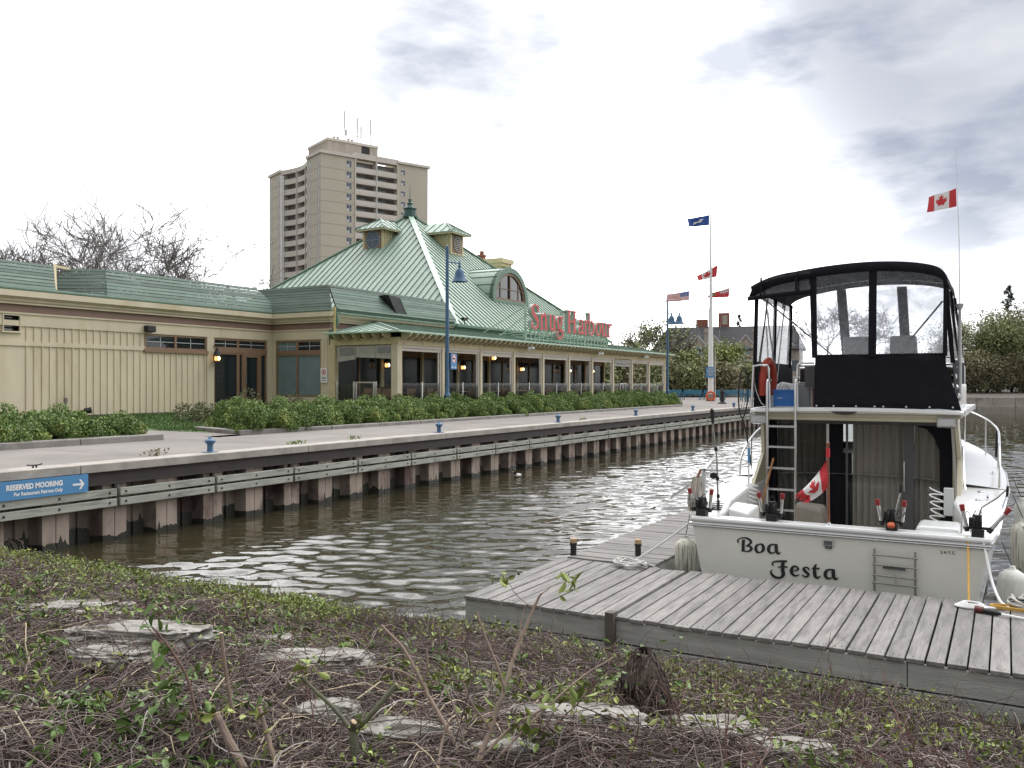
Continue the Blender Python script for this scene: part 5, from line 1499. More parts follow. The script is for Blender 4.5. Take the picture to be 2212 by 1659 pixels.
# town house with the slate roof
hc = at(1413, 0, 158); he = at(1735, 0, 150)
ha = math.atan2(he[1] - hc[1], he[0] - hc[0])
LH = math.hypot(he[1] - hc[1], he[0] - hc[0])
H = thing('town_house', 'long stone town house with dark slate roof, gables and brick chimneys behind the trees', 'house', (hc[0], hc[1], 3.5), ha)
g = MB().box(0, LH, 0, 10, -2, 5.6); g.build('wall', M['stucco'], H, smooth=0, local=True)
rz, ez = 10.0, 5.6
g = MB().prism([(-.5, -.5, ez), (LH + .5, -.5, ez), (LH - 1.5, 5, rz), (1.8, 5, rz)], (0, 0, -.15)).prism([(LH + .5, 10.5, ez), (-.5, 10.5, ez), (1.8, 5, rz), (LH - 1.5, 5, rz)], (0, 0, -.15)).prism([(-.5, 10.5, ez), (-.5, -.5, ez), (1.8, 5, rz)], (0, 0, -.15)).prism([(LH + .5, -.5, ez), (LH + .5, 10.5, ez), (LH - 1.5, 5, rz)], (0, 0, -.15))
rfh = g.build('roof', M['shingle'], H, smooth=0, local=True)
def gable(x, w=2.9, h=2.8):
    z0 = 5.2
    ob = MB().prism([(x - w / 2, -.35, z0 - 1), (x + w / 2, -.35, z0 - 1), (x + w / 2, -.35, z0 + 1.1), (x, -.35, z0 + h), (x - w / 2, -.35, z0 + 1.1)], (0, 4, 0)).build('gable', M['stucco'], H, smooth=0, local=True)
    g = MB()
    for s in (-1, 1): g.bar((x + s * (w / 2 + .25), -.45, z0 + .9), (x, -.45, z0 + h + .12), .3, .18, (0, 0, 1))
    g.build('bargeboard', M['muntin'], ob, smooth=0, local=True)
    MB().box(x - .75, x + .75, -.42, -.35, z0 - .5, z0 + .9).build('window', M['glass_pale'], ob, smooth=0, local=True)
for d in (1512, 1547, 1615, 1655, 1695): gable((d - 1413) / (1735 - 1413) * LH)
for d in (1533, 1637):
    x = (d - 1413) / 322 * LH
    ob = MB().box(x - .55, x + .55, -.5, .6, 3, 9.4).box(x - .7, x + .7, -.65, .75, 8.6, 8.9).build('chimney', M['stucco'], H, smooth=0, local=True)
for d, w, h in ((1512, 2.0, 1.8), (1531, .55, 4.1), (1562, 1.9, 3.2)):
    x = (d - 1413) / 322 * LH
    MB().box(x - w / 2, x + w / 2, 5.5, 7.5, 9, rz + h * .8).build('chimney', M['brick'], H, smooth=0, local=True)
x = (1565 - 1413) / 322 * LH; MB().box(x - .45, x + .45, 5.4, 5.5, rz + .4, rz + 2.1).build('vent_panel', M['stucco'], H, smooth=0, local=True)
for i in range(6): MB().box(1.5 + i * 4.4, 2.9 + i * 4.4, -.05, .02, 1.8, 3.6).build('window', M['glass_tower'], H, smooth=0, local=True)
# parked car up the bank
cp_ = at(1582, 0, 121); cz = land_h(cp_[0], cp_[1]) 
C = thing('parked_car', 'white sport utility vehicle parked under the round green tree beyond the benches', 'car', (cp_[0], cp_[1], cz), TH)
g = MB().box(-2.2, 2.2, -.9, .9, .35, 1.0).hexa([(-2.1, -.88, 1.0), (1.2, -.88, 1.0), (1.2, .88, 1.0), (-2.1, .88, 1.0)], [(-1.9, -.72, 1.7), (.5, -.72, 1.7), (.5, .72, 1.7), (-1.9, .72, 1.7)])
g.build('body', M['white'], C, smooth=0, bevel=.06, local=True)
MB().hexa([(-2.115, -.75, 1.08), (-2.115, .75, 1.08), (-2.03, .75, 1.08), (-2.03, -.75, 1.08)], [(-1.97, -.65, 1.6), (-1.97, .65, 1.6), (-1.9, .65, 1.6), (-1.9, -.65, 1.6)]).build('rear_window', M['glass'], C, smooth=0, local=True)
for s in (-1, 1):
    MB().box(-2.22, -2.18, s * .8 - .08, s * .8 + .08, .75, 1.0).build('tail_lamp', M['red'], C, smooth=0, local=True)
    for x in (-1.4, 1.4): MB().lathe([(.0, -.11), (.34, -.11), (.34, .11), (.0, .11)], (x, s * .82, .34), 16, (0, 1, 0)).build('wheel', M['black'], C, local=True)
g = MB().box(-3.5, 6, -3, 3, 3.6, 3.75)
# low pale garage roof seen behind the car
gp = at(1580, 0, 130); g_ = thing('garage', 'low pale flat roofed garage above the white car', 'garage', (gp[0], gp[1], land_h(gp[0], gp[1])), TH)
MB().box(-3, 3, -3, 3, 0, 2.5).build('wall', M['tower_dark'], g_, smooth=0, local=True)
MB().box(-3.3, 3.3, -3.4, 3.4, 2.5, 2.8).build('roof', M['stucco'], g_, smooth=0, local=True)
# ---------------------------------------------------------------- floating docks
dm('deck_wood', (.24, .225, .212), .85, .18, 3.0, stretch=(.8, 7, 3), col2=(.145, .137, .134), t2=(.45, .68), s2=3.2, st2=(.5, 3.2, 1), bump=.5, bscale=16, bstretch=(.5, 8, 4), island=.16)
dm('deck_wood_x', (.24, .225, .212), .85, .16, 3.0, stretch=(7, .5, 3), col2=(.15, .142, .138), t2=(.48, .7), s2=1.7, st2=(3.2, .5, 1), bump=.5, bscale=16, bstretch=(8, .5, 4), island=.14)
dm('fascia_wood', (.42, .42, .395), .88, .18, 2.0, stretch=(3, .6, 7), col2=(.25, .245, .23), t2=(.5, .75), s2=1.6, st2=(2, .5, 4), bump=.5, bscale=14, bstretch=(4, .5, 9), island=.1)
random.seed(21)
def dock(label, x0, x1, y0, y1, along, loc, top=.45, name='floating_dock', front_joints=(), right=False):
    t = thing(name, label, 'dock', loc)
    g = MB()
    if along == 'x':                                            # boards run away from the bank
        y = y1 - .006
        while y - .15 > y0 - .05:
            j = random.uniform(-.014, .014); z = top + random.uniform(-.004, .004); w = random.uniform(.15, .158)
            a, b = y - w, y; s = random.uniform(-.003, .003)
            g.hexa([(x0 - .02 + j, a, z - .04), (x1 + j, a + s, z - .04), (x1 + j, b + s, z - .04), (x0 - .02 + j, b, z - .04)], [(x0 - .02 + j, a, z), (x1 + j, a + s, z), (x1 + j, b + s, z), (x0 - .02 + j, b, z)])
            y -= .172
        ob = g.build('deck_boards', M['deck_wood'], t, smooth=0, bevel=.005)
    else:
        x = x0 + .006
        while x + .14 < x1:
            j = random.uniform(-.012, .012); z = top + random.uniform(-.004, .004)
            g.box(x, x + .148, y0 + j, y1 + j, z - .04, z); x += .166
        ob = g.build('deck_boards', M['deck_wood_x'], t, smooth=0, bevel=.005)
    n = MB()
    if along == 'x':
        y = y1 - .09
        while y > y0:
            for q in (x0 + .06, (x0 + x1) / 2, x1 - .06):
                for e in (-.03, .03): n.lathe([(.0045, 0), (.0045, .006)], (q, y + e, top - .001), 5)
            y -= .172
        n.build('nail_heads', M['waler'], ob)
    ys_ = [y0] + sorted(front_joints) + [y1]
    for a, b in zip(ys_[:-1], ys_[1:]):
        for z0, z1 in ((top - .285, top - .045), (top - .56, top - .305)):
            MB().box(x0, x0 + .05, a + .004, b - .004, z0, z1).build('fascia_board', M['fascia_wood'], t, smooth=0, bevel=.006)
    g = MB().box(x0 + .06, x1 - .06, y1 - .05, y1 - .005, top - .5, top - .045).box(x0 + .06, x1 - .06, y0 + .005, y0 + .05, top - .5, top - .045).box(x1 - .055, x1 - .01, y0 + .06, y1 - .06, top - .5, top - .045)
    g.build('side_board', M['fascia_wood'], t, smooth=0)
    MB().box(x0 + .2, x1 - .2, y0 + .2, y1 - .2, top - .9, top - .32).build('float', M['dark'], t, smooth=0)
    return t
dock('short end section of the weathered grey dock, at its left corner', 8.88, 11.52, 3.79, 5.7, 'x', (10, 4.7, .45), top=.44)
dock('weathered grey plank dock running across behind the boat stern', 8.86, 11.52, -5, 3.74, 'x', (10, 0, .45), front_joints=(.8, -2.4))
dock('narrow grey finger dock running along the left side of the boat', 11.58, 21.5, 4.3, 5.64, 'y', (14, 5, .45))
tag(MB().box(8.78, 8.9, 3.72, 3.82, -.4, .5).build('dock_hinge_post', M['bark'], smooth=0), 'dark timber post in the gap between the two dock sections', 'post')
pm = mat('tan_cap', (.42, .3, .18), .7, .1)
for x, y, l in ((11.75, 5.62, 'black dock pipe with a tan cap at the left outer corner of the finger dock'), (12.15, 4.75, 'black dock pipe with a tan cap amid the white rope coil'), (17.7, 5.75, 'black dock pipe with a tan cap farther along the finger dock')):
    t = thing('dock_pipe', l, 'post', (x, y, .3), group='black pipes of the finger dock')
    MB().lathe([(.045, -.6), (.045, .3), (.055, .3), (.055, .33)], (x, y, .3), 12).build('pipe', M['black'], t)
    MB().lathe([(.05, .33), (.05, .39), (.0, .41)], (x, y, .3), 12).build('cap', pm, t)

# ---------------------------------------------------------------- motor cruiser
YC = 2.02
BT = thing('motor_cruiser', 'white cabin cruiser with a black canvas flybridge enclosure, moored stern to the grey dock', 'boat', (15, YC, 0))
dm('gelcoat', (.76, .765, .76), .22, .03, 1.2, coat=.2)
dm('transom_paint', (.68, .675, .62), .35, .04, 1.5, col2=(.58, .57, .5), t2=(.6, .85), s2=1.2, st2=(1, 1, .4), coat=.1)
dm('beige', (.5, .46, .34), .5, .05)
dm('canvas_black', (.0075, .0075, .0125), .85, .2, 8, bump=.15, bscale=300, spec=.25)
dm('grey_frame', (.085, .085, .09), .5, .1, 3)
dm('curtain_tan', (.33, .28, .262), .9, .14, 2, stretch=(1, 6, .3))
dm('curtain_dark', (.085, .072, .064), .9, .25, 2, stretch=(1, 6, .3))  # left door curtain; its deeper shade is put into the brown
dm('cushion', (.3, .3, .3), .7, .1)
dm('wood_brown', (.2, .075, .04), .5, .2, 8)
ST_ = [(12.0, 1.86, 1.08, 1.66, .05, -.35), (12.6, 1.92, 1.1, 1.7, .05, -.38), (13.25, 1.97, 1.36, 1.74, .05, -.42), (15, 2.04, 1.42, 1.78, .06, -.45), (17, 2.0, 1.52, 1.66, .1, -.45), (19, 1.72, 1.66, 1.28, .25, -.42), (20.6, 1.2, 1.8, .78, .5, -.3), (21.8, .55, 1.92, .3, .85, .1), (22.3, .06, 1.98, .04, 1.2, .6)]
rings = []
for x, hb, zs, hc, zc, zk in ST_:
    pr = [(hb, zs), (hb - (hb - hc) * .32, zs - (zs - zc) * .33), (hb - (hb - hc) * .68, zs - (zs - zc) * .68), (hc, zc)]
    rings.append([(x, YC + a, z) for a, z in pr] + [(x, YC, zk)] + [(x, YC - a, z) for a, z in pr[::-1]])
g = MB().sheet(rings); g.build('hull', M['gelcoat'], BT, smooth=.5)
g = MB().poly([(11.995, p[1], p[2]) for p in rings[0]]); 
g.build('transom', M['transom_paint'], BT, smooth=0)
# side decks, foredeck, inner sides of the cockpit
def sheer(x):
    for a, b in zip(ST_[:-1], ST_[1:]):
        if a[0] <= x <= b[0]:
            t = (x - a[0]) / (b[0] - a[0]); return a[1] + (b[1] - a[1]) * t, a[2] + (b[2] - a[2]) * t
    return ST_[-1][1], ST_[-1][2]
for s in (1, -1):
    rows = []
    for x in (12.0, 12.3, 12.6, 12.9, 13.25, 14, 14.7):
        hb, zs = sheer(x); inn = 1.55 if x < 13.2 else 1.42
        rows.append([(x, YC + s * hb, zs), (x, YC + s * (hb - .04), zs + .035), (x, YC + s * inn, zs + .045), (x, YC + s * (inn - .02), zs + .02), (x, YC + s * (inn - .02), .42)])
    MB().sheet(rows if s < 0 else [r_[::-1] for r_ in rows]).build('side_deck', M['gelcoat'], BT, smooth=.6)
rows = []
for x in (14.7, 15.5, 16.5, 17.5, 18.5, 19.5, 20.6, 21.4, 21.9, 22.25):
    hb, zs = sheer(x); row = []
    for k in range(-8, 9):
        q = k / 8; row.append((x, YC + hb * q, zs + .035 + .12 * (1 - q * q)))
    rows.append(row)
MB().sheet(rows).build('foredeck', M['gelcoat'], BT, smooth=.6)
MB().box(12.05, 14.7, YC - 1.56, YC + 1.56, .36, .42).build('cockpit_floor', M['beige'], BT, smooth=0)
MB().box(11.97, 12.24, YC - 1.87, YC + 1.87, 1.06, 1.13).build('transom_cap', M['gelcoat'], BT, smooth=0, bevel=.03)
MB().box(12.2, 12.24, YC - 1.5, YC + 1.5, .42, 1.06).build('inner_transom', M['gelcoat'], BT, smooth=0)
g = MB().tube([(11.965, YC + 1.88, 1.035), (11.965, YC - 1.88, 1.035)], .016, 8).box(11.98, 11.995, YC - 1.87, YC + 1.87, .995, 1.055)
g.tube([(11.97, YC + 1.88, 1.005), (11.97, YC - 1.88, 1.005)], .01, 6)
g.build('stern_rub_rail', M['chrome'], BT)
for s in (1, -1):
    MB().tube([(x, YC + s * (sheer(x)[0] + .012), sheer(x)[1] - .03) for x in (12.0, 12.3, 12.6, 12.9, 13.25, 14, 15, 16, 17, 18, 19, 20, 20.6, 21.2, 21.8)], .022, 6).build('rub_rail', M['chrome'], BT)
g = MB()
for i in range(6): g.bar((12.62 + i * .06, YC + 1.62, 1.158 + .02 * i), (12.62 + i * .06, YC + 1.8, 1.158 + .02 * i), .025, .012)
g.build('deck_vent', M['dark'], BT, smooth=0)
# cabin
for s in (1, -1):
    g = MB().prism([(14.65, YC + s * 1.4, 1.3), (19.6, YC + s * 1.2, 1.3), (18.9, YC + s * 1.16, 2.5), (14.65, YC + s * 1.33, 2.5)], (0, -s * .04, 0))
    cbm = g.build('cabin_side', M['gelcoat'], BT, smooth=0)
    g = MB().poly([(15.3, YC + s * 1.392, 1.85), (18.2, YC + s * 1.262, 1.85), (17.9, YC + s * 1.24, 2.35), (15.3, YC + s * 1.356, 2.35)])
    g.build('side_window', M['glass'], cbm, smooth=0)
    MB().tube([(15.2, YC + s * 1.41, 1.78), (18.4, YC + s * 1.275, 1.78), (18.0, YC + s * 1.25, 2.4), (15.2, YC + s * 1.37, 2.4)], .025, 6, closed=True).build('window_frame', M['alu'], cbm)
    # wing that carries the overhang at the after end of the cabin
    MB().prism([(14.66, YC + s * 1.36, 2.48), (14.1, YC + s * 1.36, 2.48), (14.35, YC + s * 1.4, 1.9), (13.75, YC + s * 1.42, 1.42), (14.66, YC + s * 1.42, 1.42)], (0, s * .05, 0)).build('cabin_wing', M['beige'], BT, smooth=0)
    MB().tube([(14.0, YC + s * 1.52, 1.48), (14.15, YC + s * 1.5, 1.55), (14.6, YC + s * 1.46, 2.0), (14.75, YC + s * 1.45, 2.05)], .014, 6).build('grab_rail', M['chrome'], BT)
M['vinyl'] = clear_mat('clear_vinyl', (.85, .86, .88), .12, .36)
M['tinted'] = clear_mat('tinted_glass', (.6, .6, .6), .12)
g = MB()
g.poly([(18.92, YC + 1.16, 2.46), (18.92, YC - 1.16, 2.46), (19.95, YC - 1.1, 1.8), (19.95, YC + 1.1, 1.8)])
g.build('windscreen', M['tinted'], BT, smooth=0)
g = MB()
for y in (-1.14, -.38, .38, 1.14): g.bar((18.92, YC + y, 2.46), (19.95, YC + y * .96, 1.8), .08, .06)
g.build('windscreen_frame', M['gelcoat'], BT, smooth=0)
MB().box(14.9, 19, YC - 1.25, YC + 1.25, .5, .55).build('cabin_floor', M['wood_brown'], BT, smooth=0)
MB().box(18.2, 18.5, YC - 1.2, YC + 1.2, .55, 1.85).box(15.4, 18.2, YC + .35, YC + 1.2, .55, 1.2).build('cabin_console', M['interior'], BT, smooth=0)
g = MB().box(13.98, 19.0, YC - 1.46, YC + 1.46, 2.5, 2.56).box(14.0, 14.05, YC - 1.42, YC + 1.42, 2.44, 2.5)
g.build('cabin_roof', M['beige'], BT, smooth=0, bevel=.01)
g = MB()
rows = []
for y in [YC - 1.5 + 3 * i / 16 for i in range(17)]:
    q = (y - YC) / 1.5; zc_ = 2.615 + .03 * (1 - q * q)
    rows.append([(18.6, y, zc_), (13.9, y, zc_), (13.86, y, zc_ - .02), (13.86, y, zc_ - .055), (13.92, y, 2.555)])
g.sheet(rows); g.box(13.9, 18.6, YC + 1.46, YC + 1.52, 2.54, 2.62).box(13.9, 18.6, YC - 1.52, YC - 1.46, 2.54, 2.62)
g.build('flybridge_deck', M['gelcoat'], BT, smooth=.6)
MB().poly([(13.85, YC + .1 - .18 * math.cos(a), 2.585 - .05 * abs(math.sin(a))) for a in [PI * i / 12 for i in range(13)]]).build('stern_light', M['waler'], BT, smooth=0)
# after bulkhead with sliding glass door and curtains
bx = 14.7
def yb(a, b, z0, z1, x0=bx - .03, x1=bx + .03): return MB().box(x0, x1, min(a, b), max(a, b), z0, z1)
yb(.62, 3.44, 2.36, 2.5).build('bulkhead_header', M['grey_frame'], BT, smooth=0)
yb(3.3, 3.46, .42, 2.36).build('bulkhead_side', M['canvas_black'], BT, smooth=0)
yb(.6, .86, .42, 2.36).build('bulkhead_side', M['beige'], BT, smooth=0)
D = yb(1.23, 1.37, .42, 2.36, bx - .05).build('door_frame', M['grey_frame'], BT, smooth=0)
MB().tube([(bx - .07, 1.36, 1.35), (bx - .09, 1.36, 1.4), (bx - .09, 1.36, 1.75), (bx - .07, 1.36, 1.8)], .012, 6).build('handle', M['alu'], D)
yb(2.47, 2.51, .42, 2.36, bx - .05).build('door_frame', M['alu'], BT, smooth=0)
yb(2.19, 2.22, .42, 2.36).build('door_frame', M['grey_frame'], BT, smooth=0)
yb(.86, 3.3, .42, .5).build('door_sill', M['grey_frame'], BT, smooth=0)
def curtain(y0, y1, m, x=bx + .09, z0=.5, z1=2.36, fold=.1, cut=None):
    n = int((y1 - y0) / fold * 6); rows = []
    for k in range(7):
        z = z0 + (z1 - z0) * k / 6
        rows.append([(x + .028 * math.sin(2 * PI * 6 * i / n * (n / 36) + .5 * math.sin(k)) + .006 * math.sin(i * 2.1), y0 + (y1 - y0) * i / n, z) for i in range(n + 1)])
    return MB().sheet(rows).build('curtain', m, BT, smooth=1.0)
curtain(1.37, 2.13, M['curtain_tan']); curtain(.86, 1.23, M['curtain_tan']); curtain(2.51, 3.3, M['curtain_dark'])
MB().box(bx + .05, bx + .07, 2.27, 2.49, .5, 2.36).box(bx + .05, bx + .07, 2.14, 2.27, .5, 1.9).build('dark_gap_board', M['canvas_black'], BT, smooth=0)  # black board added where only the dark cabin shows between the curtains
MB().poly([(bx - .035, .83, 2.36), (bx - .035, 1.22, 2.36), (bx - .035, 1.05, 2.31), (bx - .035, .95, 2.18), (bx - .035, .88, 2.0), (bx - .035, .86, .6), (bx - .035, .7, .5), (bx - .035, .7, 2.36)]).build('corner_drape', M['canvas_black'], BT, smooth=0)
MB().poly([(bx, .87, .5), (bx, 1.23, .5), (bx, 1.23, 2.36), (bx, .87, 2.36)]).poly([(bx, 1.37, .5), (bx, 2.19, .5), (bx, 2.19, 2.36), (bx, 1.37, 2.36)]).poly([(bx, 2.51, .5), (bx, 3.3, .5), (bx, 3.3, 2.36), (bx, 2.51, 2.36)]).build('door_glass', M['clear'], BT, smooth=0)
# black side drape left of the ladder
rows = [[(14.5 + .2 * k / 6 + .02 * math.sin(i * 1.4), 3.28 + .2 * i / 10, 2.45 - 1.75 * k / 6) for i in range(11)] for k in range(7)]
MB().sheet(rows).build('side_drape', M['canvas_black'], BT, smooth=1.0)
for y in (3.42, .74):
    ob = MB().hexa([(13.98, y - .13, 2.38), (14.1, y - .11, 2.36), (14.1, y + .11, 2.36), (13.98, y + .13, 2.38)], [(13.96, y - .13, 2.52), (14.1, y - .11, 2.5), (14.1, y + .11, 2.5), (13.96, y + .13, 2.52)]).build('floodlight', M['alu'], BT, smooth=0)
    MB().poly([(13.955, y - .11, 2.4), (13.955, y + .11, 2.4), (13.94, y + .11, 2.5), (13.94, y - .11, 2.5)]).build('lens', M['muntin'], ob, smooth=0)
# flybridge: coaming, dash, seats
g = MB().box(17.1, 17.2, YC - 1.4, YC + 1.4, 2.62, 3.32).box(14.6, 17.1, YC + 1.36, YC + 1.42, 2.62, 3.0).box(14.6, 17.1, YC - 1.42, YC - 1.36, 2.62, 3.0)
g.build('bridge_coaming', M['gelcoat'], BT, smooth=0, bevel=.02)
g = MB().box(16.95, 17.09, YC - 1.3, YC + 1.34, 2.64, 2.93).box(16.85, 17.09, YC - 1.3, YC + 1.34, 3.03, 3.28)
g.build('dash_panel', mat('dash', (.05, .032, .026), .5, .1), BT, smooth=0)
MB().box(16.5, 17.05, YC + .3, YC + 1.3, 2.94, 3.03).build('bench_cushion', M['cushion'], BT, smooth=0, bevel=.03)
g = MB().tube([(16.8, YC - 1.3, 3.34), (16.8, YC + 1.38, 3.34)], .022, 8).tube([(16.8, YC + .75, 3.34), (16.75, YC + .72, 3.0)], .02, 8)
g.build('dash_rail', M['steel'], BT)
for y0, y1 in ((1.99, 2.47), (1.27, 1.72)):
    ob = MB().hexa([(15.95, y0, 3.3), (16.05, y0, 3.28), (16.05, y1, 3.28), (15.95, y1, 3.3)], [(15.85, y0 + .02, 3.8), (15.95, y0 + .02, 3.82), (15.95, y1 - .02, 3.82), (15.85, y1 - .02, 3.8)]).build('seat_back', M['gelcoat'], BT, smooth=0, bevel=.04)
    MB().box(15.95, 16.4, y0, y1, 3.1, 3.24).lathe([(.06, -.45), (.06, .02)], (16.2, (y0 + y1) / 2, 3.1), 8).build('seat', M['gelcoat'], ob, smooth=0, bevel=.02)
g = MB().box(14.45, 14.9, YC + .55, YC + .9, 2.62, 3.0).build('bridge_locker', M['gelcoat'], BT, smooth=0, bevel=.02)
MB().box(14.3, 14.36, 2.6, 2.78, 2.95, 3.28).build('locker_door', M['grey_frame'], BT, smooth=0)
MB().box(14.4, 14.46, 2.6, 2.68, 2.64, 2.94).build('locker_trim', M['wood_brown'], BT, smooth=0)
# canopy
prof_c = [(3.56, 4.40), (3.5, 4.52), (3.36, 4.62), (3.1, 4.7), (2.65, 4.77), (2.2, 4.81), (1.75, 4.82), (1.3, 4.79), (.98, 4.73), (.82, 4.66), (.74, 4.55), (.73, 4.45)]
pc = spline([(0, y, z) for y, z in prof_c], 4)
rows = [[(x, p.y + (YC + .12 - p.y) * k, p.z + dz) for p in pc] for x, k, dz in ((13.93, 0, -.01), (14.0, 0, 0), (14.6, 0, .01), (15.2, 0, -.01), (15.9, 0, .0), (16.55, .01, -.06))]
g = MB().sheet(rows)
CN = g.build('canopy_top', M['canvas_black'], BT, smooth=1.2, solid=.02)
rows = [[(13.92, p.y, p.z - dz * (1 if p.z > 4.5 else .6)) for p in pc] for dz in (-.005, .075, .14)]
MB().sheet(rows).build('canopy_valance', M['canvas_black'], BT, smooth=1.2, solid=.012)
xe = 13.93
def q4(pts, m, name, th=.01, par=None):
    return MB().prism([(xe, y, z) for y, z in pts], (th, 0, 0)).build(name, m, par or BT, smooth=0)
# black lower rear panel with its snaps
rows = []
for k in range(9):
    t = k / 8; z = 2.63 + .82 * t
    yl, yr = 2.575 - .02 * t, .55 + .2 * min(t * 1.3, 1)
    rows.append([(xe + .006 * math.sin(i * .9 + k) + .02 * t, yl + (yr - yl) * i / 14, z + (.012 * math.sin(i * 1.2) if k == 0 else 0)) for i in range(15)])
RP = MB().sheet(rows).build('rear_canvas_panel', M['canvas_black'], BT, smooth=1.2, solid=.01)
g = MB()
for y in (2.53, 2.28, 1.96, 1.7, 1.58, 1.27, .96, .66): g.lathe([(.014, 0), (.014, .01), (.0, .014)], (xe - .005, y, 2.665), 8, (-1, 0, 0))
g.build('snaps', M['muntin'], RP)
q4([(2.6, 3.4), (2.52, 3.4), (2.535, 4.68), (2.64, 4.7)], M['canvas_black'], 'canvas_post', .012)
q4([(1.79, 3.4), (1.68, 3.4), (1.67, 4.74), (1.78, 4.74)], M['canvas_black'], 'canvas_post', .012)
q4([(.79, 3.42), (.73, 3.4), (.735, 4.56), (.78, 4.6)], M['canvas_black'], 'canvas_post', .012)
xe = 13.94
for a, b, c_, d in ((2.53, 1.77, 1.765, 2.55), (1.69, .78, .775, 1.685)):
    n = 14; rows = []
    for k in range(9):
        z = 3.44 + (4.7 - 3.44) * k / 8
        rows.append([(xe + .008 * math.sin(i * .8 + k * .5), a + (b - a) * i / n, z) for i in range(n + 1)])
    MB().sheet(rows).build('vinyl_window', M['vinyl'], BT, smooth=1.2)
# rolled-up flap over the ladder opening
rows = []
for k in range(7):
    t = k / 6
    rows.append([(13.9 + .06 * math.sin(PI * t) - .02, 2.62 + (3.53 - 2.62) * i / 12, (4.75 - .2 * (i / 12) ** 2.5) * (1 - t) + (4.42 - .06 * i / 12) * t) for i in range(13)])
M['vinyl_dark'] = mat('vinyl_dark', (.04, .04, .05), .12, .6, 5, stretch=(1, 2, 6), col2=(.3, .3, .33), t2=(.6, .75), s2=2.5, st2=(1, 1, 5))  # shine on the clear flap is painted in as pale streaks
FL_ = MB().sheet(rows).build('rolled_flap', M['vinyl_dark'], BT, smooth=1.2)
g = MB().tube([(13.88, 2.62, 4.42), (13.88, 3.1, 4.395), (13.88, 3.57, 4.355)], .035, 8)
for y in (2.82, 3.36): g.bar((13.85, y, 4.4), (13.87, y, 4.68), .012, .03, (0, 1, 0))
g.build('flap_roll', M['canvas_black'], FL_)
# sides and front of the enclosure
for s, y in ((1, 3.5), (-1, .62)):
    yt = 3.46 if s > 0 else .76
    MB().prism([(13.95, y, 2.63), (16.9, y, 2.63), (16.8, y, 3.36), (14.0, (y * .7 + yt * .3), 3.36)], (0, -s * .01, 0)).build('side_canvas_panel', M['canvas_black'], BT, smooth=0)
    MB().poly([(14.0, y * .7 + yt * .3, 3.36), (16.8, y, 3.36), (16.5, yt, 4.42), (14.0, yt, 4.45)]).build('side_vinyl', M['vinyl'], BT, smooth=0)
    for x in (14.0, 15.3, 16.55): MB().bar((x, y * .7 + yt * .3, 3.3), (x, yt, 4.46), .06, .02, (1, 0, 0)).build('canvas_strip', M['canvas_black'], BT, smooth=0)
MB().poly([(17.1, YC - 1.36, 3.32), (17.1, YC + 1.4, 3.32), (16.55, YC + 1.3, 4.66), (16.55, YC - 1.2, 4.66)]).build('front_vinyl', M['vinyl'], BT, smooth=0)
for y in (2.55, 1.55): MB().bar((17.08, y, 3.32), (16.55, y + .03, 4.7), .16, .02, (1, 0, .4)).build('canvas_strip', M['grey_frame'], BT, smooth=0)
for x, lo in ((14.5, .0), (16.0, .02)):
    MB().tube(spline([(15.3, 3.44, 3.05), (x, 3.44, 4.48), (x, 3.3, 4.6 + lo), (x, 2.1, 4.78), (x, .95, 4.68), (x, .78, 4.45), (15.3, .66, 3.05)], 5), .014, 6).build('canopy_bow', M['steel'], BT)
g = MB().bar((14.0, 3.4, 4.4), (16.5, 2.7, 3.5), .03, .006).bar((14.05, .8, 4.2), (16.6, 1.7, 3.45), .03, .006).bar((13.98, 3.42, 3.35), (14.5, 3.4, 4.4), .02, .01).bar((14.02, 3.3, 4.3), (14.1, 3.44, 3.3), .025, .01)
g.build('webbing_strap', M['grey_frame'], BT, smooth=0)
# ladder and hand rails
for y in (3.26, 2.83):
    MB().tube(spline([(13.82, y, .45), (13.84, y, 1.6), (13.85, y, 2.6), (13.86, y, 3.0), (13.9, y - .02, 3.07), (13.96, y - .03, 3.06)], 4), .021, 8).build('ladder_rail', M['steel'], BT)
for z in (.72, 1.04, 1.36, 1.69, 2.02, 2.34):
    MB().box(13.8, 13.88, 2.83, 3.26, z - .014, z + .014).build('ladder_rung', M['alu'], BT, smooth=0)
MB().tube(spline([(13.95, 3.53, 2.62), (13.95, 3.5, 3.22), (13.95, 3.46, 3.29), (13.95, 3.32, 3.29), (13.95, 3.26, 3.23), (13.95, 3.24, 2.62)], 4), .018, 8).build('hand_rail', M['steel'], BT)
MB().tube(spline([(13.95, 2.82, 2.62), (13.95, 2.82, 3.22), (13.95, 2.78, 3.31), (13.95, 2.68, 3.32), (13.97, 2.57, 3.32)], 4), .018, 8).build('hand_rail', M['steel'], BT)
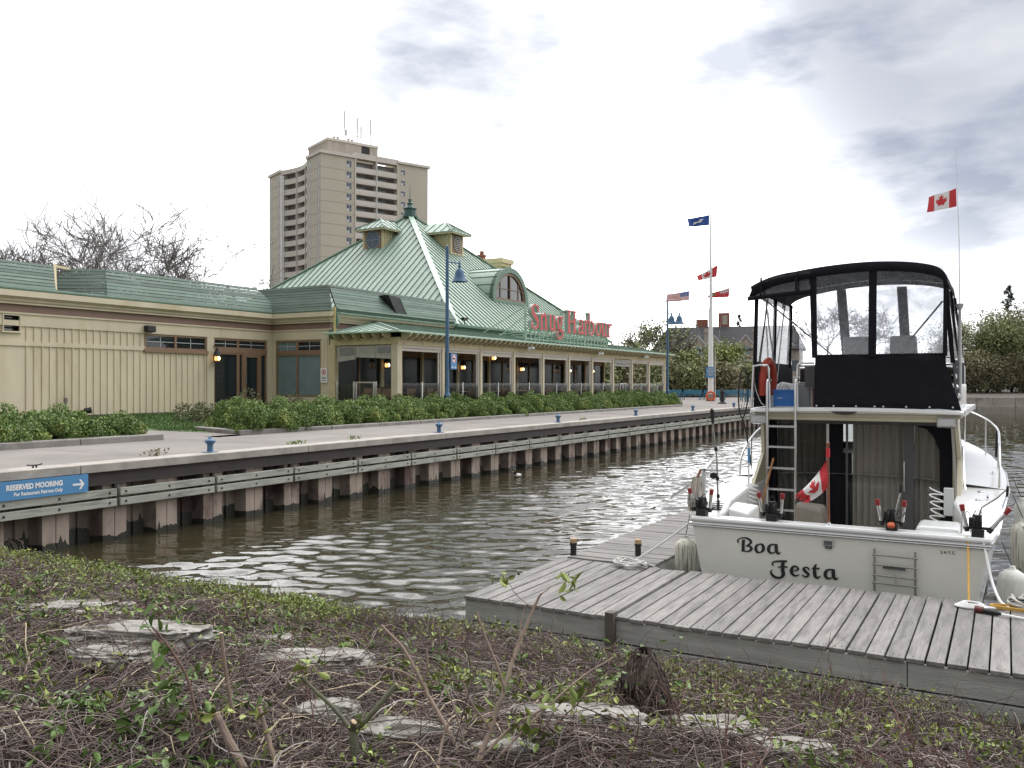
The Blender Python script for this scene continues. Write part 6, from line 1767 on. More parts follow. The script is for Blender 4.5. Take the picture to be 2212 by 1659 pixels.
# bow rails
for s in (1, -1):
    xs_ = [14.85, 15.0, 15.6, 16.5, 17.5, 18.5, 19.5, 20.4, 21.2, 21.9, 22.4]
    pts = []
    for x in xs_:
        hb, zs = sheer(min(x, 22.3)); h = .0 if x == 14.85 else (.3 if x == 15.0 else .55 if x == 15.6 else .68)
        pts.append((x, YC + s * max(hb - .1, .0), zs + .05 + h))
    MB().tube(spline(pts, 4), .016, 8).build('bow_rail', M['steel'], BT)
    for x in (15.6, 17.0, 18.5, 20.0, 21.3):
        hb, zs = sheer(x); MB().tube([(x, YC + s * (hb - .1), zs + .03), (x, YC + s * (hb - .1), zs + (.6 if x == 15.6 else .73))], .012, 6).build('stanchion', M['steel'], BT)
MB().tube([(17.0, YC - 1.9, 2.2), (17.02, YC - 1.88, 1.75)], .03, 6).build('rail_strap', M['black'], BT)
for x in (13.6, 16.2):
    for s in (1, -1):
        MB().tube([(x - .12, YC + s * (sheer(x)[0] - .18), sheer(x)[1] + .085), (x + .12, YC + s * (sheer(x)[0] - .18), sheer(x)[1] + .085)], .015, 6).build('deck_cleat', M['steel'], BT)
for x in (13.5, 14.3): MB().lathe([(.05, 0), (.04, .012), (.0, .014)], (x, .32, sheer(x)[1] + .045), 12).build('deck_filler', M['chrome'], BT)
# antennas
ob = MB().lathe([(.028, 2.75), (.024, 3.9), (.02, 4.1), (.05, 4.16), (.055, 4.2), (.0, 4.2)], (14.6, .6, 0), 12).build('antenna_mast', M['muntin'], BT)
MB().tube([(14.6, .6, 4.2), (14.6, .61, 5.2), (14.6, .655, 6.55)], [.008, .006, .003], 6).build('whip', M['white'], ob)
MB().bar((14.6, .6, 3.25), (14.6, .78, 3.25), .02, .02).bar((14.6, .6, 3.4), (14.6, .78, 3.4), .02, .02).build('bracket', M['steel'], ob, smooth=0)
MB().lathe([(.0, 0), (.045, .01), (.05, .06), (.03, .1), (.0, .1)], (14.55, .66, 2.95), 10, (-1, 0, .2)).lathe([(.0, 0), (.04, .01), (.045, .07), (.0, .09)], (14.55, .67, 3.1), 10, (-1, 0, .2)).lathe([(.0, 0), (.035, .01), (.04, .06), (.0, .08)], (14.55, .62, 2.82), 10, (-1, 0, .1)).build('searchlight', M['chrome'], BT)
MB().tube([(16, 3.74, 1.5), (16, 3.74, 5.45)], [.014, .005], 6).build('whip_antenna', M['muntin'], BT)
# name on the transom
NM = [([(615, 330), (600, 300), (625, 270), (690, 260), (750, 282), (775, 318), (745, 352), (705, 366)], [8, 20, 14, 18, 30, 32, 22, 10]),
 ([(705, 366), (760, 374), (782, 405), (750, 435), (700, 437), (645, 430)], [10, 26, 34, 24, 14, 10]), ([(680, 285), (672, 350), (675, 432)], [38, 40, 40]),
 ([(890, 344), (848, 366), (838, 410), (858, 448), (893, 455)], [14, 28, 38, 30, 14]), ([(893, 455), (930, 430), (936, 385), (918, 352), (890, 344)], [14, 34, 38, 28, 14]),
 ([(1115, 356), (1040, 354), (1008, 385), (1004, 430), (1030, 462), (1068, 458), (1098, 436)], [16, 20, 36, 38, 26, 14, 8]), ([(1098, 354), (1100, 400), (1105, 445), (1130, 472), (1154, 452)], [38, 40, 38, 24, 6]),
 ([(1068, 632), (1050, 604), (1075, 574), (1150, 568), (1236, 570)], [6, 18, 18, 22, 24]), ([(1186, 575), (1182, 680), (1190, 740), (1150, 780), (1085, 772), (1042, 732), (1032, 695), (1056, 678)], [42, 44, 44, 26, 32, 28, 12, 5]), ([(1120, 644), (1180, 638), (1245, 646)], [10, 18, 14]),
 ([(1302, 692), (1350, 690), (1374, 665), (1350, 636), (1312, 642), (1290, 690), (1306, 735), (1345, 756), (1390, 736)], [10, 14, 26, 18, 26, 40, 32, 20, 6]),
 ([(1516, 682), (1482, 646), (1442, 664), (1465, 700), (1503, 738), (1472, 770), (1424, 746)], [16, 14, 26, 34, 30, 18, 14]),
 ([(1602, 606), (1580, 645), (1580, 740), (1606, 780), (1652, 758)], [6, 32, 42, 28, 6]), ([(1545, 660), (1636, 663)], [14, 18])]
NM += [([(x + 704, y + 324) for x, y in NM[5][0]], NM[5][1]), ([(x + 704, y + 324) for x, y in NM[6][0]], NM[6][1])]
g = MB(); k = 0
kx = .58 / 555
for pts, ws in NM:
    P2 = [(3.23 - (x - 595) * kx, .69 - .00105 * (y - 440) + .0001106 * (x - 660)) for x, y in pts]
    L, Rr = ribbon(P2, [w * kx * 1.02 for w in ws], 6)
    ribbon_prism(g, L, Rr, lambda p, d: (d, p[0], p[1]), 11.988 - .0006 * k, 11.994, False, 0, 0); k += 1
ob = g.build('name_lettering', M['black'], BT, smooth=0)
g = MB(); lettering(g, 'S. H. Y. C.', .054, (11.99, .705, .9), (0, -1, 0), (0, 0, 1), .0014, .72)
g.build('port_lettering', M['black'], BT, smooth=0)
ob = MB().box(11.97, 11.995, 1.96, 2.1, .87, .96).build('transom_fitting', M['alu'], BT, smooth=0, bevel=.008)
MB().box(11.965, 11.97, 1.98, 2.08, .885, .94).box(11.975, 11.995, 1.985, 2.07, .835, .868).build('inset', M['grey_frame'], ob, smooth=0)
# folding swim ladder
lt = thing('swim_ladder', 'folded grey tube swim ladder bolted to the cream transom', 'ladder', (11.95, 1.22, .3))
dm('dull_alu', (.3, .29, .27), .45, .15, 8, metal=.6)
for y in (1.46, .985): MB().tube([(11.93, y, .9), (11.94, y, .32), (11.96, y, .22)], .014, 8).build('rail', M['dull_alu'], lt)
for z in (.825, .7, .565, .47): MB().tube([(11.925, 1.49, z), (11.925, .96, z - .005)], .012, 6).build('rung', M['dull_alu'], lt)
MB().box(11.93, 11.99, 1.1, 1.36, .655, .695).build('step', M['grey_frame'], lt, smooth=0)
MB().bar((11.92, 1.22, .6), (11.92, 1.2, .44), .004, .02, (0, 1, 0)).build('tie', M['alu'], lt)
MB().tube(spline([(11.94, 1.44, .36), (11.94, 1.4, .28), (11.94, 1.1, .27), (11.94, 1.0, .34)], 4), .008, 6).build('lanyard', M['dull_alu'], lt)

# flags of the boat
st_ = thing('flag_staff', 'slim varnished wooden staff standing on the transom with a torn flag', 'flag staff', (12.08, 2.04, 1.12))
MB().tube([(12.08, 2.04, 1.12), (12.08, 2.05, 2.2)], [.018, .014], 8).lathe([(.0, 2.24), (.022, 2.22), (.024, 2.19), (.014, 2.17)], (12.08, 2.05, 0), 8).build('pole', M['wood_brown'], st_)
MB().lathe([(.04, 0), (.03, .02), (.022, .05)], (12.08, 2.04, 1.12), 10).build('socket', M['chrome'], st_)
g = MB(); rows = []
nx, ny = 40, 22
for j in range(ny + 1):
    v = j / ny; row = []
    for i in range(nx + 1):
        u = i / nx
        a = Vector((12.07, 2.04, 2.02 - .38 * v))                    # hoist
        fold = .5 + .5 * math.cos(PI * v)
        e = Vector((12.03, 2.42 - .1 * v + .05 * (1 - v), 1.47 - .1 * v * .6 + .0))
        p = a.lerp(e, u ** .95)
        p += Vector((.05 * math.sin(7 * v + 4 * u) * u ** .5, .02 * math.sin(9 * v) * u, -.03 * math.sin(PI * u) + .03 * math.sin(12 * v) * u * (1 - v)))
        row.append(p)
    rows.append(row)
o_ = len(g.v); g.v += [tuple(p) for r_ in rows for p in r_]
rgf = random.Random(5)
for j in range(ny):
    for i in range(nx):
        u, v = (i + .5) / nx, (j + .5) / ny
        if u > .94 - .06 * math.sin(j * 2.3) : continue
        g.f.append([o_ + j * (nx + 1) + i, o_ + j * (nx + 1) + i + 1, o_ + (j + 1) * (nx + 1) + i + 1, o_ + (j + 1) * (nx + 1) + i]); g.m.append(canada(u * 1.05 if u < .9 else .99, v))
for k in range(6): g.mi(1); g.bar((12.078, 2.05, 2.03 + k * .02), (12.078, 2.05, 2.05 + k * .02), .045, .04, (1, 0, 0))
tag(g.build('flag', FM, smooth=1.2), 'torn faded maple leaf flag drooping from the wooden staff at the boat stern', 'flag')
flag('maple leaf flag flying high on the boat whip antenna at the right', ((14.6, .65, 5.93), (14.6, .64, 5.66), (14.75, 1.04, 5.87), (14.7, 1.06, 5.63)), canada, 1.2, .03)

# ---------------------------------------------------------------- fishing gear along the stern
dm('cap_red', (.26, .022, .022), .4, .1)
dm('rod_tube', (.62, .62, .62), .2, .05, metal=.9)
def downrigger(y, label, splay=0.0, arm=None, cover=False, seed=0):
    rr = random.Random(seed); z = 1.13
    t = thing('downrigger', label, 'fishing gear', (12.1, y, z), group='downriggers with paired rod holders along the stern')
    MB().box(12.02, 12.18, y - .07, y + .07, z, z + .1).build('base', M['black'], t, smooth=0, bevel=.01)
    g = MB().lathe([(.0, -.05), (.085, -.045), (.085, -.03), (.04, -.02), (.04, .02), (.085, .03), (.085, .045), (.0, .05)], (12.1, y, z + .17), 14, (0, 1, 0)).box(12.06, 12.16, y - .045, y + .05, z + .08, z + .26).box(12.08, 12.14, y - .16, y + .16, z + .085, z + .115).box(12.1, 12.2, y + .03, y + .1, z + .12, z + .22)
    g.build('reel', M['black'], t, smooth=.5)
    g = MB()
    for k in range(7):
        a = rr.uniform(0, 6); p = Vector((12.1 + rr.uniform(-.06, .06), y + rr.uniform(-.09, .09), z + rr.uniform(.1, .28)))
        g.tube(spline([p, p + Vector((.03, .05 * math.cos(a), .06)), p + Vector((.0, .08 * math.cos(a), -.03)), p + Vector((-.02, .03, -.1))], 3), .005, 4)
    g.build('cables', M['dark'], t)
    for s in (1, -1):
        a = Vector((12.08, y + s * .115, z + .06)); b = a + Vector((-.02, s * (.03 + splay * (s < 0) * 1.0) + .02 * (s > 0), .27 - .05 * splay * (s < 0)))
        ob = MB().tube([a.lerp(b, .18), b], .024, 12).build('rod_holder', M['rod_tube'], t)
        MB().tube([a.lerp(b, .92), a.lerp(b, 1.2)], [.027, .031], 12).build('red_cap', M['cap_red'], ob)
        MB().tube([a, a.lerp(b, .2)], .03, 10).build('clamp', M['black'], ob)
    if arm:
        q = [Vector(p) for p in arm]
        ob = MB().tube(q, .011, 6).build('boom', M['dull_alu'], t)
        MB().bar(q[-1] + Vector((0, 0, .03)), q[-1] - Vector((0, -.01, .1)), .035, .03).lathe([(.0, -.01), (.03, -.01), (.03, .01), (.0, .01)], q[-1], 10, (0, 1, 0)).build('pulley', M['black'], ob)
    if cover:
        MB().lathe([(.045, 0), (.048, .02), (.04, .04), (.02, .05), (.0, .05)], (12.0, y, z + .06), 10, (-.5, 0, .8)).build('orange_knob', mat('orange', (.55, .1, .03), .5, .1), t)
downrigger(3.76, 'black downrigger with red capped tubes at the left stern corner', seed=1)
downrigger(2.78, 'black downrigger left of the flag staff, tangled with dark cables', seed=2)
downrigger(1.27, 'downrigger with an orange knob right of the flag staff', arm=((12.1, 1.24, 1.32), (12.15, 1.2, 1.5), (12.2, 1.18, 1.6), (12.2, 1.17, 1.7)), cover=True, seed=3)
downrigger(.3, 'downrigger at the right stern corner with a boom reaching out over the water', splay=.16, arm=((12.1, .3, 1.3), (12.15, .26, 1.48), (12.2, .1, 1.6), (12.25, -.02, 1.72)), seed=4)
t = thing('fishing_rod', 'upright rod with black reel beside the mop at the left stern corner', 'fishing rod', (12.55, 3.66, 1.2))
MB().tube([(12.55, 3.66, 1.15), (12.55, 3.68, 1.9), (12.55, 3.74, 2.45)], [.015, .012, .009], 8).build('rod', M['dull_alu'], t)
g = MB().tube([(12.55, 3.66, 1.15), (12.55, 3.66, 1.3)], .022, 8)
for z, y in ((1.36, 3.66), (1.62, 3.67), (2.05, 3.695)): g.lathe([(.02, -.03), (.028, 0), (.02, .03)], (12.55, y, z), 8)
g.lathe([(.0, -.03), (.05, -.03), (.05, .03), (.0, .03)], (12.52, 3.72, 1.66), 10, (1, 0, 0)); g.tube([(12.55, 3.74, 2.42), (12.55, 3.75, 2.6), (12.52, 3.75, 2.64)], [.02, .035, .01], 8)
g.build('reel', M['black'], t)
t = thing('aluminium_bracket', 'white angled aluminium bracket with two arms standing outside the left stern quarter', 'bracket', (12.9, 3.98, .9))
g = MB().bar((12.9, 4.0, .9), (12.9, 3.98, 1.72), .05, .05).bar((12.9, 3.98, 1.7), (12.9, 3.72, 1.7), .05, .035).bar((13.3, 4.0, 1.78), (13.3, 3.68, 1.78), .05, .035).bar((12.9, 3.98, 1.68), (13.3, 3.98, 1.8), .04, .035).bar((12.9, 3.98, 1.62), (12.9, 4.5, 1.25), .04, .035)
g.build('bracket_frame', M['muntin'], t, smooth=0)
t = thing('mop', 'dirty white string mop hung head down on the white bracket', 'mop', (12.7, 4.02, 1.6))
rg = np.random.default_rng(4); n = 160
a = rg.uniform(0, 2 * PI, n); rr = rg.uniform(0, 1, n) ** .5
P = np.zeros((n, 6, 3))
for k in range(6):
    q = k / 5
    P[:, k, 0] = 12.7 + np.cos(a) * rr * (.045 + .06 * q) + rg.normal(0, .006, n)
    P[:, k, 1] = 4.03 + np.sin(a) * rr * (.06 + .07 * q - .03 * (q > .8)) + rg.normal(0, .006, n) + .03 * q
    P[:, k, 2] = 1.6 - (.42 + .1 * rg.uniform(-1, 1, n)) * q
v, f = tubes(P, np.full((n, 6), .007), 4)
dm('mop_string', (.5, .46, .4), .95, .2, 8, island=.25)
o = npmesh('mop_head', v - np.array([12.7, 4.02, 1.6]), f, M['mop_string'], t, True)
MB().tube([(12.7, 4.02, 1.6), (12.75, 3.98, 1.72)], .02, 6).build('handle', M['wood_brown'], t)
t = thing('landing_net', 'black landing net standing on edge outside the left side of the flybridge', 'net', (14.0, 3.66, 2.6))
ccx = Vector((14.02, 3.68, 2.86))
hoop = [ccx + Vector((.0, .075 * math.sin(q) - .05 * math.cos(q) * .3, .4 * math.cos(q))) for q in [2 * PI * i / 24 for i in range(24)]]
MB().tube(hoop, .012, 6, closed=True).tube([hoop[12], (14.0, 3.62, 2.2), (14.0, 3.55, 1.7)], .014, 6).build('hoop', M['black'], t)
g = MB()
for i in range(1, 12):
    a_, b_ = hoop[i], hoop[24 - i]; g.tube([a_, (a_ + b_) / 2 + Vector((.25, 0, -.05)), b_], .0035, 3)
for i in range(4):
    s = -.06 + .04 * i; g.tube(spline([ccx + Vector((.02, s, .32)), ccx + Vector((.25, s, 0)), ccx + Vector((.02, s, -.34))], 4), .0035, 3)
g.build('netting', M['dark'], t)
# orange horseshoe buoy on the rail
t = thing('horseshoe_buoy', 'orange horseshoe life buoy lashed to the flybridge rail beside the ladder', 'life buoy', (14.15, 3.33, 2.8))
MB().tube(spline([(14.05, 3.38, 2.82), (14.04, 3.37, 3.1), (14.1, 3.35, 3.3), (14.22, 3.32, 3.37), (14.34, 3.3, 3.28), (14.4, 3.29, 3.1), (14.38, 3.3, 2.82)], 4), .06, 10).build('float', mat('buoy_orange', (.38, .045, .022), .55, .12, 6), t)
MB().tube(spline([(14.0, 3.5, 3.15), (13.98, 3.48, 2.95), (14.0, 3.4, 2.72), (14.0, 3.34, 2.66)], 4), .008, 5).build('lashing', M['muntin'], t)
# crate with hose
t = thing('plastic_crate', 'bright blue plastic crate on the flybridge deck beside the ladder', 'crate', (14.12, 3.04, 2.64))
dm('crate_blue', (.012, .11, .36), .4, .06)
g = MB().box(14.0, 14.02, 2.87, 3.2, 2.65, 2.91).box(14.26, 14.28, 2.87, 3.2, 2.65, 2.91).box(14.02, 14.26, 2.87, 2.89, 2.65, 2.91).box(14.02, 14.26, 3.18, 3.2, 2.65, 2.91).box(14.02, 14.26, 2.89, 3.18, 2.65, 2.67).box(13.985, 14.0, 2.86, 3.21, 2.885, 2.912)
g.build('crate_shell', M['crate_blue'], t, smooth=0, bevel=.004)
MB().box(13.993, 13.999, 3.06, 3.14, 2.775, 2.785).build('handle_slot', M['muntin'], t, smooth=0)
h = MB()
for k in range(5):
    o_ = .05 * k; h.tube(spline([(14.06 + .03 * k, 3.16 - o_ * .6, 2.8), (14.08 + .02 * k, 3.15 - o_, 2.96), (14.12, 3.08 - o_ * .8, 3.02 - .008 * k), (14.12, 2.98 - o_ * .5, 2.97), (14.14, 2.94, 2.82)], 5), .0125, 8)
tag(h.build('hose', M['white']), 'coiled white hose heaped in the blue crate', 'hose')
tag(MB().box(14.4, 14.7, 2.72, 2.95, 2.64, 3.0).build('storage_box', M['cushion'], smooth=0, bevel=.01), 'grey lidded storage box on the flybridge behind the blue crate', 'box')
# coiled hoses in the cockpit
def coil(x, y, z0, z1, r, n, label):
    pts = []
    for i in range(n * 12 + 1):
        a = 2 * PI * i / 12; q = i / (n * 12)
        pts.append((x + r * .6 * math.sin(a), y + r * (1 + .1 * math.sin(q * 9)) * math.cos(a), z0 + (z1 - z0) * q + .02 * math.cos(a)))
    tag(MB().tube(pts, .0095, 6).build('coiled_hose', M['white']), label, 'hose')
coil(13.3, 3.36, .95, 1.5, .085, 9, 'white spiral hose hanging at the left side of the cockpit')
coil(13.3, .82, .95, 1.55, .09, 6, 'white spiral hose hanging at the right side of the cockpit')
tag(MB().box(13.25, 13.3, .62, .74, 1.2, 1.58).build('switch_box', M['muntin'], smooth=0, bevel=.01), 'pale electrical box on the right cockpit side behind the spiral hose', 'box')
tag(MB().tube([(13.5, 3.42, .5), (13.75, 3.14, 1.85)], .016, 8).build('wooden_pole', mat('pole_wood', (.32, .15, .05), .6, .15)), 'brown wooden pole leaning in the cockpit left of the ladder', 'pole')
t = thing('boat_hook', 'boat hook with a blue and white grip standing at the left cabin wing', 'boat hook', (13.5, 3.46, 1.2))
MB().tube([(13.5, 3.46, 1.0), (13.55, 3.47, 2.1)], .014, 8).build('shaft', M['muntin'], t)
MB().tube([(13.535, 3.467, 1.78), (13.545, 3.469, 2.0)], .018, 8).build('grip', M['sign_blue'], t)
tag(MB().hexa([(12.5, 3.1, .5), (12.9, 3.1, .5), (12.9, 3.46, .5), (12.5, 3.46, .5)], [(12.45, 3.2, 1.14), (12.8, 3.12, 1.24), (12.85, 3.5, 1.26), (12.5, 3.5, 1.2)]).build('white_bin', M['gelcoat'], smooth=0, bevel=.03), 'white plastic bin in the left rear corner of the cockpit', 'bin')
tag(MB().hexa([(13.3, 2.3, .42), (13.7, 2.3, .42), (13.7, 2.75, .42), (13.3, 2.75, .42)], [(13.35, 2.36, 1.16), (13.68, 2.34, 1.2), (13.68, 2.76, 1.22), (13.36, 2.74, 1.22)]).build('canvas_bag', mat('bag', (.22, .2, .17), .9, .15, 5), smooth=0, bevel=.05), 'grey canvas bag in the cockpit behind the ladder foot', 'bag')
tag(MB().box(12.35, 13.0, .5, 1.02, .45, 1.17).build('bait_tank', M['gelcoat'], smooth=0, bevel=.06), 'white rounded bait tank inside the right rear corner of the cockpit', 'tank')

# ---------------------------------------------------------------- fenders
dm('fender_dirty', (.55, .53, .45), .55, .1, 2, col2=(.1, .095, .08), t2=(.5, .64), s2=3.2, st2=(9, 9, .5))
dm('fender_white', (.66, .66, .62), .45, .06, 2, col2=(.5, .5, .44), t2=(.55, .75), s2=2, st2=(3, 3, .6))
def bfender(label, x, y, z0, z1, r, m, ribs=0):
    h = z1 - z0
    g = MB(); n = 36; prof_ = [(.03, 0), (r * .75, .02), (r, .1), (r, h - .12), (r * .85, h - .05), (r * .4, h), (.04, h + .01), (.03, h + .05), (.0, h + .05)]
    g.lathe(prof_, (x, y, z0), n)
    if ribs:
        for i, p in enumerate(g.v):
            j = i % n; k = 1 - (.055 if j % 3 == 0 else 0)
            g.v[i] = (x + (p[0] - x) * k, y + (p[1] - y) * k, p[2])
    tag(g.build('boat_fender', m, smooth=1.0), label, 'fender')
    tag(MB().tube([(x, y, z1 + .04), (x, y + (.06 if y > 2 else .12) * (-1 if y > 2 else 1), z1 + .35)], .006, 5).build('fender_line', M['black']), 'thin line holding the ' + label.split(' at ')[0].split(' against ')[0][:60], 'rope')
bfender('grimy ribbed fender hanging at the left corner of the transom', 12.25, 4.05, .16, .75, .155, M['fender_dirty'], 1)
bfender('big smooth white fender against the right corner of the transom', 12.3, -.07, .12, .72, .165, M['fender_white'])
bfender('upper ribbed fender against the right side of the hull', 13.1, -.2, .55, 1.2, .15, M['fender_dirty'], 1)
bfender('plain pale fender at the right side forward of the ribbed one', 14.6, -.2, .75, 1.3, .1, M['fender_white'])
# ---------------------------------------------------------------- ropes
def rope(label, pts, r=.012, m='white', k=8, cat='rope', name='mooring_line'):
    return tag(MB().tube(spline(pts, k), r, 7).build(name, M[m] if isinstance(m, str) else m), label, cat)
dm('rope_white', (.6, .59, .56), .85, .15, 30, bump=.4, bscale=120)
dm('rope_yellow', (.5, .3, .07), .8, .15, 30)
rope('white mooring line from the left stern corner down to the dock cleat', [(12.1, 3.86, 1.08), (11.8, 4.2, .78), (11.45, 4.56, .5)], .014, 'rope_white')
rope('second white line sagging from the dock cleat along the fender', [(11.4, 4.5, .5), (11.55, 4.35, .47), (11.7, 4.2, .36), (12.1, 4.1, .3)], .012, 'rope_white')
rg = random.Random(9); pts = []
for i in range(46):
    a = i * .75; r = .09 + .13 * rg.random(); pts.append((11.36 + r * math.cos(a) * .7, 4.56 + r * 1.25 * math.sin(a), .47 + .1 * rg.random() * max(0, 1 - r * 3) + .012 * (i % 4)))
rope('heaped white rope coil on the dock at the start of the finger dock', pts, .013, 'rope_white', 4)
rope('yellow strap hanging from the right side of the transom to the dock', [(12.0, .42, 1.13), (11.93, .4, .98), (11.6, .385, .7), (11.3, .37, .46)], .014, 'rope_yellow')
rope('white power cord from the right stern corner down to the dock', [(12.0, .24, 1.1), (11.92, .2, .9), (11.75, .14, .65), (11.5, .06, .5), (11.3, -.02, .465), (11.2, .2, .47)], .016, 'white')  # power cord led down from the boat to its coil and plug
pts = [(11.17 + .1 * math.cos(a) * (1 - .012 * i), .34 + .17 * math.sin(a) * (1 - .012 * i), .468 + .0012 * i) for i, a in enumerate([.5 * k for k in range(44)])]
rope('flat oval coil of white power cord on the dock boards', pts, .0125, 'white', 3, 'rope', 'power_cord')
t = thing('power_plug', 'black power plug with a red end lying in front of the white cord coil', 'plug', (10.98, .27, .46))
MB().tube([(11.0, .3, .49), (10.98, .22, .487)], .036, 10).build('red_end', mat('plug_red', (.12, .02, .015), .5, .2), t)
MB().tube([(10.98, .22, .485), (10.93, .08, .482), (10.92, .04, .48)], [.03, .028, .014], 10).build('plug_body', M['black'], t)
rope('white power cord running off to the right from the black plug', [(10.92, .05, .48), (10.86, -.2, .472), (10.8, -.6, .47), (10.7, -1.4, .47)], .013, 'white', 6, 'rope', 'power_cord')
pts = []
for i in range(34):
    a = i * .8; r = .06 + .1 * rg.random(); pts.append((11.42 + r * math.cos(a), -.22 + 1.4 * r * math.sin(a), .48 + .13 * rg.random()))
rope('bundle of grey rope wound on a dock cleat at the right edge', pts, .014, 'rope_white', 4)
pts = [(11.28 + .09 * math.cos(a), -.15 + .3 * math.sin(a), .468 + .001 * i) for i, a in enumerate([.55 * k for k in range(30)])]
rope('loose coil of yellow rope on the dock at the right edge', pts, .01, 'rope_yellow', 3)
tag(MB().box(11.36, 11.46, -.3, -.14, .45, .53).tube([(11.41, -.4, .56), (11.41, -.04, .56)], .018, 6).build('dock_cleat', M['black'], smooth=.5), 'dark dock cleat under the bundle of grey rope at the right edge', 'cleat')
# ---------------------------------------------------------------- near bank: stony slope under a tangle of leafless vines
def bank_edge(y):
    t = min(max((y - 4.5) / 2.5, 0), 1)
    return 7.85 + .5 * t - max(0, .3 - y) * .7 + .12 * noise.noise((y * .9, 3.3, 0))
def bank_h(x, y):
    d = bank_edge(y) - x
    if d < 0: return .3 - .2 * min(max((y - 4.6) / 1.6, 0), 1) + d * 4.5
    lo = .3 - .2 * min(max((y - 4.6) / 1.6, 0), 1)
    base = lo + .24 * d if d < 4.3 else lo + .24 * 4.3 + .02 * (d - 4.3)
    base += (.3 - lo) * min(d / 4, 1)
    m = 0
    n = .11 * noise.noise((x * .9, y * .9, 1.0)) + .05 * noise.noise((x * 2.6, y * 2.6, 5.0)) + .02 * noise.noise((x * 7, y * 7, 2.0))
    return base + m + n * min(1, d / .4)
dm('bank_soil', (.07, .055, .043), .95, .35, 5, col2=(.16, .145, .125), t2=(.5, .66), s2=2.2, bump=.6, bscale=22)
g = MB().sheet([[(-8 + .14 * i, y, bank_h(-8 + .14 * i, y)) for y in [-9 + .16 * j for j in range(166)]] for i in range(120)])
tag(g.build('bank', M['bank_soil'], smooth=1.5), kind='structure')
# limestone boulders lying in the slope
dm('limestone', (.3, .285, .255), .9, .22, 6, col2=(.11, .1, .085), t2=(.45, .62), s2=4.0, bump=1.0, bscale=14)
def boulder(label, x, y, sx, sy, sz, rz, seed, sink=.45, tilt=.15):
    bm = bmesh.new(); bmesh.ops.create_icosphere(bm, subdivisions=5, radius=1)
    for v in bm.verts:
        p = v.co.copy(); q = p * 1.0
        for k in range(3):                                       # slabby: clipped towards a box
            q[k] = math.copysign(abs(p[k]) ** .55, p[k])
        d = noise.fractal(Vector((p.x * 1.3 + seed, p.y * 1.3, p.z * 2.6)), .9, 2.1, 5)
        d += .35 * noise.fractal(Vector((p.x * 5 + seed, p.y * 5, p.z * 7)), .8, 2.2, 4); lay = .05 * math.sin(p.z * 14 + 2 * noise.noise((p.x * 2 + seed, p.y * 2, 0)))
        v.co = Vector((q.x * sx, q.y * sy, q.z * sz)) * (.82 + .16 * d + lay * .25)
    bmesh.ops.rotate(bm, verts=bm.verts, cent=(0, 0, 0), matrix=Matrix.Rotation(tilt, 3, 'Y'))
    me = bpy.data.meshes.new('boulder'); bm.to_mesh(me); bm.free()
    me.materials.append(M['limestone'])
    me.polygons.foreach_set('use_smooth', [True] * len(me.polygons)); me.set_sharp_from_angle(angle=.7)
    o = bpy.data.objects.new('boulder', me); COL.objects.link(o)
    o.location = (x, y, bank_h(x, y) + sz * (.72 - 2 * sink)); o.rotation_euler = (0, 0, rz)
    return tag(o, label, 'boulder')
def hit(px, py):
    a, b = (px - 1106) / 1878, (829.5 - py) / 1878
    t = 2.0
    while t < 30:
        x, y, z = t * (CT + a * ST), t * (ST - a * CT), 3 + b * t
        if z < bank_h(x, y): return x, y, t
        t += .02
    return x, y, t
BLD = []
for px, py, w, dp, h, rz, sd, l in ((120, 1330, 1.9, .55, .24, .2, 1, 'long flat limestone slab at the left edge of the near bank'), (300, 1378, 1.5, .42, .2, .1, 2, 'flat pale slab in the near bank right of the slab at the left edge'), (560, 1392, 1.0, .3, .14, .3, 3, 'small half buried slab in the middle of the near bank behind the cut stems'), (655, 1440, 1.3, .34, .2, .35, 4, 'pale ridged slab in the near bank behind the forked green stump'), (890, 1600, .85, .34, .2, .1, 5, 'rough pale boulder at the bottom between the forked stump and the tall sapling'), (1225, 1572, 1.35, .36, .22, .2, 6, 'broad whitish boulder behind the leafy sapling, left of the vine covered stump'), (1520, 1600, 1.1, .34, .22, .1, 7, 'whitish stone under the vines right of the vine covered stump'), (1690, 1645, .9, .3, .2, .3, 8, 'low pale stone at the bottom edge right of the vine covered stump'), (1090, 1640, .5, .26, .16, .4, 9, 'small stone at the bottom edge among the sapling stems'), (230, 1425, 1.0, .3, .16, .0, 10, 'low slab below the flat pale slabs at the left of the bank'), (700, 1560, .6, .3, .22, .5, 11, 'dark mossy boulder beside the forked green stump')):
    x, y, t = hit(px, py)
    BLD.append((x, y, w / 2 * .6)); boulder(l, x, y, (w / 2 * .55 + dp / 2 * .45) * .62, w / 2 * .72, h * .7, rz + TH * .6, sd * 7.3)
rng = np.random.default_rng(77)
def bank_pts(n, xlo, xhi, ylo, yhi, dens=None):
    out_ = []
    while len(out_) < n:
        x, y = rng.uniform(xlo, xhi), rng.uniform(ylo, yhi)
        X, Y = x * ST - y * CT, x * CT + y * ST
        if Y < 2.4 or abs(X) > .86 * Y: continue                 # only the strip of bank in front of the viewer
        if x > bank_edge(y) + .25: continue
        if rng.random() > min(1.0, 3.2 / Y): continue
        if dens and rng.random() > dens(x, y): continue
        out_.append((x, y))
    return np.array(out_)
def near_rock(x, y):
    for bx_, by_, r in BLD:
        if (x - bx_) ** 2 * 2.5 + (y - by_) ** 2 < r * r: return True
    return False
